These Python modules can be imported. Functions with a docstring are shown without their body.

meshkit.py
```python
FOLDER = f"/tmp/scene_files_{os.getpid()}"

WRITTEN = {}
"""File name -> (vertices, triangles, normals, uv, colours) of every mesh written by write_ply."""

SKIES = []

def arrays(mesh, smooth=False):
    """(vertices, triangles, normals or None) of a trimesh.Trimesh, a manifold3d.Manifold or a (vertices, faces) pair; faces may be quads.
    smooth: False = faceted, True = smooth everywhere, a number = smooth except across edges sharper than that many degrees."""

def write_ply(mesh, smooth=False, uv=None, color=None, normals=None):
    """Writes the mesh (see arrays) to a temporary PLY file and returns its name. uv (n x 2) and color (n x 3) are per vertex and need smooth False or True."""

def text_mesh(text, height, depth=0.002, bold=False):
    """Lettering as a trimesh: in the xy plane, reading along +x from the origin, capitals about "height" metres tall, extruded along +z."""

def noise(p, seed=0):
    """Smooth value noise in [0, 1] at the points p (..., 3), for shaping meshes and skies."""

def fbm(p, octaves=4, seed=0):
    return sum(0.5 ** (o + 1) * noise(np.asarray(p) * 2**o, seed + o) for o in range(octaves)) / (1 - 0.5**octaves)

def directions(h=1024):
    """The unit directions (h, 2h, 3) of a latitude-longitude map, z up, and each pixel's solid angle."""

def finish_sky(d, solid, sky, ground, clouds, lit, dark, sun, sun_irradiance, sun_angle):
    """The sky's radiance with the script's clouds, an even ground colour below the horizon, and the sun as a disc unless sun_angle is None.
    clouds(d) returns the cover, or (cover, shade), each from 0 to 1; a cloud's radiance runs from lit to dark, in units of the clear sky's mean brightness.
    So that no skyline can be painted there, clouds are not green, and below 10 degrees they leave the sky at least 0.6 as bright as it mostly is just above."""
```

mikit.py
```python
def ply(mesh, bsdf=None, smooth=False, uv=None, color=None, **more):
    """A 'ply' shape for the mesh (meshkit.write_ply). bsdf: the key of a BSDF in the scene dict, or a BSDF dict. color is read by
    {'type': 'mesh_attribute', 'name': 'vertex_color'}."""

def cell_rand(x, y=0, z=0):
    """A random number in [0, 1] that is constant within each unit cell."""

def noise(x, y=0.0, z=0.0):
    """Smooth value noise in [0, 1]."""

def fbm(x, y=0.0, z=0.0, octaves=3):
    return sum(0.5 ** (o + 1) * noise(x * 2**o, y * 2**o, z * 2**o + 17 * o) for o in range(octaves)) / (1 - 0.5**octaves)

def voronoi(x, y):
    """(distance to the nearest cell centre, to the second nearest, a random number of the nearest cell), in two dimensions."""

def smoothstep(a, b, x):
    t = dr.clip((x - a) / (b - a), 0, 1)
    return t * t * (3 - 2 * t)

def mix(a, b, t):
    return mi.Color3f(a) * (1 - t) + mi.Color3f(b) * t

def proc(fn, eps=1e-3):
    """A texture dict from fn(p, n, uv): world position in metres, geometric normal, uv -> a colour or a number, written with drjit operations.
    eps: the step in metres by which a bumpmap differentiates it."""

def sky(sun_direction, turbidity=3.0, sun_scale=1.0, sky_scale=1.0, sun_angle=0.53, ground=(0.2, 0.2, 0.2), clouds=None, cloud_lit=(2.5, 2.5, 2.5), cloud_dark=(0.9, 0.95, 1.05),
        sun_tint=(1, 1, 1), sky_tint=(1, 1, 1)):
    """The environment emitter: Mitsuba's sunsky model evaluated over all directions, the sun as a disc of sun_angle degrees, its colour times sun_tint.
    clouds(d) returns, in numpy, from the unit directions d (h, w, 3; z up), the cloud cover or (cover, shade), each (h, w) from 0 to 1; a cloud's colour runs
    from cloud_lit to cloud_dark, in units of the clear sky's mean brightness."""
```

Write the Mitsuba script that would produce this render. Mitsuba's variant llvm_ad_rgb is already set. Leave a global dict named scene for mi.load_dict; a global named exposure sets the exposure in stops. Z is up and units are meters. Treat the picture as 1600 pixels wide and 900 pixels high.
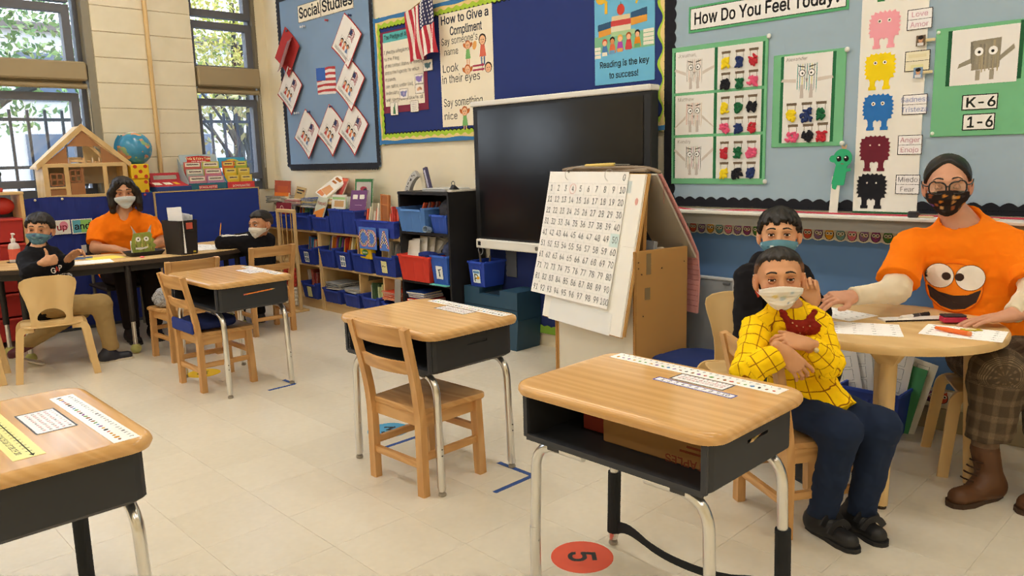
import math, numpy as np, trimesh, manifold3d as m3, drjit as dr, mitsuba as mi, mikit, meshkit
from shapely.geometry import Polygon, Point, box as sbox
from shapely.ops import unary_union
from mikit import noise, fbm, smoothstep, mix, cell_rand
scene, labels = {}, {}
PI = math.pi
rng = np.random.default_rng(7)
# ---------------------------------------------------------------- camera
CAM = np.array([0, 0, 1.25]); YAW, PIT, ROL = -0.8024, -0.16936, -0.0273
_F = np.array([math.sin(YAW)*math.cos(PIT), math.cos(YAW)*math.cos(PIT), math.sin(PIT)])
_r = np.array([math.cos(YAW), -math.sin(YAW), 0]); _u = np.cross(_r, _F)
_up = -math.sin(ROL)*_r + math.cos(ROL)*_u
scene['camera'] = {'type': 'perspective', 'fov': math.degrees(2*math.atan(800/1208.2)), 'fov_axis': 'x', 'near_clip': 0.05, 'far_clip': 200,
    'to_world': mi.ScalarTransform4f().look_at(origin=CAM.tolist(), target=(CAM+_F).tolist(), up=_up.tolist())}
# ---------------------------------------------------------------- light
exposure = 1.0
scene['sky'] = mikit.sky((-0.55, -0.5, 0.67), turbidity=4, sun_scale=0.0, sky_scale=13.0, ground=(.25, .25, .25), clouds=lambda d: (0.75+0*d[..., 0], 0.15+0*d[..., 0]), cloud_lit=(1.15, 1.35, 1.7), cloud_dark=(.9, 1, 1.1))
LAMP = np.array([1.0, 0.95, 0.875])*10.6
# ---------------------------------------------------------------- helpers
def lin(c):
    if isinstance(c, str):
        c = [int(c[i:i+2], 16)/255 for i in (0, 2, 4)]
    c = np.asarray(c, float)
    return np.where(c < .04045, c/12.92, ((c+.055)/1.055)**2.4)
def uniq(k):
    if k not in scene and k not in labels: return k
    n = 1
    while f'{k}_{n:03d}' in scene or f'{k}_{n:03d}' in labels: n += 1
    return f'{k}_{n:03d}'
def tag(k, label=None, cat=None, group=None, kind=None):
    d = {a: b for a, b in (('label', label), ('category', cat), ('group', group), ('kind', kind)) if b}
    if d: labels.setdefault(k, {}).update(d)
    return k
def thing(name, label, cat, group=None):
    k = uniq(name); labels[k] = {}; return tag(k, label, cat, group)
def vf(m):
    if hasattr(m, 'to_mesh'):
        q = m.to_mesh(); return np.array(q.vert_properties[:, :3], float), np.array(q.tri_verts, int)
    if isinstance(m, tuple):
        v, f = np.asarray(m[0], float), np.asarray(m[1], int)
        if f.shape[1] == 4: f = np.vstack([f[:, [0, 1, 2]], f[:, [0, 2, 3]]])
        return v, f
    return np.array(m.vertices, float), np.array(m.faces, int)
def tm(m): return trimesh.Trimesh(*vf(m), process=False)
def mv(m, M):
    v, f = vf(m); M = np.asarray(M, float); v = v @ M[:3, :3].T + M[:3, 3]
    return (v, f[:, ::-1]) if np.linalg.det(M[:3, :3]) < 0 else (v, f)
def cat(*ms):
    vs, fs, o = [], [], 0
    for m in ms:
        v, f = vf(m); vs.append(v); fs.append(f+o); o += len(v)
    return np.vstack(vs), np.vstack(fs)
def mat4(R=None, t=(0, 0, 0)):
    M = np.eye(4)
    if R is not None: M[:3, :3] = R
    M[:3, 3] = t; return M
def tr(x=0, y=0, z=0): return mat4(None, (x, y, z))
def rot(ax, deg):
    a = math.radians(deg); c, s = math.cos(a), math.sin(a)
    return mat4({'x': [[1, 0, 0], [0, c, -s], [0, s, c]], 'y': [[c, 0, s], [0, 1, 0], [-s, 0, c]], 'z': [[c, -s, 0], [s, c, 0], [0, 0, 1]]}[ax])
def basis(x, y, z, t=(0, 0, 0)): return mat4(np.array([x, y, z], float).T, t)
def wall(u, z, off=0.0, Y=3.63): return np.array([[1, 0, 0, u], [0, 0, -1, Y-off], [0, 1, 0, z], [0, 0, 0, 1.]])   # long wall: x right, y up, z out
def wwall(yy, z, off=0.0, X=-6.6): return np.array([[0, 0, 1, X+off], [1, 0, 0, yy], [0, 1, 0, z], [0, 0, 0, 1.]])    # facing +X: x along +Y, y up, z out
GRAIN = {'wood_desk', 'wood_chair', 'wood_birch', 'plaid', 'tweed'}
def put(key, mesh, color='ffffff', mat='matte', smooth=False, M=None, label=None, cat_=None, group=None, kind=None, uv=None, uniq_=True):
    """one entry of scene. mesh: a mesh, or a list of (mesh, colour)."""
    parts = mesh if isinstance(mesh, list) else [(mesh, color)]
    vs, fs, ns, cs, o = [], [], [], [], 0
    for m, c in parts:
        m = vf(m) if M is None else mv(m, M)
        v, f, n = meshkit.arrays(m, smooth)
        if n is None and mat in GRAIN and uv is None:
            v = v[f].reshape(-1, 3); f = np.arange(len(v)).reshape(-1, 3)
            q = np.cross(v[1::3]-v[::3], v[2::3]-v[::3]); n = np.repeat(q/np.maximum(np.linalg.norm(q, axis=1, keepdims=True), 1e-12), 3, 0)
        vs.append(v); fs.append(f+o); o += len(v); ns.append(n)
        cs.append(np.asarray(c, float) if isinstance(c, np.ndarray) and c.ndim == 2 else np.tile(lin(c), (len(v), 1)))
    v, f, n, col = np.vstack(vs), np.vstack(fs), None if ns[0] is None else np.vstack(ns), np.vstack(cs)
    if mat in GRAIN and uv is None:
        e = np.ptp(v, axis=0); g = int(np.argmax(e)); a, b = [i for i in range(3) if i != g]; of = rng.random(2)*7
        uv = np.stack([v[:, g]+of[0], v[:, a]*.8+v[:, b]+of[1]], 1)
    k = uniq(key) if uniq_ else key
    path = meshkit.write_ply((v, f), False, uv, None if mat in GRAIN or mat in NOCOL else col, normals=n)
    scene[k] = {'type': 'ply', 'filename': path, 'face_normals': n is None, 'bsdf': {'type': 'ref', 'id': 'mat_'+mat}}
    tag(k, label, cat_, group, kind); return k
def multi(key, meshes, *a, **k): return [put(key, m, *a, **k) for m in meshes][0]
def dup(src, M, label=None, group=None, name=None):
    """copy of a thing with its parts, moved by M (4x4)."""
    import re; base = name or re.sub(r'_\d{3}$', '', src)
    k = uniq(base); labels[k] = dict(labels[src])
    if label: labels[k]['label'] = label
    if group: labels[k]['group'] = group
    T = mi.ScalarTransform4f
    for s in [s for s in scene if s == src or s.startswith(src+'__')]:
        d = dict(scene[s]); old = np.array(d['to_world'].matrix, float) if 'to_world' in d else np.eye(4)
        d['to_world'] = T(np.asarray(M) @ old); scene[k+s[len(src):]] = d
        if s != src and s in labels: labels[k+s[len(src):]] = dict(labels[s])
    return k
def place(src, M):
    for s in [s for s in scene if s == src or s.startswith(src+'__')]:
        scene[s] = {**scene[s], 'to_world': mi.ScalarTransform4f(np.asarray(M, float))}
# ---- shapes
def box(x0, x1, y0, y1, z0, z1): return mv(trimesh.creation.box((x1-x0, y1-y0, z1-z0)), tr((x0+x1)/2, (y0+y1)/2, (z0+z1)/2))
def rbox(x0, x1, y0, y1, z0, z1, c=.004):
    p = []
    for i, (a, b) in enumerate(((x0, x1), (y0, y1), (z0, z1))): pass
    L, H = np.array([x0, y0, z0]), np.array([x1, y1, z1]); c = min(c, .45*min(H-L))
    for s in np.ndindex(2, 2, 2):
        q = np.where(np.array(s) > 0, H, L); d = np.where(np.array(s) > 0, -c, c)
        for k in range(3):
            e = q+d; e[k] = q[k]; p.append(e)
    h = trimesh.convex.convex_hull(np.array(p)); return np.array(h.vertices), np.array(h.faces)
def hull(p):
    h = trimesh.convex.convex_hull(np.asarray(p, float)); return np.array(h.vertices), np.array(h.faces)
def frame_of(d, up=(0, 0, 1)):
    d = np.asarray(d, float); d = d/np.linalg.norm(d); up = np.asarray(up, float)
    if abs(d @ up) > .97: up = np.array([0, 1, 0.]) if abs(d[1]) < .9 else np.array([1., 0, 0])
    a = np.cross(up, d); a /= np.linalg.norm(a); return a, np.cross(d, a), d
def sweep(path, prof, closed=False, up=(0, 0, 1), scale=None, caps=True):
    """profile (n,2) swept along path (k,3); profile x across, y up."""
    P = np.asarray(path, float); prof = np.asarray(prof, float); k, n = len(P), len(prof)
    t = np.gradient(P, axis=0) if not closed else np.roll(P, -1, 0)-np.roll(P, 1, 0)
    V = []
    for i in range(k):
        a, b, _ = frame_of(t[i], up); s = 1 if scale is None else scale[i]
        V.append(P[i]+s*(prof[:, :1]*a+prof[:, 1:]*b))
    V = np.vstack(V); F = []
    for i in range(k if closed else k-1):
        j = (i+1) % k
        for q in range(n):
            r = (q+1) % n; F += [(i*n+q, i*n+r, j*n+r), (i*n+q, j*n+r, j*n+q)]
    if not closed and caps:
        for q in range(1, n-1): F += [(0, q+1, q), ((k-1)*n, (k-1)*n+q, (k-1)*n+q+1)]
    return V, np.array(F)
def circ(r, n=12): a = np.arange(n)*2*PI/n; return np.stack([r*np.cos(a), r*np.sin(a)], 1)
def rect(w, h): return np.array([[-w/2, -h/2], [w/2, -h/2], [w/2, h/2], [-w/2, h/2]])
def tube(path, r, n=12, up=(0, 0, 1), closed=False, scale=None): return sweep(path, circ(r, n), closed, up, scale)
def cyl(a, b, r0, r1=None, n=16): return sweep([a, b], circ(1, n), scale=[r0, r0 if r1 is None else r1])
def smoothpath(pts, n=24, closed=False):
    from scipy.interpolate import CubicSpline
    p = np.asarray(pts, float)
    if closed: p = np.vstack([p, p[:1]])
    s = np.r_[0, np.cumsum(np.linalg.norm(np.diff(p, axis=0), axis=1))]
    c = CubicSpline(s, p, bc_type='periodic' if closed else 'not-a-knot' if len(p) > 3 else 'natural'); t = np.linspace(0, s[-1], n+closed)
    return c(t[:-1] if closed else t)
def bend(pts, r, n=6):
    """polyline with rounded corners"""
    P = [np.asarray(p, float) for p in pts]; out = [P[0]]
    for a, b, c in zip(P, P[1:], P[2:]):
        u, w = (a-b), (c-b); ru = min(r, .49*np.linalg.norm(u), .49*np.linalg.norm(w)); s, e = b+u/np.linalg.norm(u)*ru, b+w/np.linalg.norm(w)*ru
        out += [(1-t)**2*s+2*t*(1-t)*b+t*t*e for t in np.linspace(0, 1, n)]
    return np.array(out+[P[-1]])
def loft(rings, cap=True):
    k, n = len(rings), len(rings[0]); V = np.vstack(rings); F = []
    for i in range(k-1):
        q = np.arange(n); r = (q+1) % n
        F += [np.stack([i*n+q, i*n+r, (i+1)*n+r], 1), np.stack([i*n+q, (i+1)*n+r, (i+1)*n+q], 1)]
    F = np.vstack(F)
    if cap:
        V = np.vstack([V, rings[0].mean(0), rings[-1].mean(0)]); q = np.arange(n); r = (q+1) % n
        F = np.vstack([F, np.stack([r, q, q*0+k*n], 1), np.stack([(k-1)*n+q, (k-1)*n+r, q*0+k*n+1], 1)])
    return V, F
def lathe(prof, n=24):
    """prof: (r, z) from bottom to top"""
    a = np.arange(n)*2*PI/n
    return loft([np.stack([max(r, 1e-4)*np.cos(a), max(r, 1e-4)*np.sin(a), a*0+z], 1) for r, z in prof])
def rrect(w, d, r, n=5):
    p = []
    for sx, sy, a0 in ((1, 1, 0), (-1, 1, 90), (-1, -1, 180), (1, -1, 270)):
        for t in np.linspace(a0, a0+90, n): p.append((sx*(w/2-r)+r*math.cos(math.radians(t)), sy*(d/2-r)+r*math.sin(math.radians(t))))
    return np.array(p)
def ext(poly, h, z0=0.0):
    """polygon (points or shapely) extruded along z"""
    g = poly if hasattr(poly, 'geom_type') else Polygon(poly)
    if not g.is_valid: g = g.buffer(0)
    ms = [trimesh.creation.extrude_polygon(q, h, engine='earcut') for q in getattr(g, 'geoms', [g]) if q.area > 1e-9]
    return mv(cat(*ms), tr(0, 0, z0))
def ell_(c, r, sub=2):
    m = trimesh.creation.icosphere(subdivisions=sub); return np.array(m.vertices)*np.asarray(r)+np.asarray(c), np.array(m.faces)
_tx = {}
def text(s, h, depth=.0006, bold=False, center=False, width=None, z=0.0):
    k = (s, bold)
    if k not in _tx: _tx[k] = vf(meshkit.text_mesh(s, 1.0, 1.0, bold))
    v, f = _tx[k]; v = v*[h, h, depth]
    if width: v = v*[width/np.ptp(v[:, 0]), 1, 1]
    if center: v = v-[(v[:, 0].min()+v[:, 0].max())/2, 0, 0]
    return v+[0, 0, z], f
def disc(x, y, rx, ry=None, h=.0006, z=0.0, n=16, a=0):
    ry = rx if ry is None else ry; t = np.arange(n)*2*PI/n; p = np.stack([rx*np.cos(t), ry*np.sin(t)], 1); c, s = math.cos(math.radians(a)), math.sin(math.radians(a))
    return ext(p @ np.array([[c, s], [-s, c]])+[x, y], h, z)
def sheet(x0, x1, y0, y1, h=.0008, z=0.0): return box(x0, x1, y0, y1, z, z+h)
def outline(x0, x1, y0, y1, t, h=.0006, z=0.0): return ext(sbox(x0, y0, x1, y1).difference(sbox(x0+t, y0+t, x1-t, y1-t)), h, z)
# ---------------------------------------------------------------- materials
def lc(c): return [float(x) for x in lin(c)]
VC = {'type': 'mesh_attribute', 'name': 'vertex_color'}
def P(base, rough, spec=.4, **k): return {'type': 'twosided', 'bsdf': {'type': 'principled', 'base_color': base, 'roughness': rough, 'specular': spec, **k}}
for n_, r_, s_ in (('matte', .85, .25), ('satin', .5, .4), ('gloss', .22, .5), ('screen', .16, .45), ('skin', .5, .35)): scene['mat_'+n_] = P(VC, r_, s_)
scene['mat_cloth'] = P(VC, .95, .15, sheen=.4)
scene['mat_hair'] = P(VC, .42, .45)
NOCOL = {'chrome', 'floor', 'block', 'glass', 'pane', 'plaster'}
scene['mat_chrome'] = P({'type': 'rgb', 'value': [.72, .71, .69]}, .16, .5, metallic=1.0)
scene['mat_pane'] = {'type': 'thindielectric'}
scene['mat_leaf'] = P(VC, .7, .3)
def wood(c0, c1, c2, fu, fv, cath=1.0):
    def fn(p, n, uv):
        w = fbm(uv.x*fu, uv.y*fv*.35, 3.1, 3)
        g = fbm(uv.x*fu*2.5, uv.y*fv, 7.7, 3)
        ring = .5+.5*dr.sin((uv.y*fv*.5+w*5.0*cath)*6.28)
        return mix(mix(lc(c0), lc(c1), smoothstep(.25, .8, ring*.55+g*.45)), lc(c2), smoothstep(.52, .75, g)*.55)
    return fn
scene['mat_wood_desk'] = P(mikit.proc(wood('c89c62', 'd0a66f', 'bd9056', 1.1, 60, .35)), .13, .5)
scene['mat_wood_chair'] = P(mikit.proc(wood('b98a54', 'c69a64', 'a87b46', 2.2, 34)), .4, .45)
scene['mat_wood_birch'] = P(mikit.proc(wood('cfae78', 'd8b985', 'c4a06a', 1.5, 16, .6)), .42, .4)
def floor_fn(p, n, uv):
    t = cell_rand(dr.floor(p.x/.305+.02), dr.floor(p.y/.305+.03))
    s = fbm(p.x*60, p.y*60, 0.3, 3); b = fbm(p.x*2.3, p.y*2.3, 1.7, 3)
    return mix(lc('cdc5b2'), lc('dbd4c4'), dr.clip(.25*t+.5*s+.35*b, 0, 1))
scene['mat_floor'] = P(mikit.proc(floor_fn), .27, .45)
def block_fn(p, n, uv):
    return mix(lc('dcd2b6'), lc('e5dcc4'), fbm(p.x*9+p.y*9, p.z*9, p.y*3, 3))
scene['mat_block'] = P(mikit.proc(block_fn), .55, .35)
def plaid_fn(p, n, uv):
    a = dr.abs(uv.x/.042-dr.round(uv.x/.042)); b = dr.abs(uv.y/.042-dr.round(uv.y/.042))
    l = dr.maximum(1-smoothstep(.02, .05, a), 1-smoothstep(.02, .05, b))
    return mix(lc('f5cd10'), lc('7d3610'), l*.9)
scene['mat_plaid'] = P(mikit.proc(plaid_fn), .9, .15, sheen=.3)
def tweed_fn(p, n, uv):
    u, v = uv.x/.06, uv.y/.06
    a = dr.abs(u-dr.round(u)); b = dr.abs(v-dr.round(v))
    fine = .5+.5*dr.sin(uv.x*2600)*dr.sin(uv.y*2600)
    l = (smoothstep(.30, .34, a)+smoothstep(.30, .34, b))*.35*(.5+.5*dr.sin(uv.y*1300))+.12*fine
    return mix(lc('463a2e'), lc('8d7c66'), l)
scene['mat_tweed'] = P(mikit.proc(tweed_fn), .95, .12)
# ---------------------------------------------------------------- room
FX0, FX1, FY0, FY1 = -7.0, 2.6, -3.4, 3.63
put('floor', box(FX0-.2, FX1+.2, FY0-.2, FY1+.2, -.06, -.0035), 'c9c0ae', kind='structure')
t_, g_ = .305, .0003
tile = rbox(g_, t_-g_, g_, t_-g_, -.004, 0, .0006)
sq = []
for i in range(-24, 9):
    for j in range(-12, 13):
        x, y = i*t_+.012, j*t_-.012
        if x+t_ < FX0 or x > FX1 or y+t_ < FY0 or y > FY1: continue
        d = np.array([x+.15, y+.15, -1.25]); f = d @ _F
        vis = f > .3 and abs(d @ _r)/f < .72 and -.42 < (d @ _u)/f < .2
        sq.append((not vis, np.linalg.norm(d), x, y))
sq.sort()
k0 = None; rest = []
for n_, (inv, dist, x, y) in enumerate(sq):
    if n_ < 296 and not inv:
        if k0 is None: k0 = put('floor__tile', tile, mat='floor')
        if True:
            k = k0 if n_ == 0 else uniq('floor__tile'); scene[k] = {**scene[k0], 'to_world': mi.ScalarTransform4f().translate([x, y, 0])}
    else: rest.append(mv(box(g_, t_-g_, g_, t_-g_, -.004, 0), tr(x, y, 0)))
put('floor__far_tiles', cat(*rest), mat='floor', kind='stuff')
WALLC = 'e6dcc2'
put('wall_back', box(FX0-.3, FX1+.2, FY1, FY1+.15, 0, 3.3), WALLC, 'satin', kind='structure')
put('wall_right', box(FX1, FX1+.15, FY0-.2, FY1, 0, 3.3), WALLC, 'satin', kind='structure')
put('wall_front', box(FX0-.2, FX1+.2, FY0-.15, FY0, 0, 3.3), WALLC, 'satin', kind='structure')
put('ceiling', box(FX0-.3, FX1+.2, FY0-.2, FY1+.2, 3.3, 3.4), 'e6e2d6', 'matte', kind='structure')
put('baseboard_back', rbox(-2.6, FX1, FY1-.015, FY1, 0, .1, .003), 'a39679', 'satin', kind='structure')
# window wall: piers and parapet
WX = -7.0
put('wall_left', cat(box(WX-.15, WX+.02, FY0, -1.0, 0, 3.3), box(WX-.15, WX, -1.0, FY1, 0, 1.0), box(WX-.15, WX, -1.0, FY1, 3.0, 3.3), box(WX-.15, WX+.02, 3.53, FY1, 1.0, 3.0)), WALLC, 'satin', kind='structure')
pier = put('wall_pier', box(WX-.15, -6.91, 2.105, 2.9, 0, 3.3), 'b3a888', kind='structure')
z = .92; row = 0
while z < 3.3:
    h = .2; ys = [2.1, 2.9] if row % 2 == 0 else [2.1, 2.9]
    for a, b in zip(ys, ys[1:]): put(pier+'__block', rbox(-6.93, -6.9, a+.0015, b-.0015, z+.0015, min(z+h, 3.3)-.0015, .003), mat='block')
    z += h; row += 1
def window(y0, y1, tiers, n, shade):
    w = put(f'window_{n}', cat(*[box(WX-.1, WX-.02, a, b, 1.0, 3.0) for a, b in ((y0, y0+.05), (y1-.05, y1))], box(WX-.1, WX-.02, y0, y1, 1.0, 1.08)), '585a62', 'satin', kind='structure')
    for a, b, c, d in tiers:
        put(w+'__frame', cat(box(WX-.08, WX-.005, a-.06, b+.06, d, d+.06), box(WX-.08, WX-.005, a-.06, b+.06, c-.06, c), box(WX-.08, WX-.005, a-.06, a, c, d), box(WX-.08, WX-.005, b, b+.06, c, d)), '62646c', 'satin')
        put(w+'__pane', box(WX-.042, WX-.038, a, b, c, d), mat='pane')
    for a, b, c, d in shade:
        put(w+'__roller_shade', cat(rbox(WX-.0, WX+.11, a, b, c+.05, d, .012), cyl((WX+.05, a, c+.01), (WX+.05, b, c+.01), .022), box(WX+.02, WX+.03, a+.02, b-.02, c, c+.06)), 'a08f6f', 'satin', label='tan rolled window shade in its housing')
        put(w+'__cord', tube([(WX+.06, b+.005, c), (WX+.06, b+.005, 1.2)], .003, 6), 'c9c4b4')
    return w
window(.2, 2.06, [(.3, 1.04, 1.16, 1.78), (1.16, 1.92, 1.16, 1.78), (.3, 1.04, 2.08, 2.46), (1.16, 1.92, 2.08, 2.46), (.3, 1.92, 2.6, 2.95)], 1, [(.25, 2.03, 1.88, 2.075)])
window(2.9, 3.53, [(2.97, 3.46, 1.16, 1.77), (2.96, 3.44, 2.12, 2.44), (2.96, 3.44, 2.6, 2.95)], 2, [(2.92, 3.5, 1.88, 2.1)])
window(-1.0, .2, [(-.9, .1, 1.16, 1.78), (-.9, .1, 2.08, 2.46), (-.9, .1, 2.6, 2.95)], 3, [(-.95, .17, 1.88, 2.075)])
put('trim_1', box(WX-.05, -6.92, 2.045, 2.105, 1.0, 3.0), '8a8474', 'satin', kind='structure')
put('trim_2', box(WX-.05, -6.97, 3.5, 3.53, 1.0, 3.0), '77705f', 'satin', kind='structure')
tag(put('wall_pole', tube([(-6.87, 2.515, 1.0), (-6.87, 2.515, 3.3)], .018, 12), mat='wood_birch', smooth=40), 'brown wooden pole running up the block pier between the windows', 'pole')
# ceiling lamps (the room's own light)
for i, x in enumerate((-5.6, -3.4, -1.2, 1.0)):
    for j, y in enumerate((-2.0, .3, 2.3)):
        k = thing('ceiling_light', f'long white fluorescent ceiling lamp, row {("near the back","across the middle","along the board wall")[j]}', 'ceiling lamp', 'fluorescent lamps under the ceiling')
        labels[k]['label'] = 'long white fluorescent lamp fixed under the ceiling'
        put(k+'__housing', rbox(x-.62, x+.62, y-.1, y+.1, 3.22, 3.3, .01), 'e8e6e0', 'satin')
        e = put(k+'__diffuser', box(x-.6, x+.6, y-.085, y+.085, 3.205, 3.22), 'ffffff')
        scene[e]['emitter'] = {'type': 'area', 'radiance': {'type': 'rgb', 'value': LAMP.tolist()}}
# ---------------------------------------------------------------- school desks
def desk_at(cx, cy, label, group='school desks with wood tops', zt=.632, sleeves=(), w=.625, slot_=0):
    k = thing('school_desk', label, 'desk', group)
    M = tr(cx, cy, 0); d = .47; ex = (w-.625)/2
    rr = []
    for ins, z in ((.022, zt-.034), (.006, zt-.031), (0, zt-.02), (0, zt-.014), (.004, zt-.005), (.012, zt-.0008), (.02, zt), (.05, zt)):
        q = rrect(w-2*ins, d-2*ins, max(.065-ins, .01), 6); rr.append(np.c_[q, np.full(len(q), z)])
    put(k+'__top', loft(rr), mat='wood_desk', smooth=50, M=M)
    # book box, open towards -y
    bw, bd, z0, z1 = w-.07, .42, zt-.165, zt-.033
    o1, o2 = rrect(bw, bd, .03, 4), rrect(bw-.03, bd-.03, .03, 4)
    outer = m3.Manifold.hull_points([(x, y, z0) for x, y in o2.tolist()]+[(x, y, z0+.012) for x, y in o1.tolist()]+[(x, y, z1) for x, y in o1.tolist()])
    inner = m3.Manifold.hull_points([(x, y, z) for x in (-bw/2+.01, bw/2-.01) for y in (-bd/2-.05, bd/2-.01) for z in (z0+.012, z1-.004)])
    slot = m3.Manifold.cube([.05, .10, .008]).translate([bw/2-(.02 if slot_ else .005), -.03, z0+.085])
    put(k+'__book_box', vf(outer-inner-slot if slot_ != 2 else outer-inner), '2b2d31', 'satin', M=M)
    lips = [box(-bw/2, -bw/2+.014, -bd/2-.004, -bd/2+.006, z0+.012, z1), box(bw/2-.014, bw/2, -bd/2-.004, -bd/2+.006, z0+.012, z1), box(-bw/2+.01, bw/2-.01, -bd/2-.004, -bd/2+.006, z0+.004, z0+.02)]
    put(k+'__front_lip', cat(*lips), '303237', 'satin', M=M)
    for sx in (-1, 1):
        for sy in (-1, 1):
            x, y = sx*(.272+ex), sy*.178
            pth = bend([(sx*.10, y, z0-.01), (x-sx*.008, y, z0-.01), (x+sx*.006, y+sy*.004, .02)], .085, 10)
            i = put(k+'__leg', tube(pth, .0145, 14, up=(0, 1, 0)), mat='chrome', smooth=40, M=M)
            f = np.array([x+sx*.006, y+sy*.004, 0])
            put(i+'__lower_tube', tube([f+[-sx*.004, 0, .03], f+[-sx*.0055, 0, .2]], .0152, 14), mat='chrome', smooth=40, M=M)
            put(i+'__glide', lathe([(.0, 0), (.012, 0), (.015, .004), (.014, .012), (.006, .016), (.006, .024), (.012, .026), (.012, .032), (0, .032)], 14), '8c857a', 'gloss', smooth=40, M=M @ mat4(None, f))
            put(i+'__clip', cat(*[cyl(f+[-sx*.02, 0, h], f+[sx*.012, 0, h], .003) for h in (.16, .185)]), '4b4a48', 'satin', M=M)
            if (sx, sy) in sleeves:
                put(i+'__foam_sleeve', tube([f+[-sx*.002, 0, .045], f+[-sx*.007, 0, .25]], .021, 14), '26282b', smooth=40, M=M, label='black rubber sleeve around the leg')
    put(k+'__hardware', cat(*[box(sx*.2-.02, sx*.2+.02, sy*.178-.016, sy*.178+.016, z0-.016, z0+.002) for sx in (-1, 1) for sy in (-1, 1)]), '3c3c3e', 'satin', M=M)
    if len(sleeves) == 2:
        pth = smoothpath([(-.276, .18, .06), (-.235, .178, .072), (-.15, .165, .06), (0, .15, .05), (.15, .165, .06), (.235, .178, .072), (.276, .18, .06)], 30)
        put(k+'__foot_band', sweep(pth, rect(.007, .03), scale=np.r_[np.linspace(1.2, .7, 8), np.full(14, .75), np.linspace(.7, 1.2, 8)]), '25272a', smooth=30, M=M, label='black elastic foot band strung between the rear legs')
    return k
D5, D3, D4, D1 = (-1.175, 1.66), (-2.435, 1.875), (-4.265, 1.875), (-2.125, .366)
desk_at(*D5, 'nearest wood-topped school desk with a black foot band between its rear legs', sleeves=((-1, 1), (1, 1)), w=.65, slot_=1)
desk_at(*D3, 'wood-topped school desk in the middle of the floor with a wooden chair pushed under it')
desk_at(*D4, 'wood-topped school desk farthest back, with a pencil in the slot of its dark side', w=.68, slot_=1)
desk_at(*D1, 'wood-topped school desk cut off at the left edge, with a yellow number strip on top', sleeves=((-1, 1),), slot_=2)
def on_desk(c, x, y, a=0, z=.6323): return tr(c[0], c[1], 0) @ tr(x, y, z) @ rot('z', a)
INK = ['3d6ea8', 'b5503a', '5b8a3f', '8a5a2b', '333333', 'c08a2a', '7a4b8c']
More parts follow.
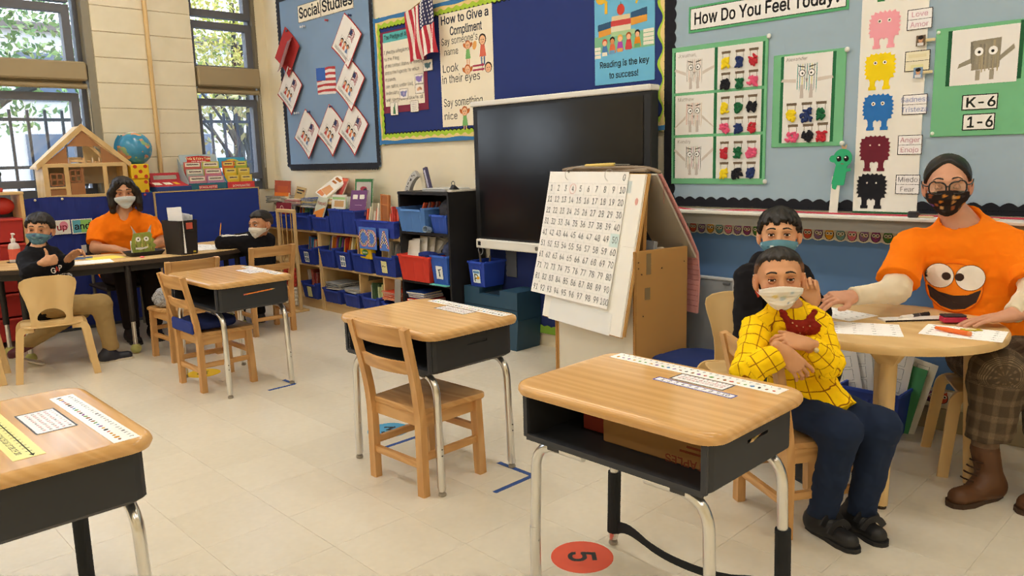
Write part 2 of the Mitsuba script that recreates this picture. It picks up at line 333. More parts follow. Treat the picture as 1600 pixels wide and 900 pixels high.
def alphabet_strip(c, x, y, w, a, label, seed):
    r = np.random.default_rng(seed); k = thing('alphabet_strip', label, 'desk strip', 'white alphabet strips taped on the desks')
    M = on_desk(c, x, y, a); h = .058
    put(k+'__card', sheet(-w/2, w/2, -h/2, h/2, .0006), 'f0f0ee', 'gloss', M=M)
    p = []
    for i in range(26):
        u = -w/2+.01+(w-.02)*(i+.5)/26
        p.append((text('ABCDEFGHIJKLMNOPQRSTUVWXYZ'[i], .0085, .0003, center=True) , '30343a'))
        p[-1] = (mv(p[-1][0], tr(u, .012, .0006)), p[-1][1])
        p.append((disc(u, -.010, .0055*(.6+r.random()*.6), .0075*(.5+r.random()*.6), .0003, .0006, 8, r.random()*90), INK[r.integers(len(INK))]))
    put(k+'__letters_and_pictures', p, mat='matte', M=M)
    return k
def number_card(c, x, y, w, h, a, label, border='3a3f48', seed=0, ink='a63e46'):
    k = thing('number_card', label, 'card', 'small printed cards taped on the desks'); M = on_desk(c, x, y, a); r = np.random.default_rng(seed)
    put(k+'__card', sheet(-w/2, w/2, -h/2, h/2, .0006), 'eceaea', 'gloss', M=M)
    p = [(outline(-w/2, w/2, -h/2, h/2, .004, .0003, .0006), border)]
    rows = max(2, int(h/.016)); cols = 10
    for i in range(rows):
        for j in range(cols):
            n = str((i*cols+j) % 100+1); p.append((mv(text(n, .0065, .0003, center=True), tr(-w/2+.012+(w-.024)*(j+.5)/cols, h/2-.015-(h-.02)*(i)/rows, .0006)), ink if (i+j) % 3 else '35383e'))
    put(k+'__numbers', p, M=M); return k
alphabet_strip(D5, .0, .175, .56, -2, 'white alphabet strip along the back edge of the nearest desk', 1)
number_card(D5, .075, .108, .17, .062, -2, 'bordered number chart card on the nearest desk, below its alphabet strip', seed=2)
k = thing('number_line_card', 'blue-edged number line card on the nearest desk, in front of the number chart card', 'card'); M = on_desk(D5, .085, .052, -3)
put(k+'__card', sheet(-.125, .125, -.016, .016, .0006), 'eceaf0', 'gloss', M=M)
put(k+'__numbers', [(outline(-.125, .125, -.016, .016, .004, .0003, .0006), '4a4f9c')]+[(mv(text(str(i+1), .014, .0003, center=True), tr(-.1+.022*i, -.006, .0006)), '454a55') for i in range(10)], M=M)
alphabet_strip(D3, .03, .19, .5, -3, 'white alphabet strip along the back edge of the middle desk', 4)
number_card(D3, .03, .12, .2, .07, -3, 'bordered number chart card on the middle desk', '4c4a52', 5, '8a4a6a')
alphabet_strip(D4, .04, .185, .48, -3, 'white alphabet strip along the back edge of the farthest desk', 6)
number_card(D4, .02, .115, .2, .075, -2, 'pale number chart card on the farthest desk', 'c9c6d2', 7, '7a6f9a')
alphabet_strip(D1, .04, .165, .5, 1, 'white alphabet strip along the far edge of the desk at the left edge', 8)
number_card(D1, -.01, .075, .2, .09, 1, 'grey-edged number chart card on the desk at the left edge', '5b5e66', 9)
k = thing('number_strip', 'yellow number line strip on the desk at the left edge', 'desk strip'); M = on_desk(D1, -.03, -.02, 1)
put(k+'__card', sheet(-.27, .27, -.032, .032, .0006), 'e6e08a', 'gloss', M=M)
put(k+'__number_line', [(box(-.26, .25, .008, .0105, .0006, .0009), '33382a'), (ext([(.25, .015), (.265, .009), (.25, .003)], .0003, .0006), '33382a')]+[(box(-.25+.025*i, -.248+.025*i, .002, .016, .0006, .0009), '33382a') for i in range(20)]+[(mv(text(str(i+1), .012, .0003, center=True), tr(-.249+.025*i, -.018, .0006)), '33382a') for i in range(20)], M=M)
k = thing('name_plate', 'pinkish name plate on the desk at the left edge, beside its yellow strip', 'card'); M = on_desk(D1, -.05, -.1, 1)
put(k+'__card', sheet(-.2, .2, -.04, .04, .0006), 'd9b6bd', 'gloss', M=M)
# things in the desks
k = thing('cardboard_box', 'brown cardboard box lying inside the nearest desk, upside-down lettering on its side', 'box')
M = tr(D5[0], D5[1], 0)
put(k+'__carton', rbox(-.10, .262, -.10, .12, .48, .587, .003), '8f6a3f', M=M)
put(k+'__lettering', cat(mv(text('STAPLES', .022, .0004, True), tr(0, 0)), box(.0, .09, -.022, -.016, 0, .0004), box(.0, .07, -.036, -.030, 0, .0004)), '7c3b26', M=M @ mat4(np.array([[-1, 0, 0], [0, 0, -1], [0, -1, 0]]), (.235, -.1005, .499)))
k = thing('red_book', 'dark red book standing inside the nearest desk at the left', 'book')
put(k+'__cover', rbox(-.205, -.115, -.06, .14, .48, .587, .003), '7d2f25', M=M); put(k+'__handle', tube(smoothpath([(-.09, -.105, .577), (-.06, -.115, .568), (-.02, -.105, .577)], 10), .004, 8), 'a98a5c', M=M)
def pencil(a, b, label, col='e39a32', grp=None):
    a, b = np.array(a, float), np.array(b, float); d = (b-a)/np.linalg.norm(b-a); k = thing('pencil', label, 'pencil', grp)
    put(k+'__shaft', cyl(a+d*.012, b-d*.02, .0038, n=6), col, 'satin'); put(k+'__tip', cyl(b-d*.02, b, .0038, .0004, 6), 'd9b98a'); put(k+'__eraser', cyl(a, a+d*.012, .0039, n=8), 'c9706a'); return k
pencil((D4[0]+.308, D4[1]-.06, .551), (D4[0]+.3105, D4[1]+.12, .5615), 'orange pencil stuck in the side slot of the farthest desk', 'e08238')
pencil((D5[0]+.28, D5[1]+.05, .5565), (D5[0]+.296, D5[1]-.03, .5555), 'dull yellow pencil poking out of the side slot of the nearest desk', 'a58a4a')
# ---------------------------------------------------------------- ladder-back chairs (face +y)
def ladder_chair(label):
    k = thing('wooden_chair', label, 'chair', 'ladder-back wooden classroom chairs')
    zs = .335
    q = [(-.15, -.15), (.15, -.15), (.175, .15), (.16, .168), (-.16, .168), (-.175, .15)]
    put(k+'__seat', loft([np.c_[np.array(q)*s, np.full(6, z)] for s, z in ((.97, zs-.024), (1, zs-.018), (1, zs-.006), (.975, zs), (.6, zs-.006))]), mat='wood_chair', smooth=35)
    for sx in (-1, 1):
        pth = bend([(sx*.148, -.15, 0), (sx*.148, -.15, zs+.02), (sx*.16, -.215, .655)], .12, 8)
        put(k+'__back_post', sweep(pth, rect(.036, .03), up=(0, 1, 0), scale=np.linspace(1, .86, len(pth))), mat='wood_chair', smooth=30)
        put(k+'__leg', sweep([(sx*.153, .14, 0), (sx*.15, .128, zs-.02)], rect(.034, .034), up=(0, 1, 0)), mat='wood_chair')
        put(k+'__stretcher', sweep([(sx*.149, -.14, .15), (sx*.152, .13, .15)], rect(.018, .026)), mat='wood_chair')
        put(k+'__glide', cat(cyl((sx*.148, -.15, -.0), (sx*.148, -.15, .006), .012), cyl((sx*.153, .14, -.0), (sx*.153, .14, .006), .012)), '6b5a44')
    for y, z in ((-.149, .12), (.135, .19)): put(k+'__stretcher', sweep([(-.145, y, z), (.145, y, z)], rect(.018, .026)), mat='wood_chair')
    for sy in (-1, 1): put(k+'__apron', box(-.14, .14, sy*.135-.009, sy*.135+.009, zs-.07, zs-.02), mat='wood_chair')
    for sx in (-1, 1): put(k+'__apron', box(sx*.143-.009, sx*.143+.009, -.135, .125, zs-.07, zs-.02), mat='wood_chair')
    def rail(z0, z1):
        R = []
        for t in np.linspace(-1, 1, 9):
            x = t*.146; pts = []
            for z in (z0, z1):
                yb = -.15-.067*max(0, (z-.36)/.305)-.022*(1-t*t)+.004
                pts += [(x, yb-.009, z), (x, yb+.009, z)]
            R.append(np.array([pts[0], pts[1], pts[3], pts[2]]))
        return loft(R)
    put(k+'__back_rail', rail(.582, .655), mat='wood_chair', smooth=40); put(k+'__back_rail', rail(.475, .522), mat='wood_chair', smooth=40)
    return k
def pose(x, y, a, z=0): return tr(x, y, z) @ rot('z', a)
c3 = ladder_chair('ladder-back wooden chair pushed under the middle desk')
c4 = dup(c3, pose(-4.325, 1.79, 0), 'ladder-back wooden chair with a blue cushion, pushed under the farthest desk')
c5 = dup(c3, pose(-5.13, 1.93, 92), 'empty ladder-back wooden chair with a grey garment on it, at the curved table')
c6 = dup(c3, pose(-5.40, 2.63, 88), 'ladder-back wooden chair under the boy who writes with a pencil at the curved table')
YC = pose(-1.125, 2.462, -31)
c7 = dup(c3, YC @ tr(0, -.008, 0) @ np.diag([1, 1, .955, 1]), 'ladder-back wooden chair that the boy in the yellow shirt sits on')
place(c3, pose(-2.36, 1.79, 2))
k = thing('seat_cushion', 'dark blue cushion pad on the chair at the farthest desk', 'cushion'); M = pose(-4.325, 1.79, 0)
cu = trimesh.creation.icosphere(subdivisions=3); v = np.array(cu.vertices); v = np.sign(v)*np.abs(v)**.55*[.14, .13, .032]+[0, -.03, .37]
put(k+'__pad', (v, np.array(cu.faces)), '222b58', 'cloth', smooth=True, M=M); put(k+'__back_flap', rbox(-.14, .14, -.185, -.165, .33, .40, .008), '2c3a7c', 'cloth', M=M)
k = thing('grey_garment', 'crumpled grey garment on the seat of the empty chair at the curved table', 'clothing')
g = trimesh.creation.icosphere(subdivisions=4); v = np.array(g.vertices); v = v*(1+.55*(meshkit.fbm(v*2.6+3, 3, 5)-.5)[:, None]+.25*(meshkit.fbm(v*7+3, 2, 9)-.5)[:, None])*[.075, .085, .07]; v[:, 2] = np.maximum(v[:, 2], -.05)
put(k+'__cloth', (v+[0, 0, .385], np.array(g.faces)), 'a9a9ac', 'cloth', smooth=True, M=tr(-5.2, 1.86, 0)); 
k2 = put(k+'__dark_print', mv((v*1.02, np.array(g.faces)[::7]), tr(-5.2, 1.86, .386)), '5d5d63', 'cloth')
# ---------------------------------------------------------------- bentwood chairs (face +y)
def bent_chair(label, back=True, seatz=.33):
    k = thing('bentwood_chair', label, 'chair', 'bent plywood chairs')
    q = rrect(.33, .31, .07, 6); put(k+'__seat', loft([np.c_[q*s, np.full(len(q), z)] for s, z in ((.98, seatz-.012), (1, seatz-.009), (1, seatz-.003), (.98, seatz))]), mat='wood_birch', smooth=40)
    for sx in (-1, 1):
        for sy in (-1, 1):
            pth = bend([(sx*.10, sy*.115, seatz-.017), (sx*.17, sy*.125, seatz-.017), (sx*.205, sy*.16, .0)], .045, 8)
            put(k+'__leg', sweep(pth, rect(.042, .014), up=(0, sy*1., .02), scale=np.r_[np.full(len(pth)-1, 1.0), .9]), mat='wood_birch', smooth=30)
    if back:
        H = [(0, .10, 0), (.04, .105, 0)]
        prof = [(.112, 0), (.11, .05), (.112, .1), (.125, .17), (.14, .22), (.148, .26), (.142, .285), (.115, .302), (.06, .312)]
        poly = Polygon([(x, z) for x, z in prof]+[(-x, z) for x, z in prof[::-1]]).buffer(.012).buffer(-.012)
        hole = Polygon([(-.06, .035), (.06, .035), (.072, .05)]+[(.074*math.cos(t), .055+.06*math.sin(t)) for t in np.linspace(0, PI, 16)]+[(-.072, .05)])
        m = trimesh.Trimesh(*ext(poly.difference(hole), .012), process=True)
        v, f = trimesh.remesh.subdivide_to_size(m.vertices, m.faces, .03)
        v = np.array(v); x, zz, t = v[:, 0], v[:, 1], v[:, 2]
        y = -.135-.05*np.clip(zz/.3, 0, 1)-.35*x*x*-1-.0-t
        put(k+'__back', (np.stack([x, y, seatz-.012+zz], 1), f[:, ::-1]), mat='wood_birch', smooth=35)
    return k
cb = bent_chair('bent plywood chair with a D-shaped hole, under the boy giving a thumbs up')
cb2 = dup(cb, pose(-1.60, 2.94, -135), 'bent plywood chair at the round table, behind the boy in the yellow shirt')
cb3 = dup(cb, pose(-5.45, .74, 75), 'bent plywood chair at the left edge, mostly out of the picture')
place(cb, pose(-5.30, 1.2, 78))
wst = bent_chair('bent plywood stool under the woman in the orange monster-face shirt', back=False); labels[wst]['group'] = 'bent plywood chairs'
place(wst, pose(-.765, 3.33, -152))
# ---------------------------------------------------------------- round table
RT = (-1.055, 2.96); RZ = .60; RR = .392
k = thing('round_table', 'round birch table at which the woman in the orange monster-face shirt sits', 'table')
a = np.arange(64)*2*PI/64; ring = np.stack([np.cos(a), np.sin(a)], 1)
put(k+'__top', loft([np.c_[ring*r, np.full(64, z)] for r, z in ((RR-.012, RZ-.032), (RR-.003, RZ-.03), (RR, RZ-.02), (RR, RZ-.008), (RR-.004, RZ-.001), (RR-.02, RZ), (.1, RZ))]), mat='wood_birch', smooth=50, M=tr(*RT))
for t in (-68, 22, 112, 202):
    x, y = .31*math.cos(math.radians(t)), .31*math.sin(math.radians(t))
    put(k+'__leg', tube([(x*.98, y*.98, .012), (x*.9, y*.9, RZ-.03)], .026, 14, scale=[.85, 1.12]), mat='wood_birch', smooth=40, M=tr(*RT))
    put(k+'__glide', cyl((x*.98, y*.98, 0), (x*.98, y*.98, .012), .018), '3a3128', M=tr(*RT))
    put(k+'__corner_block', hull([(x*.9+dx, y*.9+dy, z) for s, z in ((.055, RZ-.033), (.026, RZ-.085)) for dx in (-s, s) for dy in (-s, s)]), mat='wood_birch', M=tr(*RT))
# ---------------------------------------------------------------- kidney table
KZ = .635
kp = smoothpath([(-5.40, 1.75), (-5.38, 2.2), (-5.52, 2.62), (-5.86, 2.82), (-6.12, 2.70), (-6.15, 2.45), (-6.05, 2.2), (-5.98, 1.88), (-6.05, 1.55), (-6.18, 1.3), (-6.22, 1.02), (-5.98, .86), (-5.66, .98), (-5.48, 1.3)], 90, True)
k = thing('kidney_table', 'curved kidney-shaped teaching table with a wood top and dark edge', 'table')
pk = Polygon(kp)
def kring(o, z): 
    c = kp.mean(0); t = np.roll(kp, -1, 0)-np.roll(kp, 1, 0); t /= np.linalg.norm(t, axis=1, keepdims=True); return np.c_[kp-np.c_[t[:, 1], -t[:, 0]]*o, np.full(len(kp), z)]
put(k+'__top', ext(pk.buffer(-.004), .005, KZ-.005), mat='wood_birch')
put(k+'__edge_band', ext(pk, .027, KZ-.0315), '3b2f27', 'satin')
put(k+'__apron', ext(pk.buffer(-.05).difference(pk.buffer(-.07)), .045, KZ-.076), '2b2725', 'satin')
for x, y in ((-5.445, 1.71), (-5.62, 2.55), (-5.98, 2.62), (-5.72, 1.15), (-6.05, 1.1)):
    i = put(k+'__leg', cat(cyl((x, y, .22), (x, y, KZ-.03), .019)), '2a2523', 'satin', smooth=40)
    put(i+'__lower_tube', cyl((x, y, .05), (x, y, .24), .0145), mat='chrome', smooth=40)
    put(i+'__tennis_ball', ell_((x, y, .034), (.034, .034, .034), 3), 'b7b672', 'cloth', smooth=True, label='faded yellow-green ball on the foot')
# ---------------------------------------------------------------- floor marks
def floor_spot(x, y, r, col, s, a, label):
    k = thing('floor_spot', label, 'floor sticker', 'round numbered stickers on the floor')
    put(k+'__disc', disc(x, y, r, h=.0007, n=40), col, 'satin')
    if s: put(k+'__number', mv(text(s, r*.85, .0003, True, True), tr(x, y, .0007) @ rot('z', a) @ tr(0, -r*.42)), '23262b', 'satin')
floor_spot(-1.485, 1.71, .098, 'dd5a42', '5', -44, 'round red floor sticker numbered 5 in front of the nearest desk')
floor_spot(-2.90, 1.975, .098, '4c9ac6', '3', 46, 'round blue floor sticker numbered 3 beside the chair of the middle desk')
floor_spot(-4.58, 1.805, .098, 'e6c02a', '4', 46, 'round yellow floor sticker under the farthest desk')
def tape(x, y, sx, sy, label, L1=.2, L2=.21):
    k = thing('floor_tape', label, 'tape', 'blue tape corner marks on the floor')
    put(k+'__strip', box(min(x, x+sx*L1), max(x, x+sx*L1), y-.011, y+.011, 0, .0006), '34508f', 'satin'); put(k+'__strip', box(x-.011, x+.011, min(y, y+sy*L2), max(y, y+sy*L2), .0001, .0007), '34508f', 'satin')
tape(-2.035, 2.055, -1, -1, 'blue tape corner mark on the floor at the near leg of the middle desk')
tape(-3.935, 2.06, -1, -1, 'blue tape corner mark on the floor at the near leg of the farthest desk', .13, .16)
tape(-2.73, 2.06, 1, -1, 'blue tape corner mark on the floor under the back of the middle desk', .12, .22)
# ---------------------------------------------------------------- boards on the long wall. Local frame: x right, y up, z out of the wall
def W(u, z, off=0.0, a=0): return wall(u, z, off) @ rot('z', a)
def scallop(n_len, amp, step, thick, wavy=False, base=0.0):
    """closed strip polygon along x from 0 to n_len, straight at y=0, scalloped at y=thick"""
    n = max(2, int(round(n_len/step))); pts = [(0, base)]
    m = n*8; xs = np.linspace(0, n_len, m+1)
    yy = thick+amp*(np.sin(xs/n_len*n*2*PI) if wavy else np.abs(np.sin(xs/n_len*n*PI))-.5)
    return [(n_len, base), *[(x, y) for x, y in zip(xs[::-1], yy[::-1])], (0, base)]
def strip_edge(x0, y0, x1, y1, poly, h, z):
    d = np.array([x1-x0, y1-y0]); L = np.linalg.norm(d); d /= L
    return mv(ext(poly(L), h, 0), mat4(np.array([[d[0], -d[1], 0], [d[1], d[0], 0], [0, 0, 1]]), (x0, y0, z)))
def pins(holder, pts, cols, z=.004):
    for (x, y), c in zip(pts, cols):
        kk = thing('push_pin', 'small push pin stuck in the '+holder, 'push pin', 'push pins in the '+holder)
        put(kk+'__head', cat(mv(lathe([(0, 0), (.010, .001), (.010, .004), (.005, .006), (.005, .018), (.010, .02), (.010, .024), (0, .025)], 10), W(x, y, z+.012))), c, 'gloss', smooth=40)
        put(kk+'__needle', mv(cyl((0, 0, -.004), (0, 0, .014), .0012, n=6), W(x, y, z)), 'b0b0b0', 'gloss')
# --- social studies board
k = thing('notice_board', 'light blue notice board with a black scalloped edge headed Social Studies', 'notice board')
M = W(0, 0, .003)
put(k+'__panel', box(-6.69, -5.22, 1.19, 2.72, 0, .012), '7f99b8', 'matte', M=M)
sc = lambda L: scallop(L, .016, .035, .05)
put(k+'__border', cat(strip_edge(-6.66, 1.225, -5.235, 1.225, lambda L: [(x, -y) for x, y in sc(L)], .004, .013), strip_edge(-5.25, 1.2, -5.25, 2.72, lambda L: [(x, -y*.8) for x, y in sc(L)], .004, .013),
    strip_edge(-6.655, 1.2, -6.655, 2.72, lambda L: [(x, y) for x, y in sc(L)], .004, .013), strip_edge(-6.68, 2.665, -5.22, 2.665, sc, .004, .013)), '2b2d36', 'matte', M=M)
k = thing('title_sign', 'cream two-card sign reading Social Studies at the top of the light blue notice board', 'sign')
for i, (x0, x1, s) in enumerate(((-6.33, -5.955, 'Social'), (-5.95, -5.46, 'Studies'))):
    c = put(k+'__card', sheet(x0, x1, 2.44, 2.585, .002, .014), 'e9e2d2', M=M)
    put(c+'__edge', outline(x0, x1, 2.44, 2.585, .004, .0006, .016), '6a6a66', M=M); put(c+'__lettering', text(s, .088, .0006, True, width=x1-x0-.035, z=.016), '24262c', M=M @ tr(x0+.015, 2.475))
def worksheet(cx, cy, a, label, fold=0, out=.03):
    k = thing('worksheet', label, 'worksheet', 'pupil worksheets with a red backing on the notice board'); w, h = .285, .305
    M = W(cx, cy, .016, a) @ rot('x', -4) @ tr(0, 0, .012)
    def bow(m, s=.02): v, f = vf(m); v = v.copy(); v[:, 2] += s*((v[:, 0]/w*2)**2)*.6+s*.3*np.sin(v[:, 1]*9); return v, f
    def grid(x0, x1, y0, y1, z, n=8):
        xs, ys = np.linspace(x0, x1, n), np.linspace(y0, y1, n); v = np.array([(x, y, z) for y in ys for x in xs]); f = [(j*n+i, j*n+i+1, j*n+i+n+1, j*n+i+n) for j in range(n-1) for i in range(n-1)]; return v, np.array(f)
    def both(x0, x1, y0, y1, z): v, f = vf(grid(x0, x1, y0, y1, z)); return cat((v, f), (v-[0, 0, .0012], f[:, ::-1]))
    put(k+'__backing', bow(both(-w/2-.006, w/2+.012, -h/2-.012, h/2+.008, 0)), 'b03a3a', M=M)
    if fold:
        put(k+'__sheet', bow(both(-w/2, w/2, -h/2, h/2, .002)), 'e6d9d8', M=M @ tr(0, 0, .01) @ rot('y', -38)); put(k+'__print', [(disc(x, y, .03, .045, .0006, .006, 9), 'b06a70') for x, y in ((-.04, .03), (.02, -.03), (.05, .05))], M=M @ tr(0, 0, .01) @ rot('y', -38) @ tr(0, 0, .012)); return k
    put(k+'__sheet', bow(both(-w/2, w/2, -h/2, h/2, .002)), 'e9e6e2', M=M)
    p = []
    b = lambda m, c: p.append((bow(mv(m, tr(0, 0, .0035))), c))
    # flag
    for i in range(7): b(ext([(-.005+x, .105-.011*i+y+.012*math.sin(x*50)) for x, y in ((0, 0), (.03, .004), (.075, 0), (.075, -.0095), (.03, -.006), (0, -.0095))], .0005), '8e3a40' if i % 2 == 0 else 'ddd8d6')
    b(sheet(-.005, .03, .062, .105, .0008), '3b3f63'); b(sheet(-.012, -.008, .01, .118, .0006), '4a3a32')
    # three children
    for x, hc, sk, s in ((-.06, '2a2422', 'd8a07c', 'b0484a'), (-.012, '231f1e', 'e0b08c', 'c96f4a'), (.035, '4a382c', 'c98f6a', '6a7fa8')):
        b(disc(x, -.035, .019, .021, .0006, 0, 10), hc); b(disc(x, -.041, .014, .015, .0009, 0, 10), sk); b(ext([(x-.018, -.09), (x+.018, -.09), (x+.01, -.056), (x-.01, -.056)], .0006), s)
    for x0, x1, y0, y1 in ((-.12, .12, -.112, -.109), (-.12, .08, -.122, -.119), (-.12, .1, -.131, -.128), (-.085, -.083, -.1, .0), (-.085, .065, .0, .0015), (.064, .066, -.1, 0)): b(sheet(x0, x1, y0, y1, .0005), '8a8684')
    put(k+'__print', p, M=M); return k
for (x, y, a, s) in ((-5.56, 2.2, 40, 'right column, just under the title sign'), (-5.55, 1.865, 40, 'right column, second from the top'), (-6.53, 1.89, 40, 'left column, under the folded one'), (-6.28, 1.49, 40, 'bottom row, leftmost'), (-5.88, 1.505, 40, 'bottom row, middle'), (-5.54, 1.505, 40, 'bottom row, rightmost')):
    worksheet(x, y, -a, 'tilted flag worksheet on the notice board, '+s)
worksheet(-6.53, 2.22, -40, 'curled red-backed worksheet folded over at the upper left of the notice board', 1)
pins('light blue notice board', [(-6.26, 2.4), (-6.22, 2.4), (-5.85, 2.4), (-5.5, 2.39), (-5.51, 2.05), (-5.52, 1.7), (-6.47, 1.68), (-6.43, 1.68), (-6.49, 2.07), (-6.51, 2.4), (-6.24, 1.68), (-5.87, 1.7)], ['d8d8da', 'd8d8da', 'b04a50', '2a3a66', 'c9d0da', 'c9d0da', 'd8d8da', 'd8d8da', 'e0d8d0', '3a3a44', '2a3a66', '2a3a66'], .01)
k = thing('paper_flag', 'torn-paper flag collage with blue corner and red stripes on the notice board', 'paper flag')
p = [(ext([(0, 0), (.29, -.01), (.3, .21), (-.01, .22)], .0012), 'e4dcd8')]
for i in range(5):
    y = .012+.045*i; x0 = 0 if i < 3 else .13; p.append((ext([(x0, y), (.1 if i < 3 else .2, y+.008), (.3, y-.004), (.3, y+.02), (.15 if i < 3 else .2, y+.026), (x0, y+.022)], .0008, .0012), 'b3454a'))
p.append((ext([(-.005, .115), (.14, .11), (.14, .215), (-.005, .222)], .001, .0022), '3f66b4'))
put(k+'__paper', p, M=W(-6.09, 1.815, .014))
# --- dark blue board with wavy border
k = thing('bulletin_board', 'dark blue bulletin board with a wavy green, yellow and blue border', 'bulletin board')
put(k+'__panel', box(-5.19, -2.515, 1.375, 2.31, 0, .012), '2a3874', 'matte', M=M)
def wav(t0, t1, amp, step, wavy=True): return lambda L: [*[(x, -y) for x, y in scallop(L, amp, step, t1, wavy)]] if True else None
def wave_border(x0, y0, x1, y1, flip):
    s = -1 if flip else 1
    for nm, th, am, st, col, z, wv in (('blue', .028, .004, .3, '3f78ad', .0135, True), ('yellow', .048, .008, .085, 'e0c98a', .0130, True), ('green', .075, .012, .045, 'a6c63e', .0125, False)):
        i = put(k+'__border', strip_edge(x0, y0, x1, y1, lambda L: [(x, s*y) for x, y in scallop(L, am, st, th, wv)], .0045-(.0135-z)*.4+{'blue': .002, 'yellow': .001, 'green': 0}[nm], .0125), col, M=M)
    put(k+'__border', strip_edge(x0, y0, x1, y1, lambda L: [(x, s*y) for x, y in scallop(L, .012, .045, .084, False)], .002, .0122), '14161c', M=M)
wave_border(-5.2, 2.315, -2.5, 2.315, True); wave_border(-5.2, 1.365, -2.5, 1.365, False); wave_border(-5.2, 1.36, -5.2, 2.32, True)
put(k+'__border', strip_edge(-2.505, 1.36, -2.505, 2.32, lambda L: scallop(L, .018, .16, .03, True), .004, .0125), 'a6c63e', M=M); put(k+'__border', strip_edge(-2.505, 1.36, -2.505, 2.32, lambda L: scallop(L, .014, .16, .015, True), .005, .0125), 'e0c98a', M=M)
def line(s, x, y, h, w, c='2e2a2a', z=.0, bold=False): return (mv(text(s, h, .0005, bold, width=w), tr(x, y, z)), c)
k = thing('pledge_poster', 'pledge poster in a burgundy frame with a teal heading on the dark blue board', 'poster')
put(k+'__backing', sheet(-5.12, -4.56, 1.6, 2.205, .002, .0135), '7c2f45', M=M); put(k+'__sheet', sheet(-5.09, -4.6, 1.65, 2.13, .0015, .0155), 'e9e1cf', M=M)
put(k+'__heading', sheet(-5.08, -4.62, 2.125, 2.192, .0015, .017), '59b0b2', M=M)
L = ['I pledge allegiance', 'to the Flag', 'of the United States of America', 'and to the Republic for which', 'it stands,', 'one nation, under God,', 'indivisible,', 'with liberty and justice for all.']
ws = [.33, .19, .49, .43, .14, .35, .17, .47]
put(k+'__lettering', [line('The Pledge of Allegiance', -5.07, 2.145, .032, .44, '23282c', .0185, True)]+[line(s, -5.08, 2.04-.0505*i, .026, w, '332c28', .0172) for i, (s, w) in enumerate(zip(L, ws))], M=M)
def pic(x0, x1, y0, y1, label, shapes):
    k = thing('picture_card', label, 'picture card', 'small picture cards on the pledge poster'); put(k+'__card', sheet(x0, x1, y0, y1, .0012, .0175), 'ece6dc', M=M)
    put(k+'__print', [(outline(x0, x1, y0, y1, .003, .0004, .0187), '4a4644')]+[(mv(m, tr((x0+x1)/2, (y0+y1)/2, .0187)), c) for m, c in shapes], M=M)
usm = lambda s, h=.0006: ext([(-.035*s, .015*s), (-.01*s, .018*s), (.01*s, .012*s), (.03*s, .02*s), (.035*s, .012*s), (.022*s, -.005*s), (.024*s, -.02*s), (.012*s, -.014*s), (-.004*s, -.024*s), (-.012*s, -.014*s), (-.03*s, -.01*s)], h)
pic(-4.705, -4.6, 1.79, 1.86, 'picture card of a purple map on the pledge poster', [(usm(1.2), '8a78b8')]); pic(-4.705, -4.6, 1.72, 1.788, 'picture card of clasped hands on the pledge poster', [(disc(-.01, 0, .025, .012, .0006, 0, 10, 20), 'd9a886'), (disc(.012, .002, .02, .01, .0008, 0, 10, -30), 'a8785a')])
pic(-4.9, -4.795, 1.695, 1.77, 'picture card of a map in the pledge text beside the word indivisible', [(usm(1.2), '7d7fae'), (disc(0, 0, .012, .012, .0009, 0, 8), 'b5a6c8')])
pic(-5.03, -4.93, 1.58, 1.68, 'picture card of a green statue hanging at the lower left of the pledge poster', [(ext([(-.015, -.04), (.02, -.04), (.012, .01), (.018, .04), (.01, .042), (.002, .015), (-.01, .012)], .0006), '4e7a55')])
pic(-4.775, -4.675, 1.59, 1.675, 'picture card with grey lines hanging at the lower right of the pledge poster', [(sheet(-.03, .03, y, y+.003), '9a9aa0') for y in (.025, .012, -.002, -.015, -.028)])
pic(-4.735, -4.63, 2.0, 2.1, 'picture card of a dark flag half hidden by the cloth flag', [(sheet(-.03, .03, -.03, .03), '55505e')]); pic(-4.6, -4.49, 1.87, 1.95, 'picture card of a blue-green map under the cloth flag', [(usm(1.1), '5f7f86')])
# US flag, cloth hanging
k = thing('cloth_flag', 'cloth flag with stars and stripes hanging in folds in front of the pledge poster', 'flag')
TL, TR_, BL, BR = np.array([-4.715, 2.285]), np.array([-4.405, 2.375]), np.array([-4.655, 1.935]), np.array([-4.34, 1.985])
nu, nv = 40, 52
def fp(s, t):   # s across 0..1, t down 0..1
    p = (1-t)*((1-s)*TL+s*TR_)+t*((1-s)*BL+s*BR); w = .018*math.sin(s*20+t*2.5)*(.3+.7*t)+.01*math.sin(s*9+1+t*5)
    return np.array([p[0]+.012*t*math.sin(s*20+1.2), p[1]+.012*math.sin(s*11)*t, .07+w+.02*t])
G = np.array([[fp(s, t) for s in np.linspace(0, 1, nu+1)] for t in np.linspace(0, 1, nv+1)])
faces, vs, cs = [], [], []
for j in range(nv):
    for i in range(nu):
        st = int((i+.5)/nu*13); c = 'b23a48' if st % 2 == 0 else 'e6dcd6'
        if i >= nu*.47 and j < nv*.47: c = '3a3b5c'
        o = len(vs)*1; q = [G[j, i], G[j+1, i], G[j+1, i+1], G[j, i+1]]
        vs += q; cs += [lin(c)]*4; faces.append((o, o+1, o+2, o+3))
V = np.array(vs); Fq = np.vstack([np.array(faces)[:, [0, 1, 2]], np.array(faces)[:, [0, 2, 3]]])
put(k+'__cloth', (V, Fq), np.array(cs), 'cloth', M=M)
st = []
for a in range(6):
    for b in range(7):
        s, t = .52+.47*(a+.5)/6, .47*(b+.5)/7; st.append(mv(disc(0, 0, .0085, .0085, .001, 0, 5), tr(*(fp(s, t)+[0, 0, .002]))))
put(k+'__stars', cat(*st), 'e4e2e6', M=M)
put(k+'__staff', mv(cyl((-4.73, 2.288, .05), (-4.39, 2.385, .06), .006), M), '8a6a3a')
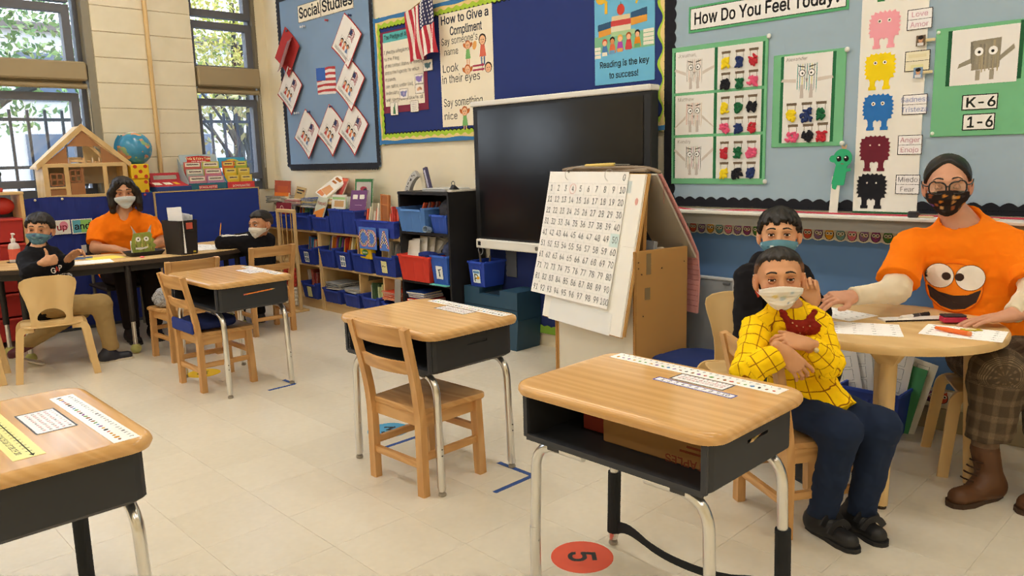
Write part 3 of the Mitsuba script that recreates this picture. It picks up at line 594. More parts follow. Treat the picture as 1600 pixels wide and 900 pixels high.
# compliment chart
k = thing('chart_poster', 'tall cream chart How to Give a Compliment hanging on the dark blue board', 'poster')
put(k+'__sheet', sheet(-4.405, -3.855, 1.465, 2.235, .002, .0135), 'ebe2cd', M=M)
z_ = .0157; bl = '2b3040'
T_ = [('How to Give a', -4.385, 2.165, .055, .49, 1), ('Compliment', -4.29, 2.085, .055, .33, 1), ("Say someone's", -4.385, 2.025, .048, .38, 0), ('name', -4.36, 1.955, .045, .15, 0), ('Look', -4.385, 1.84, .055, .17, 0), ('in their eyes', -4.395, 1.765, .055, .40, 0), ('Say something', -4.385, 1.605, .055, .41, 0), ('nice', -4.385, 1.515, .05, .14, 0)]
put(k+'__lettering', [line(s, x, y, h, w, bl if b else '4a4644', z_, bool(b)) for s, x, y, h, w, b in T_], M=M)
def kid(x, y, s, hair, shirt, girl, body=True):
    p = [(disc(x, y, .034*s, .034*s, .0006, z_, 12), hair), (disc(x, y-.004*s, .027*s, .028*s, .0009, z_, 12), 'e2b48e'), (disc(x-.009*s, y-.002*s, .003*s, .004*s, .0012, z_, 6), '2a2624'), (disc(x+.009*s, y-.002*s, .003*s, .004*s, .0012, z_, 6), '2a2624'), (sheet(x-.009*s, x+.009*s, y-.018*s, y-.015*s, .0012, z_), 'a8524a')]
    if girl: p += [(disc(x-.04*s, y, .012*s, .02*s, .0006, z_, 8, 30), hair), (disc(x+.04*s, y, .012*s, .02*s, .0006, z_, 8, -30), hair)]
    if body:
        p += [(ext([(x-.03*s, y-.1*s), (x+.03*s, y-.1*s), (x+.016*s, y-.03*s), (x-.016*s, y-.03*s)], .0006, z_), shirt)]
        p += [(sheet(x+d*s-.006*s, x+d*s+.006*s, y-.15*s, y-.1*s, .0005, z_), 'd8a888' if girl else '5d6f94') for d in (-.012, .012)]
    return p
put(k+'__drawings', kid(-4.105, 2.0, .9, 'b5652f', '79b06a', 1)+kid(-3.955, 2.02, 1.1, '3a2a22', 'd06a55', 0)+[(disc(-4.035, 1.99, .02, .03, .0006, z_, 12, -20), 'd9a05a')]+kid(-4.115, 1.84, 1.0, 'b5652f', '79b06a', 1, False)+kid(-3.905, 1.835, 1.05, '3a2a22', 'd06a55', 0, False)+[(sheet(-4.06, -3.96, y, y+.012, .0006, z_), 'a03a55') for y in (1.822, 1.85)]+[(ext([(-3.965, y-.008), (-3.94, y+.006), (-3.965, y+.02)], .0006, z_), 'a03a55') for y in (1.822, 1.85)]+kid(-4.16, 1.565, 1.0, 'b5652f', '79b06a', 1)+[(disc(-4.03, 1.57, .03, .04, .0006, z_, 12), 'd98a4a')], M=M)
# reading poster
k = thing('reading_poster', 'bright blue poster Reading is the key to success on the dark blue board', 'poster')
put(k+'__sheet', sheet(-2.99, -2.57, 1.64, 2.24, .002, .0135), '6db4d8', M=M)
put(k+'__lettering', [line('Reading is the key', -2.955, 1.735, .034, .345, '1f2530', z_, True), line('to success!', -2.885, 1.672, .034, .205, '1f2530', z_, True)], M=M)
sx = lambda x, y: (x, y)
p = [(sheet(-2.99, -2.57, 1.82, 1.91, .0004, z_), '7cb593'), (sheet(-2.865, -2.735, 1.985, 2.01, .0006, z_), 'd6c3a0'), (sheet(-2.87, -2.73, 1.955, 1.985, .0006, z_), 'c44a4a'), (sheet(-2.87, -2.73, 1.925, 1.955, .0006, z_), 'd9d4bc'), (sheet(-2.87, -2.7, 1.9, 1.925, .0006, z_), 'a8c79a'),
     (ext([(-2.965, 1.94), (-2.87, 1.95), (-2.87, 1.985), (-2.965, 1.975)], .0006, z_), '34567a'), (ext([(-2.73, 1.985), (-2.62, 1.99), (-2.62, 2.03), (-2.73, 2.015)], .0006, z_), '34567a'), (ext([(-2.96, 1.905), (-2.87, 1.915), (-2.87, 1.95), (-2.96, 1.94)], .0006, z_), 'd99a45'), (ext([(-2.73, 1.945), (-2.62, 1.955), (-2.62, 1.99), (-2.73, 1.985)], .0006, z_), 'd99a45'),
     (disc(-2.8, 2.04, .027, .03, .0006, z_, 14), 'c9463a'), (sheet(-2.802, -2.798, 2.065, 2.082, .0006, z_), '4a5a2a'), (disc(-2.94, 2.12, .04, .035, .0006, z_, 12), 'd9b23e'), (sheet(-2.915, -2.895, 2.03, 2.1, .0006, z_), 'd9b23e'), (ext([(-2.7, 2.06), (-2.69, 2.055), (-2.65, 2.12), (-2.67, 2.13)], .0006, z_), 'd9b23e')]
p += [(sheet(-2.99, -2.945, 1.79+.022*i, 1.808+.022*i, .0006, z_), 'e3e0d2') for i in range(3)]+[(sheet(-2.645, -2.575, 1.83+.022*i, 1.848+.022*i, .0006, z_), 'e3e0d2') for i in range(4)]
for i, (x, h, s) in enumerate(((-2.915, 'c44a3a', '4a78b0'), (-2.86, '2a2422', 'd0714a'), (-2.805, 'd9b04a', 'b04ab0'), (-2.745, '9a5a2a', 'c9444a'), (-2.685, '2a2422', 'd98a2a'))):
    y = 1.875+.006*i; p += [(disc(x, y, .019, .02, .0009, z_, 10), h), (disc(x, y-.006, .015, .015, .0012, z_, 10), 'c98a5a' if i == 1 else 'e6b692'), (ext([(x-.025, y-.07), (x+.025, y-.07), (x+.015, y-.02), (x-.015, y-.02)], .0008, z_), s), (sheet(x-.02, x+.018, y-.075, y-.055, .001, z_), ['e3e0d2', '6a9ac0', 'd9a05a', 'c04a4a', '6aa06a'][i])]
put(k+'__drawing', p, M=M)
# --- feelings board
k = thing('feelings_board', 'light blue feelings board with a black scalloped border above the ledge', 'notice board')
put(k+'__panel', box(-2.5, 1.2, .955, 2.6, 0, .012), '9ab0c2', 'matte', M=M)
put(k+'__border', cat(strip_edge(-2.5, .955, 1.2, .955, lambda L: scallop(L, .016, .065, .045), .004, .0122), strip_edge(-2.505, .96, -2.505, 2.6, lambda L: [(x, -y) for x, y in scallop(L, .012, .06, .065)], .004, .0124)), '1c1d24', M=M)
k = thing('feelings_sign', 'white sign How Do You Feel Today? in a green frame', 'sign')
put(k+'__backing', sheet(-2.355, -1.525, 1.855, 1.985, .004, .013), '57a877', M=M); put(k+'__card', sheet(-2.342, -1.538, 1.87, 1.972, .0015, .017), 'e8e9ea', M=M); put(k+'__edge', outline(-2.345, -1.535, 1.867, 1.975, .004, .0008, .0175), '2a3a30', M=M)
put(k+'__lettering', [line('How Do You Feel Today?', -2.325, 1.893, .058, .76, '1d1e22', .0186, True)], M=M)
YC_ = dict(y='e6cf2e', b='2c3a68', r='b9343f', k='24252b', g='23603f', p='d65a7e')
def tuft(x, y, w, h, c, seed):
    r = np.random.default_rng(seed); p = []
    for _ in range(24):
        p.append(mv(ell_((0, 0, 0), (.0115, .0065, .006), 1), tr(x+(r.random()-.5)*w, y+(r.random()-.5)*h, .004+r.random()*.004) @ rot('z', r.random()*180)))
    return cat(*p)
def yarn(holder, cells, z):
    for n_, (x, y, c, w, h) in enumerate(cells):
        c_ = put(holder+'__yarn_tuft', tuft(x, y-.012, w, h, c, int(abs(x*1000)+abs(y*100))), YC_[c], 'cloth', M=M @ tr(0, 0, z))
        put(c_+'__label', cat(sheet(x-.025, x+.025, y+.034, y+.046, .001), sheet(x-.02, x-.0185, y+.01, y+.036, .001), sheet(x+.0185, x+.02, y+.01, y+.036, .001)), '6f6152', M=M @ tr(0, 0, z))
def child_drawing(cx, cy, s, tint, z, arms):
    p = []
    for sgn in (-1, 1):
        p += [(disc(cx+sgn*.022*s, cy+.02*s, .016*s, .016*s, .0006, z, 12), '3a3a3a'), (disc(cx+sgn*.022*s, cy+.02*s, .013*s, .013*s, .0009, z, 12), 'f2f2f2'), (disc(cx+sgn*.02*s, cy+.019*s, .005*s, .005*s, .0012, z, 8), '222222'), (ext([(cx+sgn*.01*s, cy+.043*s), (cx+sgn*.04*s, cy+.05*s), (cx+sgn*.04*s, cy+.054*s), (cx+sgn*.01*s, cy+.048*s)], .0008, z), '3a3230')]
        p += [(ext([(cx+sgn*.05*s, cy-.004*s), (cx+sgn*.115*s, cy+arms*s), (cx+sgn*.122*s, cy+arms*s-.012*s), (cx+sgn*.05*s, cy-.02*s)], .0009, z), 'c9c2bc'), (ext([(cx+sgn*.012*s, cy-.09*s), (cx+sgn*.03*s, cy-.09*s), (cx+sgn*.028*s, cy-.03*s), (cx+sgn*.016*s, cy-.03*s)], .0005, z), 'bdb6b2')]
    for i in range(9): x = cx-.045*s+.011*s*i; p.append((ext([(x, cy-.05*s-.01*s*(i % 3)), (x+.003*s, cy-.05*s), (x+.004*s, cy+.06*s), (x+.001*s, cy+.06*s)], .0004, z), tint[i % len(tint)]))
    p.append((ext([(cx-.006*s, cy-.004*s), (cx+.006*s, cy-.004*s), (cx, cy-.024*s)], .0007, z), '8a8480')); return p
G1 = thing('display_poster', 'green framed poster with three rows of pupil drawings and yarn tufts on the feelings board', 'poster')
put(G1+'__backing', rbox(-2.455, -1.905, 1.075, 1.79, .013, .02, .002), '72b58a', M=M)
rows = [(1.555, 1.765), (1.335, 1.54), (1.105, 1.32)]
multi(G1+'__strip', ([*[sheet(x0, x1, y0, y1, .0012, .02) for y0, y1 in rows for x0, x1 in ((-2.44, -2.43), (-2.195, -2.18), (-1.93, -1.92))]]), '2a6a46', M=M)
tin = [['9a948e', 'c4a08a', 'a8a49e'], ['c98a7a', 'b0a098', 'd0b8a0'], ['6a6a6a', 'b09070', 'a0b8a0', 'c090a0']]
for i, (y0, y1) in enumerate(rows):
    put(G1+'__drawing_sheet', sheet(-2.43, -2.197, y0, y1, .0012, .0205), 'e3e3e2', M=M); put(G1+'__yarn_sheet', sheet(-2.178, -1.932, y0, y1, .0012, .0205), 'dedfdd', M=M)
    put(G1+'__pencil_drawing', child_drawing(-2.315, (y0+y1)/2-.0, 1.0, tin[i], .0218, (.02, -.06, .05)[i])+[(mv(text(('Jonathan,', 'Matthew', 'Kendry')[i], .018, .0004), tr(-2.415, y1-.03, .0218)), '9a9690')], M=M)
lay = ['ybr kgp', 'ygk pbr', 'rgp ykb']
for i, ((y0, y1), s) in enumerate(zip(rows, lay)):
    cs = s.replace(' ', ''); cells = []
    for j, c in enumerate(cs):
        cells.append(((-2.13, -2.052, -1.978)[j % 3], (y0+y1)/2+(.052 if j < 3 else -.052)-.018, c, .034 if c not in 'kp' else .05, .045))
    yarn(G1, cells, .022)
G2 = thing('display_poster', 'smaller green poster with one pupil drawing over two rows of yarn tufts', 'poster')
put(G2+'__backing', rbox(-1.875, -1.525, 1.255, 1.69, .013, .019, .002), '72b58a', M=M); multi(G2+'__strip', (sheet(-1.835, -1.82, 1.275, 1.68, .0012, .019), sheet(-1.585, -1.57, 1.275, 1.68, .0012, .019)), '2a6a46', M=M)
put(G2+'__sheet', sheet(-1.82, -1.585, 1.275, 1.68, .0012, .0195), 'e2e2e1', M=M); put(G2+'__pencil_drawing', child_drawing(-1.705, 1.575, 1.05, ['3f8a8a', '5aa0a8', 'c9c86a', '8a9aa0'], .0208, -.0)+[(mv(text('Alexander', .016, .0004), tr(-1.81, 1.655, .0208)), '7a7672')], M=M)
yarn(G2, [(-1.775, 1.415, 'y', .035, .045), (-1.70, 1.415, 'b', .05, .055), (-1.63, 1.415, 'g', .028, .04), (-1.765, 1.315, 'p', .06, .04), (-1.69, 1.315, 'k', .045, .045), (-1.62, 1.318, 'r', .042, .05)], .021)
for g_, pts in ((G1, [(-1.9, 1.785), (-1.9, 1.09)]), (G2, [(-1.52, 1.68), (-1.525, 1.265)])):
    for x, y in pts: put(g_+'__clear_pin', mv(ell_((0, 0, .024), (.012, .012, .007), 2), M @ tr(x, y)), 'd6dad8', 'gloss', smooth=True)
# feelings strip: coloured paper cut-outs
k = thing('feelings_strip', 'tall white card strip with a column of coloured paper cut-outs on the feelings board', 'poster')
put(k+'__card', sheet(-1.465, -1.19, .955, 2.05, .004, .014), 'e6e5e0', M=M)
put(k+'__foot', sheet(-1.465, -1.19, .95, .958, .006, .014), '2f5a3c', M=M); put(k+'__green_cut_out', cat(*[sheet(x, x+.03, 1.865, 1.9, .0008) for x in (-1.40, -1.33)]), '3d7a4c', M=M @ tr(0, 0, .018))
def fuzzy(cx, cy, w, h, seed, z=.018):
    r = np.random.default_rng(seed); b = []
    n = 44
    for i in range(n):
        t = 2*PI*i/n; q = .5*(abs(math.cos(t))**4+abs(math.sin(t))**4)**(-.25); rr_ = 1 if i % 2 else .9-.06*r.random(); b.append((cx+w*q*rr_*math.cos(t), cy+h*q*rr_*math.sin(t)))
    legs = [sbox(cx+s*.22*w-.011, cy-h*.5-.032, cx+s*.22*w+.011, cy-h*.4) for s in (-1, 1)]+[sbox(cx+s*.22*w-.016, cy-h*.5-.036, cx+s*.22*w+.016, cy-h*.5-.022) for s in (-1, 1)]
    return ext(unary_union([Polygon(b).buffer(0)]+legs), .0025, z)
MON = [(-1.365, 1.765, 'e79fae', 'pink'), (-1.375, 1.59, 'e8cf1c', 'yellow'), (-1.375, 1.415, '2f6fb8', 'blue'), (-1.38, 1.235, '6a2433', 'dark red'), (-1.385, 1.068, '1c1c22', 'black')]
for i, (x, y, c, nm) in enumerate(MON):
    q = thing('paper_cut_out', f'{nm} shaggy paper cut-out in the column on the white strip', 'paper cut-out', 'paper cut-outs on the feelings strip')
    put(q+'__shape', fuzzy(x, y, .135, .122, i), c, M=M)
    put(q+'__marks', [(disc(x+s*.02, y+.018, .0085, .0085, .0004, .0205, 10), 'e8e2da' if i < 3 else c) for s in (-1, 1)]+[(disc(x+s*.02, y+.018, .004, .004, .0008, .0205, 8), '2a2020' if i < 3 else 'd8cfc8') for s in (-1, 1)], M=M)
CARDS = [('Love', 'Amor', 'c08aa0', 1.77), ('', '', 'cfc08a', 1.6), ('Sadness', 'Tristeza', '7a86b8', 1.42), ('Anger', 'Enojo', 'b07a8a', 1.25), ('Miedo', 'Fear', '6a6a70', 1.08)]
for a, b, c, y in CARDS:
    q = thing('word_card', f'white two-line word card {a} over {b} at the right edge of the white strip' if a else 'cream two-line card with faint yellow print below the card Love', 'word card', 'feeling word cards on the white strip'); x = -1.222 if y > 1.3 else -1.232
    put(q+'__card', sheet(x-.05, x+.05, y-.042, y+.042, .0015, .02), 'e9e9ec' if a else 'e4dfc4', M=M)
    put(q+'__lettering', [(outline(x-.05, x+.05, y-.042, y+.042, .003, .0005, .0215), '3a3a40'), (sheet(x-.05, x+.05, y-.001, y+.001, .0005, .0215), '3a3a40'), *([(mv(text(a, .021, .0005, center=True), tr(x, y+.011, .0215)), c), (mv(text(b, .021, .0005, center=True), tr(x, y-.031, .0215)), c)] if a else [(sheet(x-.035, x+.035, y+.014, y+.028, .0004, .0215), 'ddd6b4'), (sheet(x-.025, x+.025, y-.03, y-.016, .0004, .0215), 'dcd8a4')])], M=M)
for i, (x, y, cc) in enumerate(((-1.21, 1.68, '6a5a4a'), (-1.213, 1.55, '7a94b4'))):
    q = thing('clothes_peg', f'wooden peg with a small photo card clipped {("just below the card Love","on the faint yellow card")[i]}', 'clothes peg', 'photo pegs on the white strip')
    put(q+'__peg', rbox(x-.005, x+.055, y-.006, y+.006, .0218, .03, .002), 'd8c9a0', M=M); put(q+'__photo', [(sheet(x-.018, x+.018, y-.022, y+.022, .001, .0305), cc), (disc(x, y+.003, .009, .012, .0006, .0315, 10), 'c99a7a'), (disc(x, y+.012, .011, .008, .0009, .0315, 10), '2a2422'), (sheet(x-.012, x+.012, y-.02, y-.008, .0006, .0315), 'd6d6d8')], M=M)
# K-6 poster
k = thing('green_poster', 'green poster with a grey creature drawing above the cards K-6 and 1-6', 'poster')
put(k+'__backing', rbox(-1.155, -.72, 1.28, 1.72, .013, .02, .002), '72b58a', M=M); put(k+'__sheet', sheet(-1.092, -.852, 1.485, 1.705, .0012, .0205), 'e4e4e4', M=M); multi(k+'__strip', (sheet(-1.107, -1.092, 1.485, 1.705, .0015, .0203), sheet(-.852, -.838, 1.495, 1.715, .0015, .0203)), '24583a', M=M)
cx, cy = -.965, 1.6
gr = ['8a8678', '9a9484', '78746a', 'a69a7e']; p = [(ext([(cx-.05, cy-.06), (cx+.05, cy-.055), (cx+.052, cy+.06), (cx-.05, cy+.055)], .0006, .0217), '8f897a')]
r_ = np.random.default_rng(3)
for i in range(30): x = cx-.055+.11*r_.random(); y = cy-.075+.06*r_.random(); p.append((ext([(x, y), (x+.004, y), (x+.006, y+.07), (x-.002, y+.07)], .0009, .0217), gr[i % 4]))
for s in (-1, 1): p += [(ext([(cx+s*.05, cy-.01), (cx+s*.095, cy+(.0 if s > 0 else -.06)+.03), (cx+s*.1, cy+(0 if s > 0 else -.06)+.012), (cx+s*.05, cy-.03)], .0006, .0217), '918c7e'), (sheet(cx+s*.025-.008, cx+s*.025+.008, cy-.1, cy-.06, .0006, .0217), '9a9486'), (disc(cx+s*.025, cy+.012, .016, .017, .0014, .0217, 12), 'eeeeee'), (disc(cx+s*.024, cy+.01, .006, .006, .0018, .0217, 8), '201e1c')]
put(k+'__pencil_drawing', p, M=M)
for s, x0, x1, y0, y1 in (('K-6', -1.04, -.91, 1.383, 1.445), ('1-6', -1.033, -.915, 1.302, 1.368)):
    c = put(k+'__card', sheet(x0, x1, y0, y1, .0015, .0205), 'e8e8e6', M=M); put(c+'__edge', outline(x0, x1, y0, y1, .004, .0006, .022), '25302a', M=M); put(c+'__lettering', [line(s, x0+.012, y0+.012, y1-y0-.024, x1-x0-.024, '1e2420', .022, True)], M=M)
put(k+'__pins', mv(cat(*[ell_((x, y, .022), (.008, .008, .005), 1) for x, y in ((-1.145, 1.705), (-1.145, 1.295))]), M), 'd6e6d8', 'gloss')
# green puppet on a stick, standing on the ledge
k = thing('stick_puppet', 'green big-eyed paper puppet on a white stick leaning on the ledge', 'puppet')
Mp = wall(-1.54, .945, .05) @ rot('z', -3)
put(k+'__stick', rbox(-.022, .018, 0, .17, 0, .003, .001), 'e4e2dc', M=Mp)
put(k+'__figure', ext(unary_union([Point(.02, .255).buffer(.042), Polygon([(-.012, .14), (.03, .14), (.036, .22), (.0, .22)]).buffer(.008), Point(-.024, .25).buffer(.016), Polygon([(.03, .19), (.062, .2), (.06, .212), (.03, .206)]), Polygon([(-.012, .15), (.004, .15), (-.002, .115), (-.012, .12)]).buffer(.004)]), .004, .003), '35a877', M=Mp)
put(k+'__face', [(disc(.004, .252, .0115, .0135, .0006, .007, 12), '151515'), (disc(.037, .254, .0115, .0135, .0006, .007, 12), '151515'), (disc(.0, .257, .004, .004, .0009, .007, 8), 'f0f0f0'), (disc(.033, .259, .004, .004, .0009, .007, 8), 'f0f0f0'), (sheet(.014, .028, .228, .231, .0006, .007), '8a4a50')], M=Mp)
put(k+'__tuft', ext([(.014, .294), (.03, .294), (.034, .318), (.022, .305), (.008, .314)], .003, .003), 'b59a7a', M=Mp)
# --- ledge, owl strips, lower wall
k = put('wall_ledge', cat(rbox(-2.62, 1.4, 3.47, 3.63, .93, .945, .003)), 'dcdcd8', 'satin', kind='structure')
put('wall_ledge__underside', cat(box(-2.62, 1.4, 3.5, 3.63, .875, .93)), '8d8c88', 'satin')
put('wall_panel_back', box(-2.6, 1.4, 3.618, 3.63, .19, .875), '5d80ad', 'matte', kind='structure')
for nm, z0, lab in (('owl_border', .808, 'strip of colourful owls under the ledge'), ('owl_border', .115, 'strip of owls along the foot of the wall')):
    k = thing(nm, lab, 'border strip'); h = .067
    put(k+'__strip', mv(ext(scallop(3.2, .008, .0533, .06), .0015), wall(-2.56, z0+h, .0125) @ np.diag([1, -1, 1, 1.])), 'ddd6c6')
    OC = ['5f7f80', 'd8b92e', 'd07f3e', '8a4a72', 'd0553e', '86688e', 'd99a2e', '6f9a98', 'd9798e', '8f6a92', '8a3f74', '4f7f3c']
    proto = {}
    for i in range(60):
        x = -2.53+.0533*i; ci = i % 12
        if x > .6: break
        if ci not in proto:
            tl = (i*37 % 30)-15 if i % 2 else 0
            pr = [(disc(0, 0, .0225, .026, .0012, 0, 12), '2f2a2c'), (disc(0, 0, .02, .0235, .0016, 0, 12), OC[ci]), (ext([(-.018, .012), (-.016, .03), (-.004, .02), (.004, .02), (.016, .03), (.018, .012)], .0014), OC[ci])]
            for s in (-1, 1): pr += [(disc(s*.0085, .006, .0085, .0085, .002, 0, 10), 'eae2d2'), (disc(s*.0085, .006, .004, .004, .0024, 0, 8), '241f22')]
            pr.append((ext([(-.004, -.001), (.004, -.001), (0, -.009)], .0024), 'd9a03a'))
            proto[ci] = put(k+'__owl', [(mv(m, rot('z', tl)), c) for m, c in pr], M=np.eye(4)); q = proto[ci]
            base_ = dict(scene[q])
            scene[q] = {**base_, 'to_world': mi.ScalarTransform4f(wall(x, z0+.034, .0142))}; proto[ci] = (base_,)
        else:
            scene[uniq(k+'__owl')] = {**proto[ci][0], 'to_world': mi.ScalarTransform4f(wall(x, z0+.034, .0142))}
k = thing('red_string', 'thin red string lying along the ledge', 'string'); put(k+'__cord', tube(smoothpath([(-2.62, 3.52, 1.0), (-2.5, 3.5, .985), (-2.35, 3.53, .952), (-2.0, 3.55, .949), (-1.6, 3.54, .949), (-1.2, 3.56, .949), (-.6, 3.55, .949)], 40), .004, 6), 'c0485a')
for x, c, lab in ((-1.17, '3a3a40', 'small dark clip on the ledge behind the woman in glasses'), (-.93, '5f86b8', 'small photo peg lying on the ledge right of the woman in glasses')):
    k = thing('ledge_clip', lab, 'clip'); put(k+'__body', rbox(x-.02, x+.02, 3.5, 3.53, .9455, .972, .004), c, 'gloss'); put(k+'__stick', rbox(x+.02, x+.08, 3.51, 3.52, .9455, .954, .002), 'd8c9a0')
k = thing('leaning_whiteboard', 'grey framed board leaning on the blue wall beside the easel', 'board'); Mg = wall(0, 0, .012) @ rot('x', 3)
put(k+'__board', rbox(-2.5, -2.02, .0, .585, .002, .02, .003), '8f959c', 'satin', M=Mg @ tr(0, 0, .03)); put(k+'__frame', cat(rbox(-2.5, -2.02, .585, .6, 0, .025, .003), rbox(-2.03, -2.015, 0, .6, 0, .025, .003)), 'b7bbbf', 'satin', M=Mg @ tr(0, 0, .03)); put(k+'__latch', mv(rbox(-2.08, -2.04, .565, .58, .02, .032, .003), Mg @ tr(0, 0, .03)), '55585c', 'satin')
# --- interactive screen
k = thing('display_screen', 'large black interactive display with white bars along its top and bottom', 'screen')
put(k+'__body', rbox(-3.92, -2.49, 3.47, 3.54, .685, 1.575, .006), '17181b', 'satin'); put(k+'__glass', box(-3.87, -2.54, 3.466, 3.471, .72, 1.55), '121316', 'screen')
put(k+'__top_bar', rbox(-3.93, -2.49, 3.455, 3.55, 1.572, 1.605, .006), 'dcdad6', 'satin'); b = put(k+'__bottom_bar', rbox(-3.9, -2.52, 3.44, 3.5, .645, .705, .006), 'e2e0da', 'satin')
put(b+'__sensor', cat(box(-3.875, -3.85, 3.437, 3.442, .665, .69)), '1c1c1e'); put(b+'__port', mv(disc(-3.33, .675, .014, .014, .004, .0), wall(0, 0, .187)), '77736c'); put(k+'__wall_mount', box(-3.5, -2.9, 3.54, 3.63, .95, 1.35), '2a2a2c')
k = thing('blue_backdrop', 'dark blue paper covering the wall below the big display', 'wall paper'); put(k+'__sheet', box(-3.95, -2.62, 3.615, 3.627, .1, .9), '26336a'); put(k+'__border', cat(strip_edge(-3.5, .09, -2.7, .09, lambda L: scallop(L, .01, .06, .05), .003, .016)), '7fa83c', M=M)
# ---------------------------------------------------------------- easel with number chart
EA = np.array([-2.97, 3.18, 0]); eu = np.array([.9743, -.2252, 0]); ev = np.array([.2252, .9743, 0])
ME = basis(eu, ev, (0, 0, 1), EA)
k = thing('teaching_easel', 'wooden A-frame teaching easel on a tan box base with a storage tray', 'easel')
put(k+'__side_panel', rbox(.715, .735, 0, .345, 0, .775, .003), 'b78a50', 'satin', M=ME); put(k+'__side_panel', rbox(.045, .065, 0, .345, 0, .775, .003), 'b78a50', 'satin', M=ME)
put(k+'__front_panel', box(.065, .715, .006, .018, .03, .70), 'd9d3c4', 'satin', M=ME); put(k+'__back_panel', box(.065, .715, .325, .337, .03, .70), 'b78a50', 'satin', M=ME)
multi(k+'__edge_trim', (rbox(.043, .058, -.006, .006, 0, .70, .002), rbox(.722, .737, -.005, .008, 0, .775, .002)), 'a97b42', 'satin', M=ME)
put(k+'__tray', box(.065, .715, .018, .325, .60, .615), 'b08650', 'satin', M=ME)
multi(k+'__tape_patch', (box(.7352, .7358, .07, .10, .655, .76), box(.7352, .7358, .06, .095, .53, .59)), '85714f', 'satin', M=ME); put(k+'__screws', mv(cat(*[cyl((.735, y, z), (.737, y, z), .004, n=8) for y, z in ((.02, .72), (.02, .69), (.32, .7), (.17, .68), (.04, .66), (.05, .45))]), ME), '5f4a30')
fa, fb = np.array([-.06, .36]), np.array([.10, 1.145])     # front board: (depth, z) bottom and top
ra, rb = np.array([.40, .40]), np.array([.14, 1.145])
def slab(a, b, s0, s1, th, off=0.0, z0=0.0, z1=1.0):
    d = b-a; L = np.linalg.norm(d); d = d/L; n = np.array([-d[1], d[0]]); n = n if n[0] < 0 else -n
    q = [a+d*L*t+n*o for t, o in ((z0, off), (z1, off), (z1, off+th), (z0, off+th))]
    return hull([(s, y, z) for s in (s0, s1) for y, z in q])
put(k+'__front_board', slab(fa, fb, .02, .735, .012), 'c59a5e', 'satin', M=ME)
put(k+'__rear_board', slab(rb, np.array([.41, .715]), .45, .735, .012), 'b8b0a0', 'satin', M=ME)
multi(k+'__post', (slab(np.array([.09, .6]), np.array([.115, 1.13]), .07, .11, .02), slab(np.array([.09, .6]), np.array([.115, 1.13]), .66, .70, .02)), 'a97b42', 'satin', M=ME)
FR = lambda t, s, off: (lambda d, n: EA+eu*s+ev*(fa+d*t+n*off)[0]+np.array([0, 0, (fa+d*t+n*off)[1]]))((fb-fa), np.array([-(fb-fa)[1], (fb-fa)[0]])/np.linalg.norm(fb-fa))
fdir = fb-fa; FL = np.linalg.norm(fdir); fdir = fdir/FL
MF = ME @ basis((1, 0, 0), (0, fdir[0], fdir[1]), (0, -fdir[1], fdir[0]), (0, fa[0], fa[1]))     # on the front board: x along, y up the slope, z out
k = thing('paper_pad', 'large white chart pad hanging on the easel behind the number chart', 'paper pad')
put(k+'__sheets', box(.035, .725, -.005, FL-.005, .013, .026), 'eeece6', M=MF); put(k+'__cardboard', box(.03, .73, -.01, FL, .0122, .0135), 'b5884c', M=MF); put(k+'__torn_page', box(.1, .64, -.012, .1, .026, .0285), 'e4e5e4', M=MF)
put(k+'__print', [(box(.595, .635, FL-.1, FL-.04, .0262, .0266), 'c9d3d6'), (disc(.69, FL-.14, .012, .018, .0005, .0262, 12), 'd8a49c'), (box(.64, .725, FL*.545, FL*.547, .0262, .0266), 'c9c6be')], M=MF)
k = thing('ruled_pad', 'pink grid paper pad hanging down the rear of the easel', 'paper pad')
def rear(s0, s1, o):
    P_ = [(.15, 1.14), (.24, 1.0), (.33, .86), (.402, .73), (.415, .6), (.405, .42)]; R = []
    for y, z in P_: R.append(np.array([(s0, y+o, z), (s1, y+o, z), (s1, y+o+.01, z+.004), (s0, y+o+.01, z+.004)]))
    return loft(R)
put(k+'__sheets', rear(.45, .745, .0), 'c98f8c', M=ME); put(k+'__cover', rear(.455, .73, .014), 'cfcabb', M=ME)
put(k+'__grid', mv(cat(*[box(.745, .7462, y0-.0, y0+.003, z0, z1) for y0, z0, z1 in ((.17, 1.0, 1.1),)]), ME), 'a0605e')
lines = []
for i in range(26):
    t = i/26; y = np.interp(1.13-.7*t, [.42, .6, .73, .86, 1.0, 1.14], [.405, .415, .402, .33, .24, .15]); lines.append(box(.45, .746, y-.0015, y+.001, 1.13-.7*t, 1.1315-.7*t))
put(k+'__ruling', cat(*lines), 'a86a68', M=ME)
k = thing('number_chart', 'white hundreds chart numbered 0 to 100 hanging at the front of the easel', 'chart')
cw0, cw1, cy0, cy1 = -.085, .61, .115, FL+.004; cwid, chei = cw1-cw0, cy1-cy0
def warp(m): v, f = vf(m); v = v.copy(); t = (v[:, 1]-cy0)/chei; v[:, 2] += .034+.05*(1-t)**2*((v[:, 0]-.26)/.35)**2*.4+.012*np.sin(v[:, 0]*7)*(1-t); return v, f
n = 14; xs, ys = np.linspace(cw0, cw1, n), np.linspace(cy0, cy1, n); v = np.array([(x, y, 0) for y in ys for x in xs]); f = np.array([(j*n+i, j*n+i+1, j*n+i+n+1, j*n+i+n) for j in range(n-1) for i in range(n-1)])
vq, fq = vf((v, f)); sh = cat((vq, fq), (vq-[0, 0, .0012], fq[:, ::-1]))
put(k+'__sheet', warp(sh), 'f0efec', smooth=False, M=MF)
ch = chei/11; cwd = cwid/10; p = []
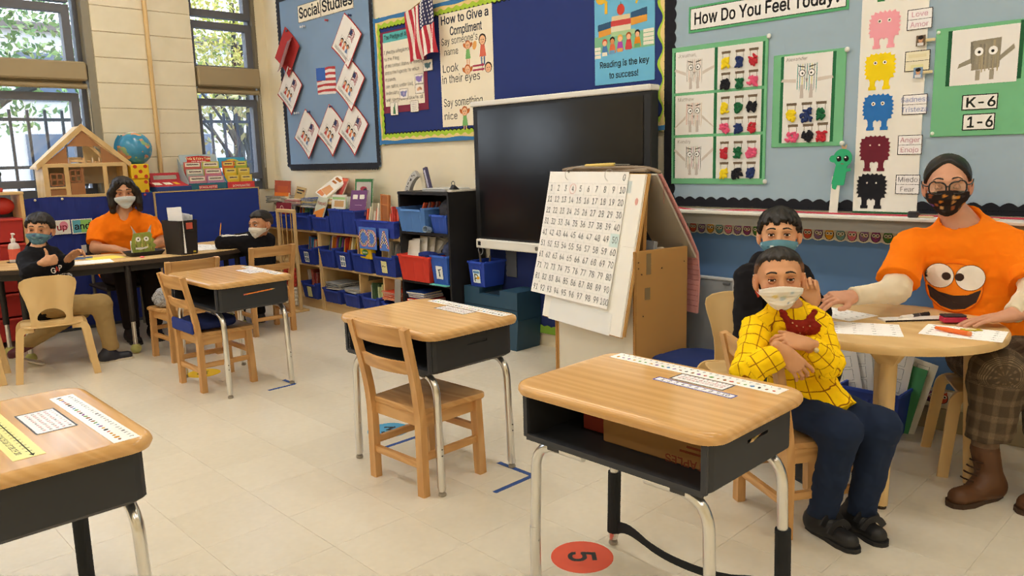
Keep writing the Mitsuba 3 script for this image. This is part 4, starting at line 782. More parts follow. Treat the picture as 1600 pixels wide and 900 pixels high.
for r in range(11):
    for c in range(10):
        nmb = 0 if r == 0 else (r-1)*10+c+1
        if r == 0 and c < 9: continue
        p.append((mv(mv(text(str(nmb), .033, .0005, center=True), np.diag([.82, 1, 1, 1])), tr(cw0+cwd*(c+.5)+.004, cy1-ch*(r+.72), .0004)), '3b3e44'))
grid_ = [(box(cw0+.003, cw1-.003, cy1-ch*r-.0006, cy1-ch*r+.0006, .0002, .0005)) for r in range(1, 11)]+[box(cw0+cwd*c-.0005, cw0+cwd*c+.0005, cy0, cy1-ch, .0002, .0005) for c in range(1, 10)]
gs = []
for m in grid_:
    t_m = trimesh.Trimesh(*vf(m)); vv, ff = trimesh.remesh.subdivide_to_size(t_m.vertices, t_m.faces, .08, max_iter=20); gs.append((vv, ff))
put(k+'__grid', warp(cat(*gs)), 'c2c4c8', M=MF); [put(k+'__number', warp(m), c, M=MF) for m, c in p]; put(k+'__red_ring', warp(mv(ext(Point(0, 0).buffer(.028).difference(Point(0, 0).buffer(.0255)), .0005), tr(cw0+cwd*3.55, cy1-ch*1.5, .0006))), 'cf8f8a', M=MF)
put(k+'__highlight', warp(mv(ext(sbox(-.034, -.034, .034, .034), .0003), tr(cw0+cwd*9.5, cy1-ch*5.5, .0003))), 'cfe3e3', M=MF)
for i, x in enumerate((.1, .45)): put(k+'__ring', tube(np.array([(x, FL-.012+.03*math.sin(t), .03+.028*math.cos(t)) for t in np.linspace(0, 2*PI, 18)[:-1]]), .0018, 6, closed=True, up=(1, 0, 0)), 'b9b9b4', 'gloss', M=MF, smooth=True)
k = thing('chart_hanger', 'grey-brown hanger bar with a yellow grip lying on top of the easel', 'hanger'); Mh = ME @ tr(0, .12, 1.15)
put(k+'__bar', tube(smoothpath([(.0, -.02, .012), (.1, -.03, .022), (.35, -.02, .026), (.6, 0, .025), (.7, .02, .015), (.735, .04, .0)], 24), .01, 8, scale=None), '8a7a68', 'satin', M=Mh, smooth=True); put(k+'__rail', rbox(.05, .68, -.012, .03, .001, .022, .006), '9a8c7c', M=Mh); put(k+'__grip', tube([(.22, -.028, .036), (.45, -.018, .042)], .009, 8), 'd9bf6a', 'satin', M=Mh, smooth=40); put(k+'__wire', tube(smoothpath([(.1, -.06, .0), (.15, -.035, .03), (.22, -.028, .036), (.45, -.018, .042), (.55, -.0, .04)], 20), .003, 6), '77766f', 'gloss', M=Mh)
k = thing('plastic_case', 'clear grey plastic case standing in the easel tray', 'case'); put(k+'__case', mv(rbox(.55, .70, -.012, .012, 0, .2, .004), ME @ tr(0, .12, .616) @ rot('x', -14)), '8d9094', 'gloss'); 
k = thing('small_cloth', 'crumpled pale cloth in the easel tray', 'cloth'); g = trimesh.creation.icosphere(subdivisions=3); v = np.array(g.vertices); v = v*(1+.8*(meshkit.fbm(v*3+8, 3, 4)-.5)[:, None])*[.09, .045, .065]; put(k+'__cloth', (v+[.62, .265, .70], np.array(g.faces)), 'cfc3b0', 'cloth', smooth=True, M=ME)
put(k+'__support', box(.56, .68, .24, .29, .616, .66), 'a08a70', M=ME)
k = thing('framed_card', 'brown and white card leaning in the easel tray', 'card'); put(k+'__card', mv(rbox(.46, .6, 0, .01, 0, .19, .002), ME @ tr(0, .23, .616) @ rot('x', 10)), 'd2cdc4'); put(k+'__picture', mv(box(.485, .575, -.002, 0, .04, .15), ME @ tr(0, .23, .616) @ rot('x', 10)), '55413a')
# ---------------------------------------------------------------- teal bench and its bin
k = thing('storage_bench', 'dark teal plastic storage bench with a stepped top below the display', 'storage bench')
pr = Polygon([(-3.97, 0), (-3.485, 0), (-3.465, .2), (-3.47, .2), (-3.47, .385), (-3.63, .385), (-3.63, .345), (-3.83, .345), (-3.83, .385), (-3.985, .385), (-3.985, .2), (-3.99, .2)])
put(k+'__body', mv(ext(pr, .215), wall(0, 0, .02)), '28485e', 'satin'); put(k+'__seam', mv(box(-3.985, -3.468, .262, .27, .2352, .2365), wall(0, 0, 0)), '1d3546'); put(k+'__inner_well', mv(box(-3.82, -3.64, .345, .3485, .05, .2), wall(0, 0, 0)), '1a2a38')
def bin_at(cx, y0, z0, w, d, h, col, label, group=None, dip=.35, face='front', lab=None, taper=.86):
    """book bin: open top, tapering down, front wall dipped; front towards -y at y0"""
    k = thing('book_bin', label, 'bin', group); t = .004
    def walls(s): return [(-w/2*s, d*(1-s)/2), (w/2*s, d*(1-s)/2), (w/2*s, d-d*(1-s)/2), (-w/2*s, d-d*(1-s)/2)]
    a, b = walls(taper), walls(1.0); hf = h*(1-dip*.0)
    outer = m3.Manifold.hull_points([(x, y, 0) for x, y in a]+[(x, y, h) for x, y in b])
    ia = [(x*(1-2*t/w), (y-d/2)*(1-2*t/d)+d/2) for x, y in a]; ib = [(x*(1-2*t/w), (y-d/2)*(1-2*t/d)+d/2) for x, y in b]
    inner = m3.Manifold.hull_points([(x, y, t) for x, y in ia]+[(x, y, h+.01) for x, y in ib])
    m = outer-inner
    if dip: m = m-m3.Manifold.cube([w*.7, d*.3, h]).translate([-w*.35, -d*.15, h*(1-dip*.35)])
    put(k+'__tub', vf(m), col, 'satin', M=tr(cx, y0, z0))
    top = h*(1-dip*.35) if dip else h
    rim = cat(*[box(-w/2-.005, w/2+.005, y_-.005, y_+.005, h-.012, h+.001) for y_ in (d,)], *[box(s*w/2-.005, s*w/2+.005, -.004, d+.004, h-.012, h+.001) for s in (-1, 1)], box(-w*.36, w*.36, -.006, .004, top-.012, top+.001))
    put(k+'__rim', rim, tuple(np.clip(np.array([int(col[i:i+2], 16)/255 for i in (0, 2, 4)])*1.12+.02, 0, 1)), 'satin', M=tr(cx, y0, z0))
    rb_ = [hull([(x+dx, (1-z/h)*d*(1-taper)/2-.004*(1 if dx == 0 else .2)+.001, z) for dx in (-.012, 0, .012) for z in (.01, top*.8)]) for x in np.linspace(-w*.3, w*.3, 3)]
    multi(k+'__rib', rb_, col, 'satin', M=tr(cx, y0, z0))
    if lab:
        c, p = lab; zc = h*.42; an = math.degrees(math.atan2(d*(1-taper)/2, h)); Ml = tr(cx, y0+d*(1-taper)/2*(1-zc/h)-.0045, z0+zc) @ rot('x', an) @ mat4(np.array([[1, 0, 0], [0, 0, -1], [0, 1, 0.]]))
        q = put(k+'__label_card', sheet(-.035, .035, -.045, .045, .001), c, M=Ml); p and put(q+'__print', [(mv(m_, tr(0, 0, .001)), cc) for m_, cc in p], M=Ml)
    return k
LBL = ('e6e6e6', [(sheet(x, x+.024, y, y+.03, .0004), '6f7f92') for x in (-.028, .004) for y in (-.035, .005)])
LBY = ('d9d6a0', [(sheet(-.02, -.008, .0, .012, .0004), '4a4a4a'), (sheet(.006, .016, .0, .008, .0004), '4a4a4a')])
LBW = ('dfe3e0', [(ext([(-.02, .02), (.018, .026), (.018, .02), (.002, .016), (.008, -.03), (-.004, -.03), (-.008, .014)], .0004), '3a4a5a')])
BL_ = '24388c'
bin_at(-3.86, 3.40, .386, .16, .2, .17, '2440a0', 'blue bin with a letter P card standing on the teal bench', dip=.0, lab=('cfe0ee', [(mv(text('P', .05, .0004, True), tr(-.028, -.035)), '5f5a30'), (disc(.014, -.01, .016, .011, .0005, 0, 12, 20), 'd9a63e'), (sheet(-.03, .03, .02, .036, .0004), '5a86b8')]))
k = thing('tool_set', 'dark tools standing in the blue bin on the teal bench', 'tools', None); put(k+'__handles', cat(*[mv(rbox(-.006, .006, -.006, .006, 0, h, .002), tr(x, y, .42) @ rot('y', a)) for x, y, h, a in ((-3.87, 3.47, .2, -8), (-3.84, 3.5, .17, 5), (-3.88, 3.52, .15, 12))]), '5b5552', 'satin'); put(k+'__loop', tube(np.array([(-3.885+.022*math.cos(t), 3.47, .625+.03*math.sin(t)) for t in np.linspace(0, 2*PI, 16)[:-1]]), .004, 6, closed=True, up=(0, 1, 0)), '8a8f94', 'satin', smooth=True)
k = thing('plastic_sleeve', 'clear plastic sleeve with a scalloped strip hanging behind the blue bin', 'plastic sleeve'); put(k+'__sleeve', mv(ext(scallop(.3, .008, .04, .1), .003), wall(-3.68, .44, .022) @ rot('z', 90)), '5b5f66', 'gloss')
# ---------------------------------------------------------------- book shelves
BC = ['c9442e', 'd98a2e', 'e3c53a', '3f7fb0', '2f5a8f', '5b8f4a', 'e9e3d6', 'c2405f', '7a4b8c', 'efefe9', 'b5763a', '86b0c9', 'd9d2b0', 'a33a30', '4a4a4a', 'e0dccf', 'd65a3a', '9fc48a']
ORD = ['first', 'second', 'third', 'fourth', 'fifth', 'sixth', 'seventh', 'eighth', 'ninth', 'tenth', 'eleventh', 'twelfth']+[f'{i}th' for i in range(13, 40)]
def cname(h):
    r, g, b = [int(h[i:i+2], 16)/255 for i in (0, 2, 4)]; mx, mn = max(r, g, b), min(r, g, b); sat = (mx-mn)/max(mx, .01)
    if sat < .22: return 'white' if mx > .85 else 'grey' if mx > .35 else 'black'
    hue = (60*((g-b)/(mx-mn)) if mx == r else 60*(2+(b-r)/(mx-mn)) if mx == g else 60*(4+(r-g)/(mx-mn))) % 360
    return ('brown' if mx < .55 and hue < 50 else 'red' if hue < 14 or hue > 345 else 'orange' if hue < 34 else 'yellow' if hue < 66 else 'green' if hue < 170 else 'blue' if hue < 255 else 'purple' if hue < 300 else 'pink')
def book(x, y, z, w, d, h, a, col, label, group, lean=0, cat_='book', spin=0, pages=True):
    """upright book: thickness w along x, depth d along y, height h"""
    k = thing('book', label, cat_, group); M = tr(x, y, z) @ rot('z', spin) @ rot('y', a) @ rot('x', lean)
    put(k+'__cover', cat(box(-w/2, -w/2+.0015, 0, d, 0, h), box(w/2-.0015, w/2, 0, d, 0, h), box(-w/2, w/2, 0, .0015, 0, h)), col, 'satin', M=M)
    if pages: put(k+'__pages', box(-w/2+.0016, w/2-.0016, .002, d-.003, .002, h-.003), 'e4dfd0', M=M)
    return k
def row_of_books(x0, x1, y, z, hmin, hmax, seed, where, lean=(-10, 10), n=None, cols=None, d=.14, wmin=.006, wmax=.016, back=(6, 14)):
    r = np.random.default_rng(seed); x = x0; cols = cols or BC; n = 0
    while x < x1:
        w = wmin+(wmax-wmin)*r.random(); h = hmin+(hmax-hmin)*r.random(); a = lean[0]+(lean[1]-lean[0])*r.random()*.5+(lean[1]-lean[0])*.25
        cl = cols[r.integers(len(cols))]; n += 1; book(x+w/2, y+.012*r.random(), z, w, d, h, a, cl, f'thin {cname(cl)} book, {ORD[n-1]} from the left in {where}', 'books in '+where, lean=-(back[0]+(back[1]-back[0])*r.random()))
        x += w+.004+.004*r.random()
def flat_stack(x, y, z, n, w, d, seed, where, cols=None, tm_=.008):
    r = np.random.default_rng(seed); cols = cols or BC
    for i in range(n):
        c = cols[r.integers(len(cols))]; k = thing('book', f'flat {cname(c)} book, {ORD[i]} from the bottom in {where}', 'book', 'flat books in '+where); M = tr(x+(r.random()-.5)*.02, y+(r.random()-.5)*.02, z+i*(tm_+.001)) @ rot('z', (r.random()-.5)*14)
        put(k+'__cover', cat(box(-w/2, w/2, -d/2, d/2, 0, .0015), box(-w/2, w/2, -d/2, d/2, tm_-.0015, tm_), box(-w/2, -w/2+.0015, -d/2, d/2, 0, tm_)), c, 'satin', M=M); put(k+'__pages', box(-w/2+.002, w/2-.002, -d/2+.003, d/2-.003, .0016, tm_-.0016), 'e4dfd0', M=M)
def cover_book(x, y, z, w, h, M, bg, prints, label, th=.01, cat_='book', group=None):
    k = thing('book', label, cat_, group); put(k+'__cover', cat(box(-w/2, w/2, 0, h, th-.0015, th), box(-w/2, w/2, 0, h, 0, .0015), box(-w/2, -w/2+.0015, 0, h, 0, th)), bg, 'satin', M=M); put(k+'__pages', box(-w/2+.002, w/2-.002, .002, h-.002, .0016, th-.0016), 'e4dfd0', M=M)
    if prints: put(k+'__print', [(mv(m, tr(0, 0, th)), c) for m, c in prints], M=M)
    return k
WC = 'c9a064'
def shelf_unit(x0, x1, label, div=()):
    k = thing('book_shelf', label, 'book shelf'); y0, y1 = 3.33, 3.615
    for x in (x0, x1): put(k+'__side', rbox(x-.012, x+.012, y0, y1, 0, .70, .003), mat='wood_birch')
    for x in div: put(k+'__divider', rbox(x-.008, x+.008, y0+.01, y1, .08, .69, .002), mat='wood_birch')
    for z in (.66, .365, .07): put(k+'__shelf', rbox(x0+.012, x1-.012, y0, y1, z, z+.018, .002), mat='wood_birch')
    put(k+'__plinth', box(x0+.012, x1-.012, y0+.012, y0+.027, 0, .07), mat='wood_birch'); put(k+'__rail', rbox(x0-.01, x1+.01, y0-.012, y0+.004, .655, .69, .004), mat='wood_birch'); put(k+'__back', box(x0, x1, y1, y1+.01, 0, .7), 'b99a6a'); return k
shelf_unit(-6.72, -5.765, 'narrow wooden book shelf in the corner behind the abacus'); shelf_unit(-5.735, -4.59, 'wide wooden book shelf full of blue bins between the corner shelf and the black cabinet', (-5.19, -4.86))
GM, GB, GT = 'blue book bins on the middle shelves', 'blue book bins on the lowest shelves', 'blue book bins on top of the shelves'
yb = 3.30
for x, w, lab, s in ((-5.93, .26, LBL, 'in the corner shelf above the others'),): bin_at(x, yb, .384, w, .24, .15, BL_, 'blue book bin on the middle level of the corner shelf, with a small grid card', GM, lab=lab); row_of_books(x-.10, x+.11, yb+.05, .392, .19, .24, 21, 'the upper corner shelf bin', (-14, 4))
for i, (x, w, lab) in enumerate(((-5.60, .23, None), (-5.36, .22, LBL), (-5.10, .27, None), (-4.79, .30, LBY))):
    nm = ('first', 'second', 'third', 'fourth')[i]
    bin_at(x, yb, .384, w, .24, .165, BL_, f'{nm} blue book bin from the left on the middle shelf of the wide unit', GM, lab=lab)
    if i < 2: row_of_books(x-w*.42, x+w*.38, yb+.05, .392, .22, .27, 30+i, f'the {nm} blue bin on the middle shelf', (-8, 12), cols=[['d65a3a', 'e3c53a', 'd98a2e', 'e9e3d6', '7a4b8c', '5b8f4a', 'efefe9', 'c2405f'], ['e3c53a', 'd98a2e', 'efe3b0', 'c9442e', 'e0dccf', '8c3050', '2f5a8f']][i])
row_of_books(-5.15, -5.02, yb+.06, .392, .2, .24, 37, 'the third blue bin on the middle shelf', (0, 10), cols=['e9e3d6', '3f5f9a', 'd98a2e', 'e3c53a'])
row_of_books(-4.88, -4.68, yb+.06, .392, .22, .26, 38, 'the fourth blue bin on the middle shelf', (-16, 16), cols=['efefe9', 'e4e0d6', 'd6d2c8', '9fa4a8'], wmax=.01)
k = thing('yellow_box', 'yellow carton with an oval logo standing in the third blue bin', 'carton'); Mb = tr(-5.02, yb-.005, .53) @ rot('z', -6)
put(k+'__carton', rbox(-.085, .085, 0, .05, -.03, .06, .006), 'e0b81e', 'satin', M=Mb); put(k+'__logo', [(mv(disc(0, .02, .05, .022, .0006, 0, 16), mat4(np.array([[1, 0, 0], [0, 0, -1], [0, 1, 0.]]), (0, -.0005, 0))), '3d7a3a'), (mv(text('Crayola', .016, .0004, True, True), mat4(np.array([[1, 0, 0], [0, 0, -1], [0, 1, 0.]]), (0, -.0012, .013))), 'e8e2c0')], M=Mb); put(k+'__flap', mv(box(-.06, .06, .01, .014, .06, .1), Mb), 'e9d8c0')
bin_at(-5.92, yb, .088, .25, .24, .14, BL_, 'blue book bin at the bottom of the corner shelf, with a yellow note card', GB, lab=('cfd09a', [])); row_of_books(-6.02, -5.84, yb+.06, .096, .2, .25, 41, 'the lowest corner shelf bin', (-34, -6), cols=['b0443e', 'e4dccb', 'c9705a', 'efefe9', '9a4a3a'])
for i, (x, w) in enumerate(((-5.56, .27), (-5.27, .23), (-5.0, .25), (-4.74, .2))):
    nm = ('first', 'second', 'third', 'fourth')[i]; bin_at(x, yb, .088, w, .24, .12 if i < 3 else .1, BL_, f'{nm} blue book bin from the left on the lowest shelf of the wide unit', GB)
flat_stack(-5.56, yb+.12, .2, 6, .22, .2, 50, 'the first low blue bin', ['8d9298', 'd9dcdd', '6f757c', 'e4e4e0', '4a4e55']); flat_stack(-5.29, yb+.12, .2, 4, .18, .2, 51, 'the second low blue bin', ['b9bcbf', 'e4e4e0', '8d9298'])
row_of_books(-5.32, -5.2, yb+.08, .12, .17, .23, 52, 'the second low blue bin', (-6, 20), cols=['d9d4c4', '6b6258', 'b5a68a', '8a8f94']); row_of_books(-5.07, -4.92, yb+.06, .1, .14, .2, 53, 'the third low blue bin', (-24, -6), cols=['e0d68a', 'd6e0b0', 'e9e3d6', '4f6a4a'])
flat_stack(-4.76, yb+.13, .2, 7, .2, .2, 54, 'the fourth low blue bin', ['d6603e', 'e0764a', 'c9442e', 'e9c9b0', 'b9b29a'])
k = thing('grey_board', 'grey board leaning at the right end of the wide shelf', 'board'); put(k+'__board', mv(rbox(-.035, .035, 0, .012, 0, .36, .004), tr(-4.62, 3.27, .02) @ rot('y', 3) @ rot('x', -2)), '8f8b86', 'satin')
# top row
for i, (x, w, h) in enumerate(((-6.52, .24, .125), (-6.25, .27, .13), (-5.95, .29, .13), (-5.65, .27, .13), (-5.41, .2, .19), (-5.215, .18, .185))):
    nm = ORD[i]; bin_at(x, 3.29, .6785, w, .26, h, BL_, f'{nm} blue book bin from the left on top of the shelves', GT, dip=.3 if i < 4 else 0, taper=.92)
bin_at(-4.84, 3.27, .6785, .5, .28, .125, '2a3c96', 'wide blue crate with letter cards hanging on it at the shelf top', dip=0, taper=.95)
row_of_books(-5.08, -4.90, 3.33, .69, .16, .24, 60, 'the left part of the wide blue crate', (-2, 8), cols=['c9543a', 'e4e0d0', 'd9d2b0', '5b8f4a', 'e9e3d6', 'b9b29a', 'd65a3a'], wmax=.02); row_of_books(-4.76, -4.63, 3.33, .69, .15, .22, 61, 'the right part of the wide blue crate', (-18, -8), cols=['c9443a', 'd9604a', 'e9e3d6', 'b5402e'])
k = thing('wooden_board', 'reddish wooden tray standing upright in the wide blue crate', 'tray'); Mw = tr(-4.83, 3.36, .70) @ rot('y', 4)
put(k+'__panel', box(-.045, .045, 0, .012, 0, .28), 'a8673c', 'satin', M=Mw); put(k+'__frame', cat(box(-.052, -.04, -.006, .014, 0, .29), box(.04, .052, -.006, .014, 0, .29), box(-.05, .05, -.006, .014, .28, .29), box(-.05, .05, -.006, .014, .21, .218)), 'bb7a48', 'satin', M=Mw)
for s, x in (('C', -4.98), ('D', -4.865), ('A', -4.71)):
    k = thing('letter_card', f'blue card with a checkered letter {s} hanging on the wide blue crate', 'letter card', 'checkered letter cards on the crate'); Ml = tr(x, 3.262, .585) @ mat4(np.array([[1, 0, 0], [0, 0, -1], [0, 1, 0.]]))
    put(k+'__card', sheet(-.058, .058, 0, .165, .0015), '4f74c4', M=Ml); t_ = text(s, .115, .0006, True, True); put(k+'__outline', mv(t_, Ml @ tr(0, .025, .0015) @ np.diag([1.12, 1.06, 1, 1]) @ tr(0, -.003, 0)), 'd97a7a')
    g = Polygon(); zz = [b_ for b_ in [sbox(-.06+.012*i, .0+.012*j, -.048+.012*i, .012+.012*j) for i in range(10) for j in range(14)]]
    v_, f_ = vf(text(s, .115, 1.0, True, True)); top_ = f_[np.all(v_[f_][:, :, 2] > .5, axis=1)]; shp = unary_union([Polygon(v_[t][:, :2]).buffer(1e-5) for t in top_])
    for par, c in ((0, '1d1b20'), (1, 'e6d9d2')):
        q = unary_union([b_ for n_, b_ in enumerate(zz) if (n_//14+n_ % 14) % 2 == par]).intersection(shp)
        put(k+'__checks', mv(ext(q, .0006), Ml @ tr(0, .025, .0022)), c)
# loose books heaped on the top bins
def heap(x, y, z, rx, ry, rz, w, h, bg, prints, label, th=.01): cover_book(0, 0, 0, w, h, tr(x, y, z) @ rot('z', rz) @ rot('x', rx) @ rot('y', ry) @ tr(0, 0, -th/2), bg, prints, label, th)
stripes = lambda c, w, h, n: [(sheet(-w*.35, w*.35*(1-.2*(i % 2)), h*(.85-.12*i), h*(.90-.12*i), .0004), c) for i in range(n)]
def bars(c, w, h, n): return [(sheet(-w*.36, w*(.3-.12*(i % 2)), h*(.80-.15*i), h*(.87-.15*i), .0005), c) for i in range(n)]
row_of_books(-6.62, -6.42, 3.40, .69, .17, .23, 70, 'the first blue bin on the shelf top', (-14, 6), cols=['e4e0d6', '6b6258', '9aa0a4', 'd9d2b0', '4a4a4a']); row_of_books(-6.36, -6.14, 3.44, .69, .16, .2, 71, 'the second blue bin on the shelf top', (-8, 12)); row_of_books(-6.07, -5.84, 3.42, .69, .15, .2, 72, 'the third blue bin on the shelf top', (-16, 18), cols=['2f5a8f', 'e3c53a', '3a3a6a', 'e9e3d6', 'd98a2e', 'a33a30']); row_of_books(-5.76, -5.55, 3.42, .69, .17, .23, 73, 'the fourth blue bin on the shelf top', (-8, 8), cols=['e9e3d6', 'd9d2b0', 'd98a2e', '8d9298', 'efefe9', 'e3c53a']); row_of_books(-5.49, -5.33, 3.40, .69, .24, .28, 74, 'the fifth blue bin on the shelf top', (-4, 6), cols=['e9e3d6', 'd9d2b0', 'e3c53a', '9fc48a', 'efefe9'])
flat_stack(-6.56, 3.46, .885, 7, .26, .2, 75, 'the pile over the first bin', ['4a4844', 'd9d6cc', '6b6258', '2f2d2c', 'e4e0d6']); flat_stack(-6.24, 3.46, .875, 6, .22, .18, 76, 'the pile over the second bin', ['b0443e', 'e0dccf', '2f5a8f', 'd98a2e', 'c2405f']); flat_stack(-5.95, 3.46, .86, 9, .22, .19, 77, 'the pile over the third bin', ['2f5a8f', '3a5a9a', '27407a', 'e0dccf', 'e3c53a']); flat_stack(-5.66, 3.47, .895, 6, .2, .18, 78, 'the pile over the fourth bin', ['e9e3d6', 'd9d2b0', 'e3c53a', 'd98a2e', 'c3d6a8'])
heap(-6.68, 3.52, .93, 84, 42, 0, .15, .15, 'b5523a', [(sheet(-.05, .05, .03, .1, .0005), 'c2603f')], 'rust-coloured book standing on its corner at the far left of the shelf top')
heap(-6.50, 3.40, .84, 80, 0, 6, .22, .14, 'e6d8b0', [(sheet(-.11, .11, .105, .14, .0006), 'd9742e'), (sheet(-.08, .05, .02, .035, .0006), '8a5a4a')], 'cream book with an orange top band over the first bins'); heap(-6.36, 3.35, .795, 82, 0, 4, .24, .10, '8a2f3a', [(ext(Point(-.03, .05).buffer(.026).difference(Point(-.03, .05).buffer(.018)), .0005), 'd9b0a8')], 'dark red book with a ring mark at the front of the second bin')
heap(-6.20, 3.40, .865, 72, 16, -20, .19, .17, 'b79a62', bars('3a3a34', .19, .17, 2)+[(disc(-.05, .03, .022, .018, .0005, 0, 10), '5a2a2a'), (disc(.06, .14, .014, .012, .0005, 0, 10), '8a4a3a')], 'tan book with dark hand lettering propped at an angle on the pile')
heap(-5.86, 3.43, .955, 36, 14, -24, .27, .25, 'e9e4d8', [(sheet(-.09, .06, .2, .225, .0005), 'b5703a'), (sheet(-.09, .02, .165, .185, .0005), 'b5703a'), (ext([(-.1, .05), (.1, .04), (.09, .12), (-.06, .13)], .0005), 'd9a070'), (ext([(-.11, .01), (.05, .01), (.04, .04), (-.11, .05)], .0006), 'd98a5a')], 'white picture book with orange print tilted on top of the pile')
heap(-5.70, 3.50, .93, 64, 0, -18, .22, .19, 'b0382e', [(sheet(-.11, .11, .16, .185, .0005), 'd96a4a')], 'red folder standing behind the tilted white picture book')
heap(-5.74, 3.33, .79, 70, 10, -14, .17, .17, 'c3c6b4', [(mv(text('Pumpkin', .028, .0005, True), tr(-.07, .105)), '8a3a2a'), (ext([(-.08, .0), (.08, .0), (.08, .09), (-.08, .04)], .0005), 'd08038')], 'book with Pumpkin on its cover leaning at the front of the fourth bin')
heap(-5.47, 3.36, .85, 80, 0, 0, .2, .13, 'e3e0d4', [(sheet(-.095, .095, .09, .11, .0005), '9fc48a'), (sheet(-.06, .08, .03, .08, .0005), 'c9a070'), (sheet(-.09, .09, .0, .015, .0005), '5b86b8')], 'cream book with a green band standing in the fifth bin')
heap(-5.32, 3.50, .83, 84, 0, 0, .25, .27, '3f7a4a', [(sheet(-.105, .105, .02, .245, .0005), 'c3bdb8'), (disc(.0, .19, .05, .02, .0008, 0, 12), 'b0485a'), (ext([(-.07, .15), (.03, .2), (.06, .17), (-.04, .13)], .001), '3a3a44'), (sheet(-.1, -.06, .06, .16, .0009), '9fb83e')], 'green-framed picture book standing at the back of the sixth bin')
heap(-5.20, 3.36, .82, 76, 0, 14, .17, .2, '6b3d73', [(sheet(-.06, -.01, .13, .165, .0005), 'e4e0da'), (sheet(.01, .06, .13, .165, .0005), 'e4e0da'), (sheet(-.03, .04, .08, .085, .0005), 'b08fb5')], 'purple book with two white windows leaning in front of the green-framed book')
k = thing('candle_jar', 'small cream jar on the shelf top beside the green-framed book', 'jar'); put(k+'__jar', mv(lathe([(0, 0), (.02, 0), (.021, .06), (.016, .07), (.016, .08), (0, .08)], 14), tr(-5.10, 3.583, .876)), 'c9b98a', 'satin', smooth=40); put(k+'__cap', mv(lathe([(0, .08), (.014, .08), (.014, .095), (0, .095)], 12), tr(-5.10, 3.583, .876)), '4f8a5a', 'satin'); put(k+'__stand', rbox(-5.13, -5.07, 3.555, 3.61, .679, .8765, .003), '8a6a44')
# arch toy and slates
k = thing('foam_arch', 'curved white and black speckled foam arch standing at the left of the black cabinet', 'foam arch'); ap = smoothpath([(-4.62, 3.45, .70), (-4.66, 3.45, .86), (-4.64, 3.45, 1.0), (-4.58, 3.45, 1.1), (-4.53, 3.46, 1.14)], 24)
put(k+'__arch', sweep(ap, rect(.05, .034), up=(0, 1, 0)), 'b9b9b6', 'satin', smooth=30); r_ = np.random.default_rng(5); put(k+'__speckles', cat(*[mv(ell_((0, 0, 0), (.004+.004*r_.random(), .002, .004), 1), tr(ap[i][0]+(r_.random()-.5)*.03, 3.432, ap[i][2]+(r_.random()-.5)*.02)) for i in r_.integers(1, 23, 60)]), '3a3a3e')
k = thing('white_slate', 'white wooden slat leaning on top of the black cabinet', 'slat'); put(k+'__slat', mv(rbox(-.02, .02, -.01, .01, 0, .13, .003), tr(-4.50, 3.5, 1.021) @ rot('y', -14)), 'ddd6c2')
k = thing('purple_slate', 'dark purple frame leaning on top of the black cabinet', 'frame'); put(k+'__frame', mv(rbox(-.018, .018, -.012, .012, 0, .17, .003), tr(-4.44, 3.5, 1.021) @ rot('y', -18)), '4a4668', 'satin'); put(k+'__inset', mv(box(-.008, .008, -.0135, -.012, .02, .15), tr(-4.44, 3.5, 1.021) @ rot('y', -18)), 'b9b6c8')
# ---------------------------------------------------------------- black cabinet
k = thing('black_cabinet', 'tall black open cabinet between the wooden shelves and the big display', 'cabinet'); X0, X1, Y0, Y1, ZT = -4.565, -4.0, 3.3, 3.615, 1.02; bk = '1b1a1c'
put(k+'__side', box(X0, X0+.018, Y0, Y1, 0, ZT), bk, 'satin'); put(k+'__side', box(X1-.018, X1, Y0, Y1, 0, ZT), bk, 'satin'); put(k+'__top', box(X0, X1, Y0-.004, Y1, ZT-.02, ZT), bk, 'satin')
for z in (.72, .37, .06): put(k+'__shelf', box(X0+.018, X1-.018, Y0, Y1-.01, z, z+.02), bk, 'satin')
put(k+'__back', box(X0, X1, Y1-.008, Y1, 0, ZT), '161517', 'satin')
k = thing('cream_sheet', 'cream sheet of paper standing at the back of the black cabinet, top shelf', 'paper'); put(k+'__sheet', box(-4.2, -4.03, 3.585, 3.59, .741, .985), 'cfc5a8')
bin_at(-4.385, 3.27, .7405, .315, .27, .17, '4d78b5', 'light blue bin of orange-handled tools on the top shelf of the black cabinet', dip=.2)
bin_at(-4.12, 3.3, .7405, .17, .27, .125, '2f4fa8', 'small blue bin at the right of the top shelf of the black cabinet', dip=0)
for i in range(9):
    x = -4.5+.028*i; k = thing('marker_pen', f'marker, {ORD[i]} from the left in the light blue bin', 'marker', 'markers in the light blue bin'); put(k+'__barrel', mv(rbox(-.009, .009, -.009, .009, 0, .16, .004), tr(x, 3.36+.05*(i % 3), .79) @ rot('y', (i*47 % 50)-25) @ rot('x', -12)), ['d8592e', 'd8592e', 'e0683a', '7a4a44', '8a5a50'][min(4, i//2)], 'satin')
k = thing('grey_toy', 'dark grey fabric pouch over the small blue bin', 'pouch'); g = trimesh.creation.icosphere(subdivisions=3); v = np.array(g.vertices)*(1+.5*(meshkit.fbm(np.array(g.vertices)*2.2+4, 3, 6)-.5))[:, None]*[.085, .06, .075]; put(k+'__pouch', (v+[-4.14, 3.42, .885], np.array(g.faces)), '4a4a52', 'cloth', smooth=True)
k = thing('steel_cup', 'small grey cup on its side in front of the bins on the top shelf', 'cup'); put(k+'__cup', mv(lathe([(0, 0), (.02, 0), (.023, .05), (.02, .05), (.017, .004), (0, .004)], 18), tr(-4.2, 3.29, .763) @ rot('x', 78) @ rot('y', 10)), '8fa3b5', 'gloss', smooth=40)
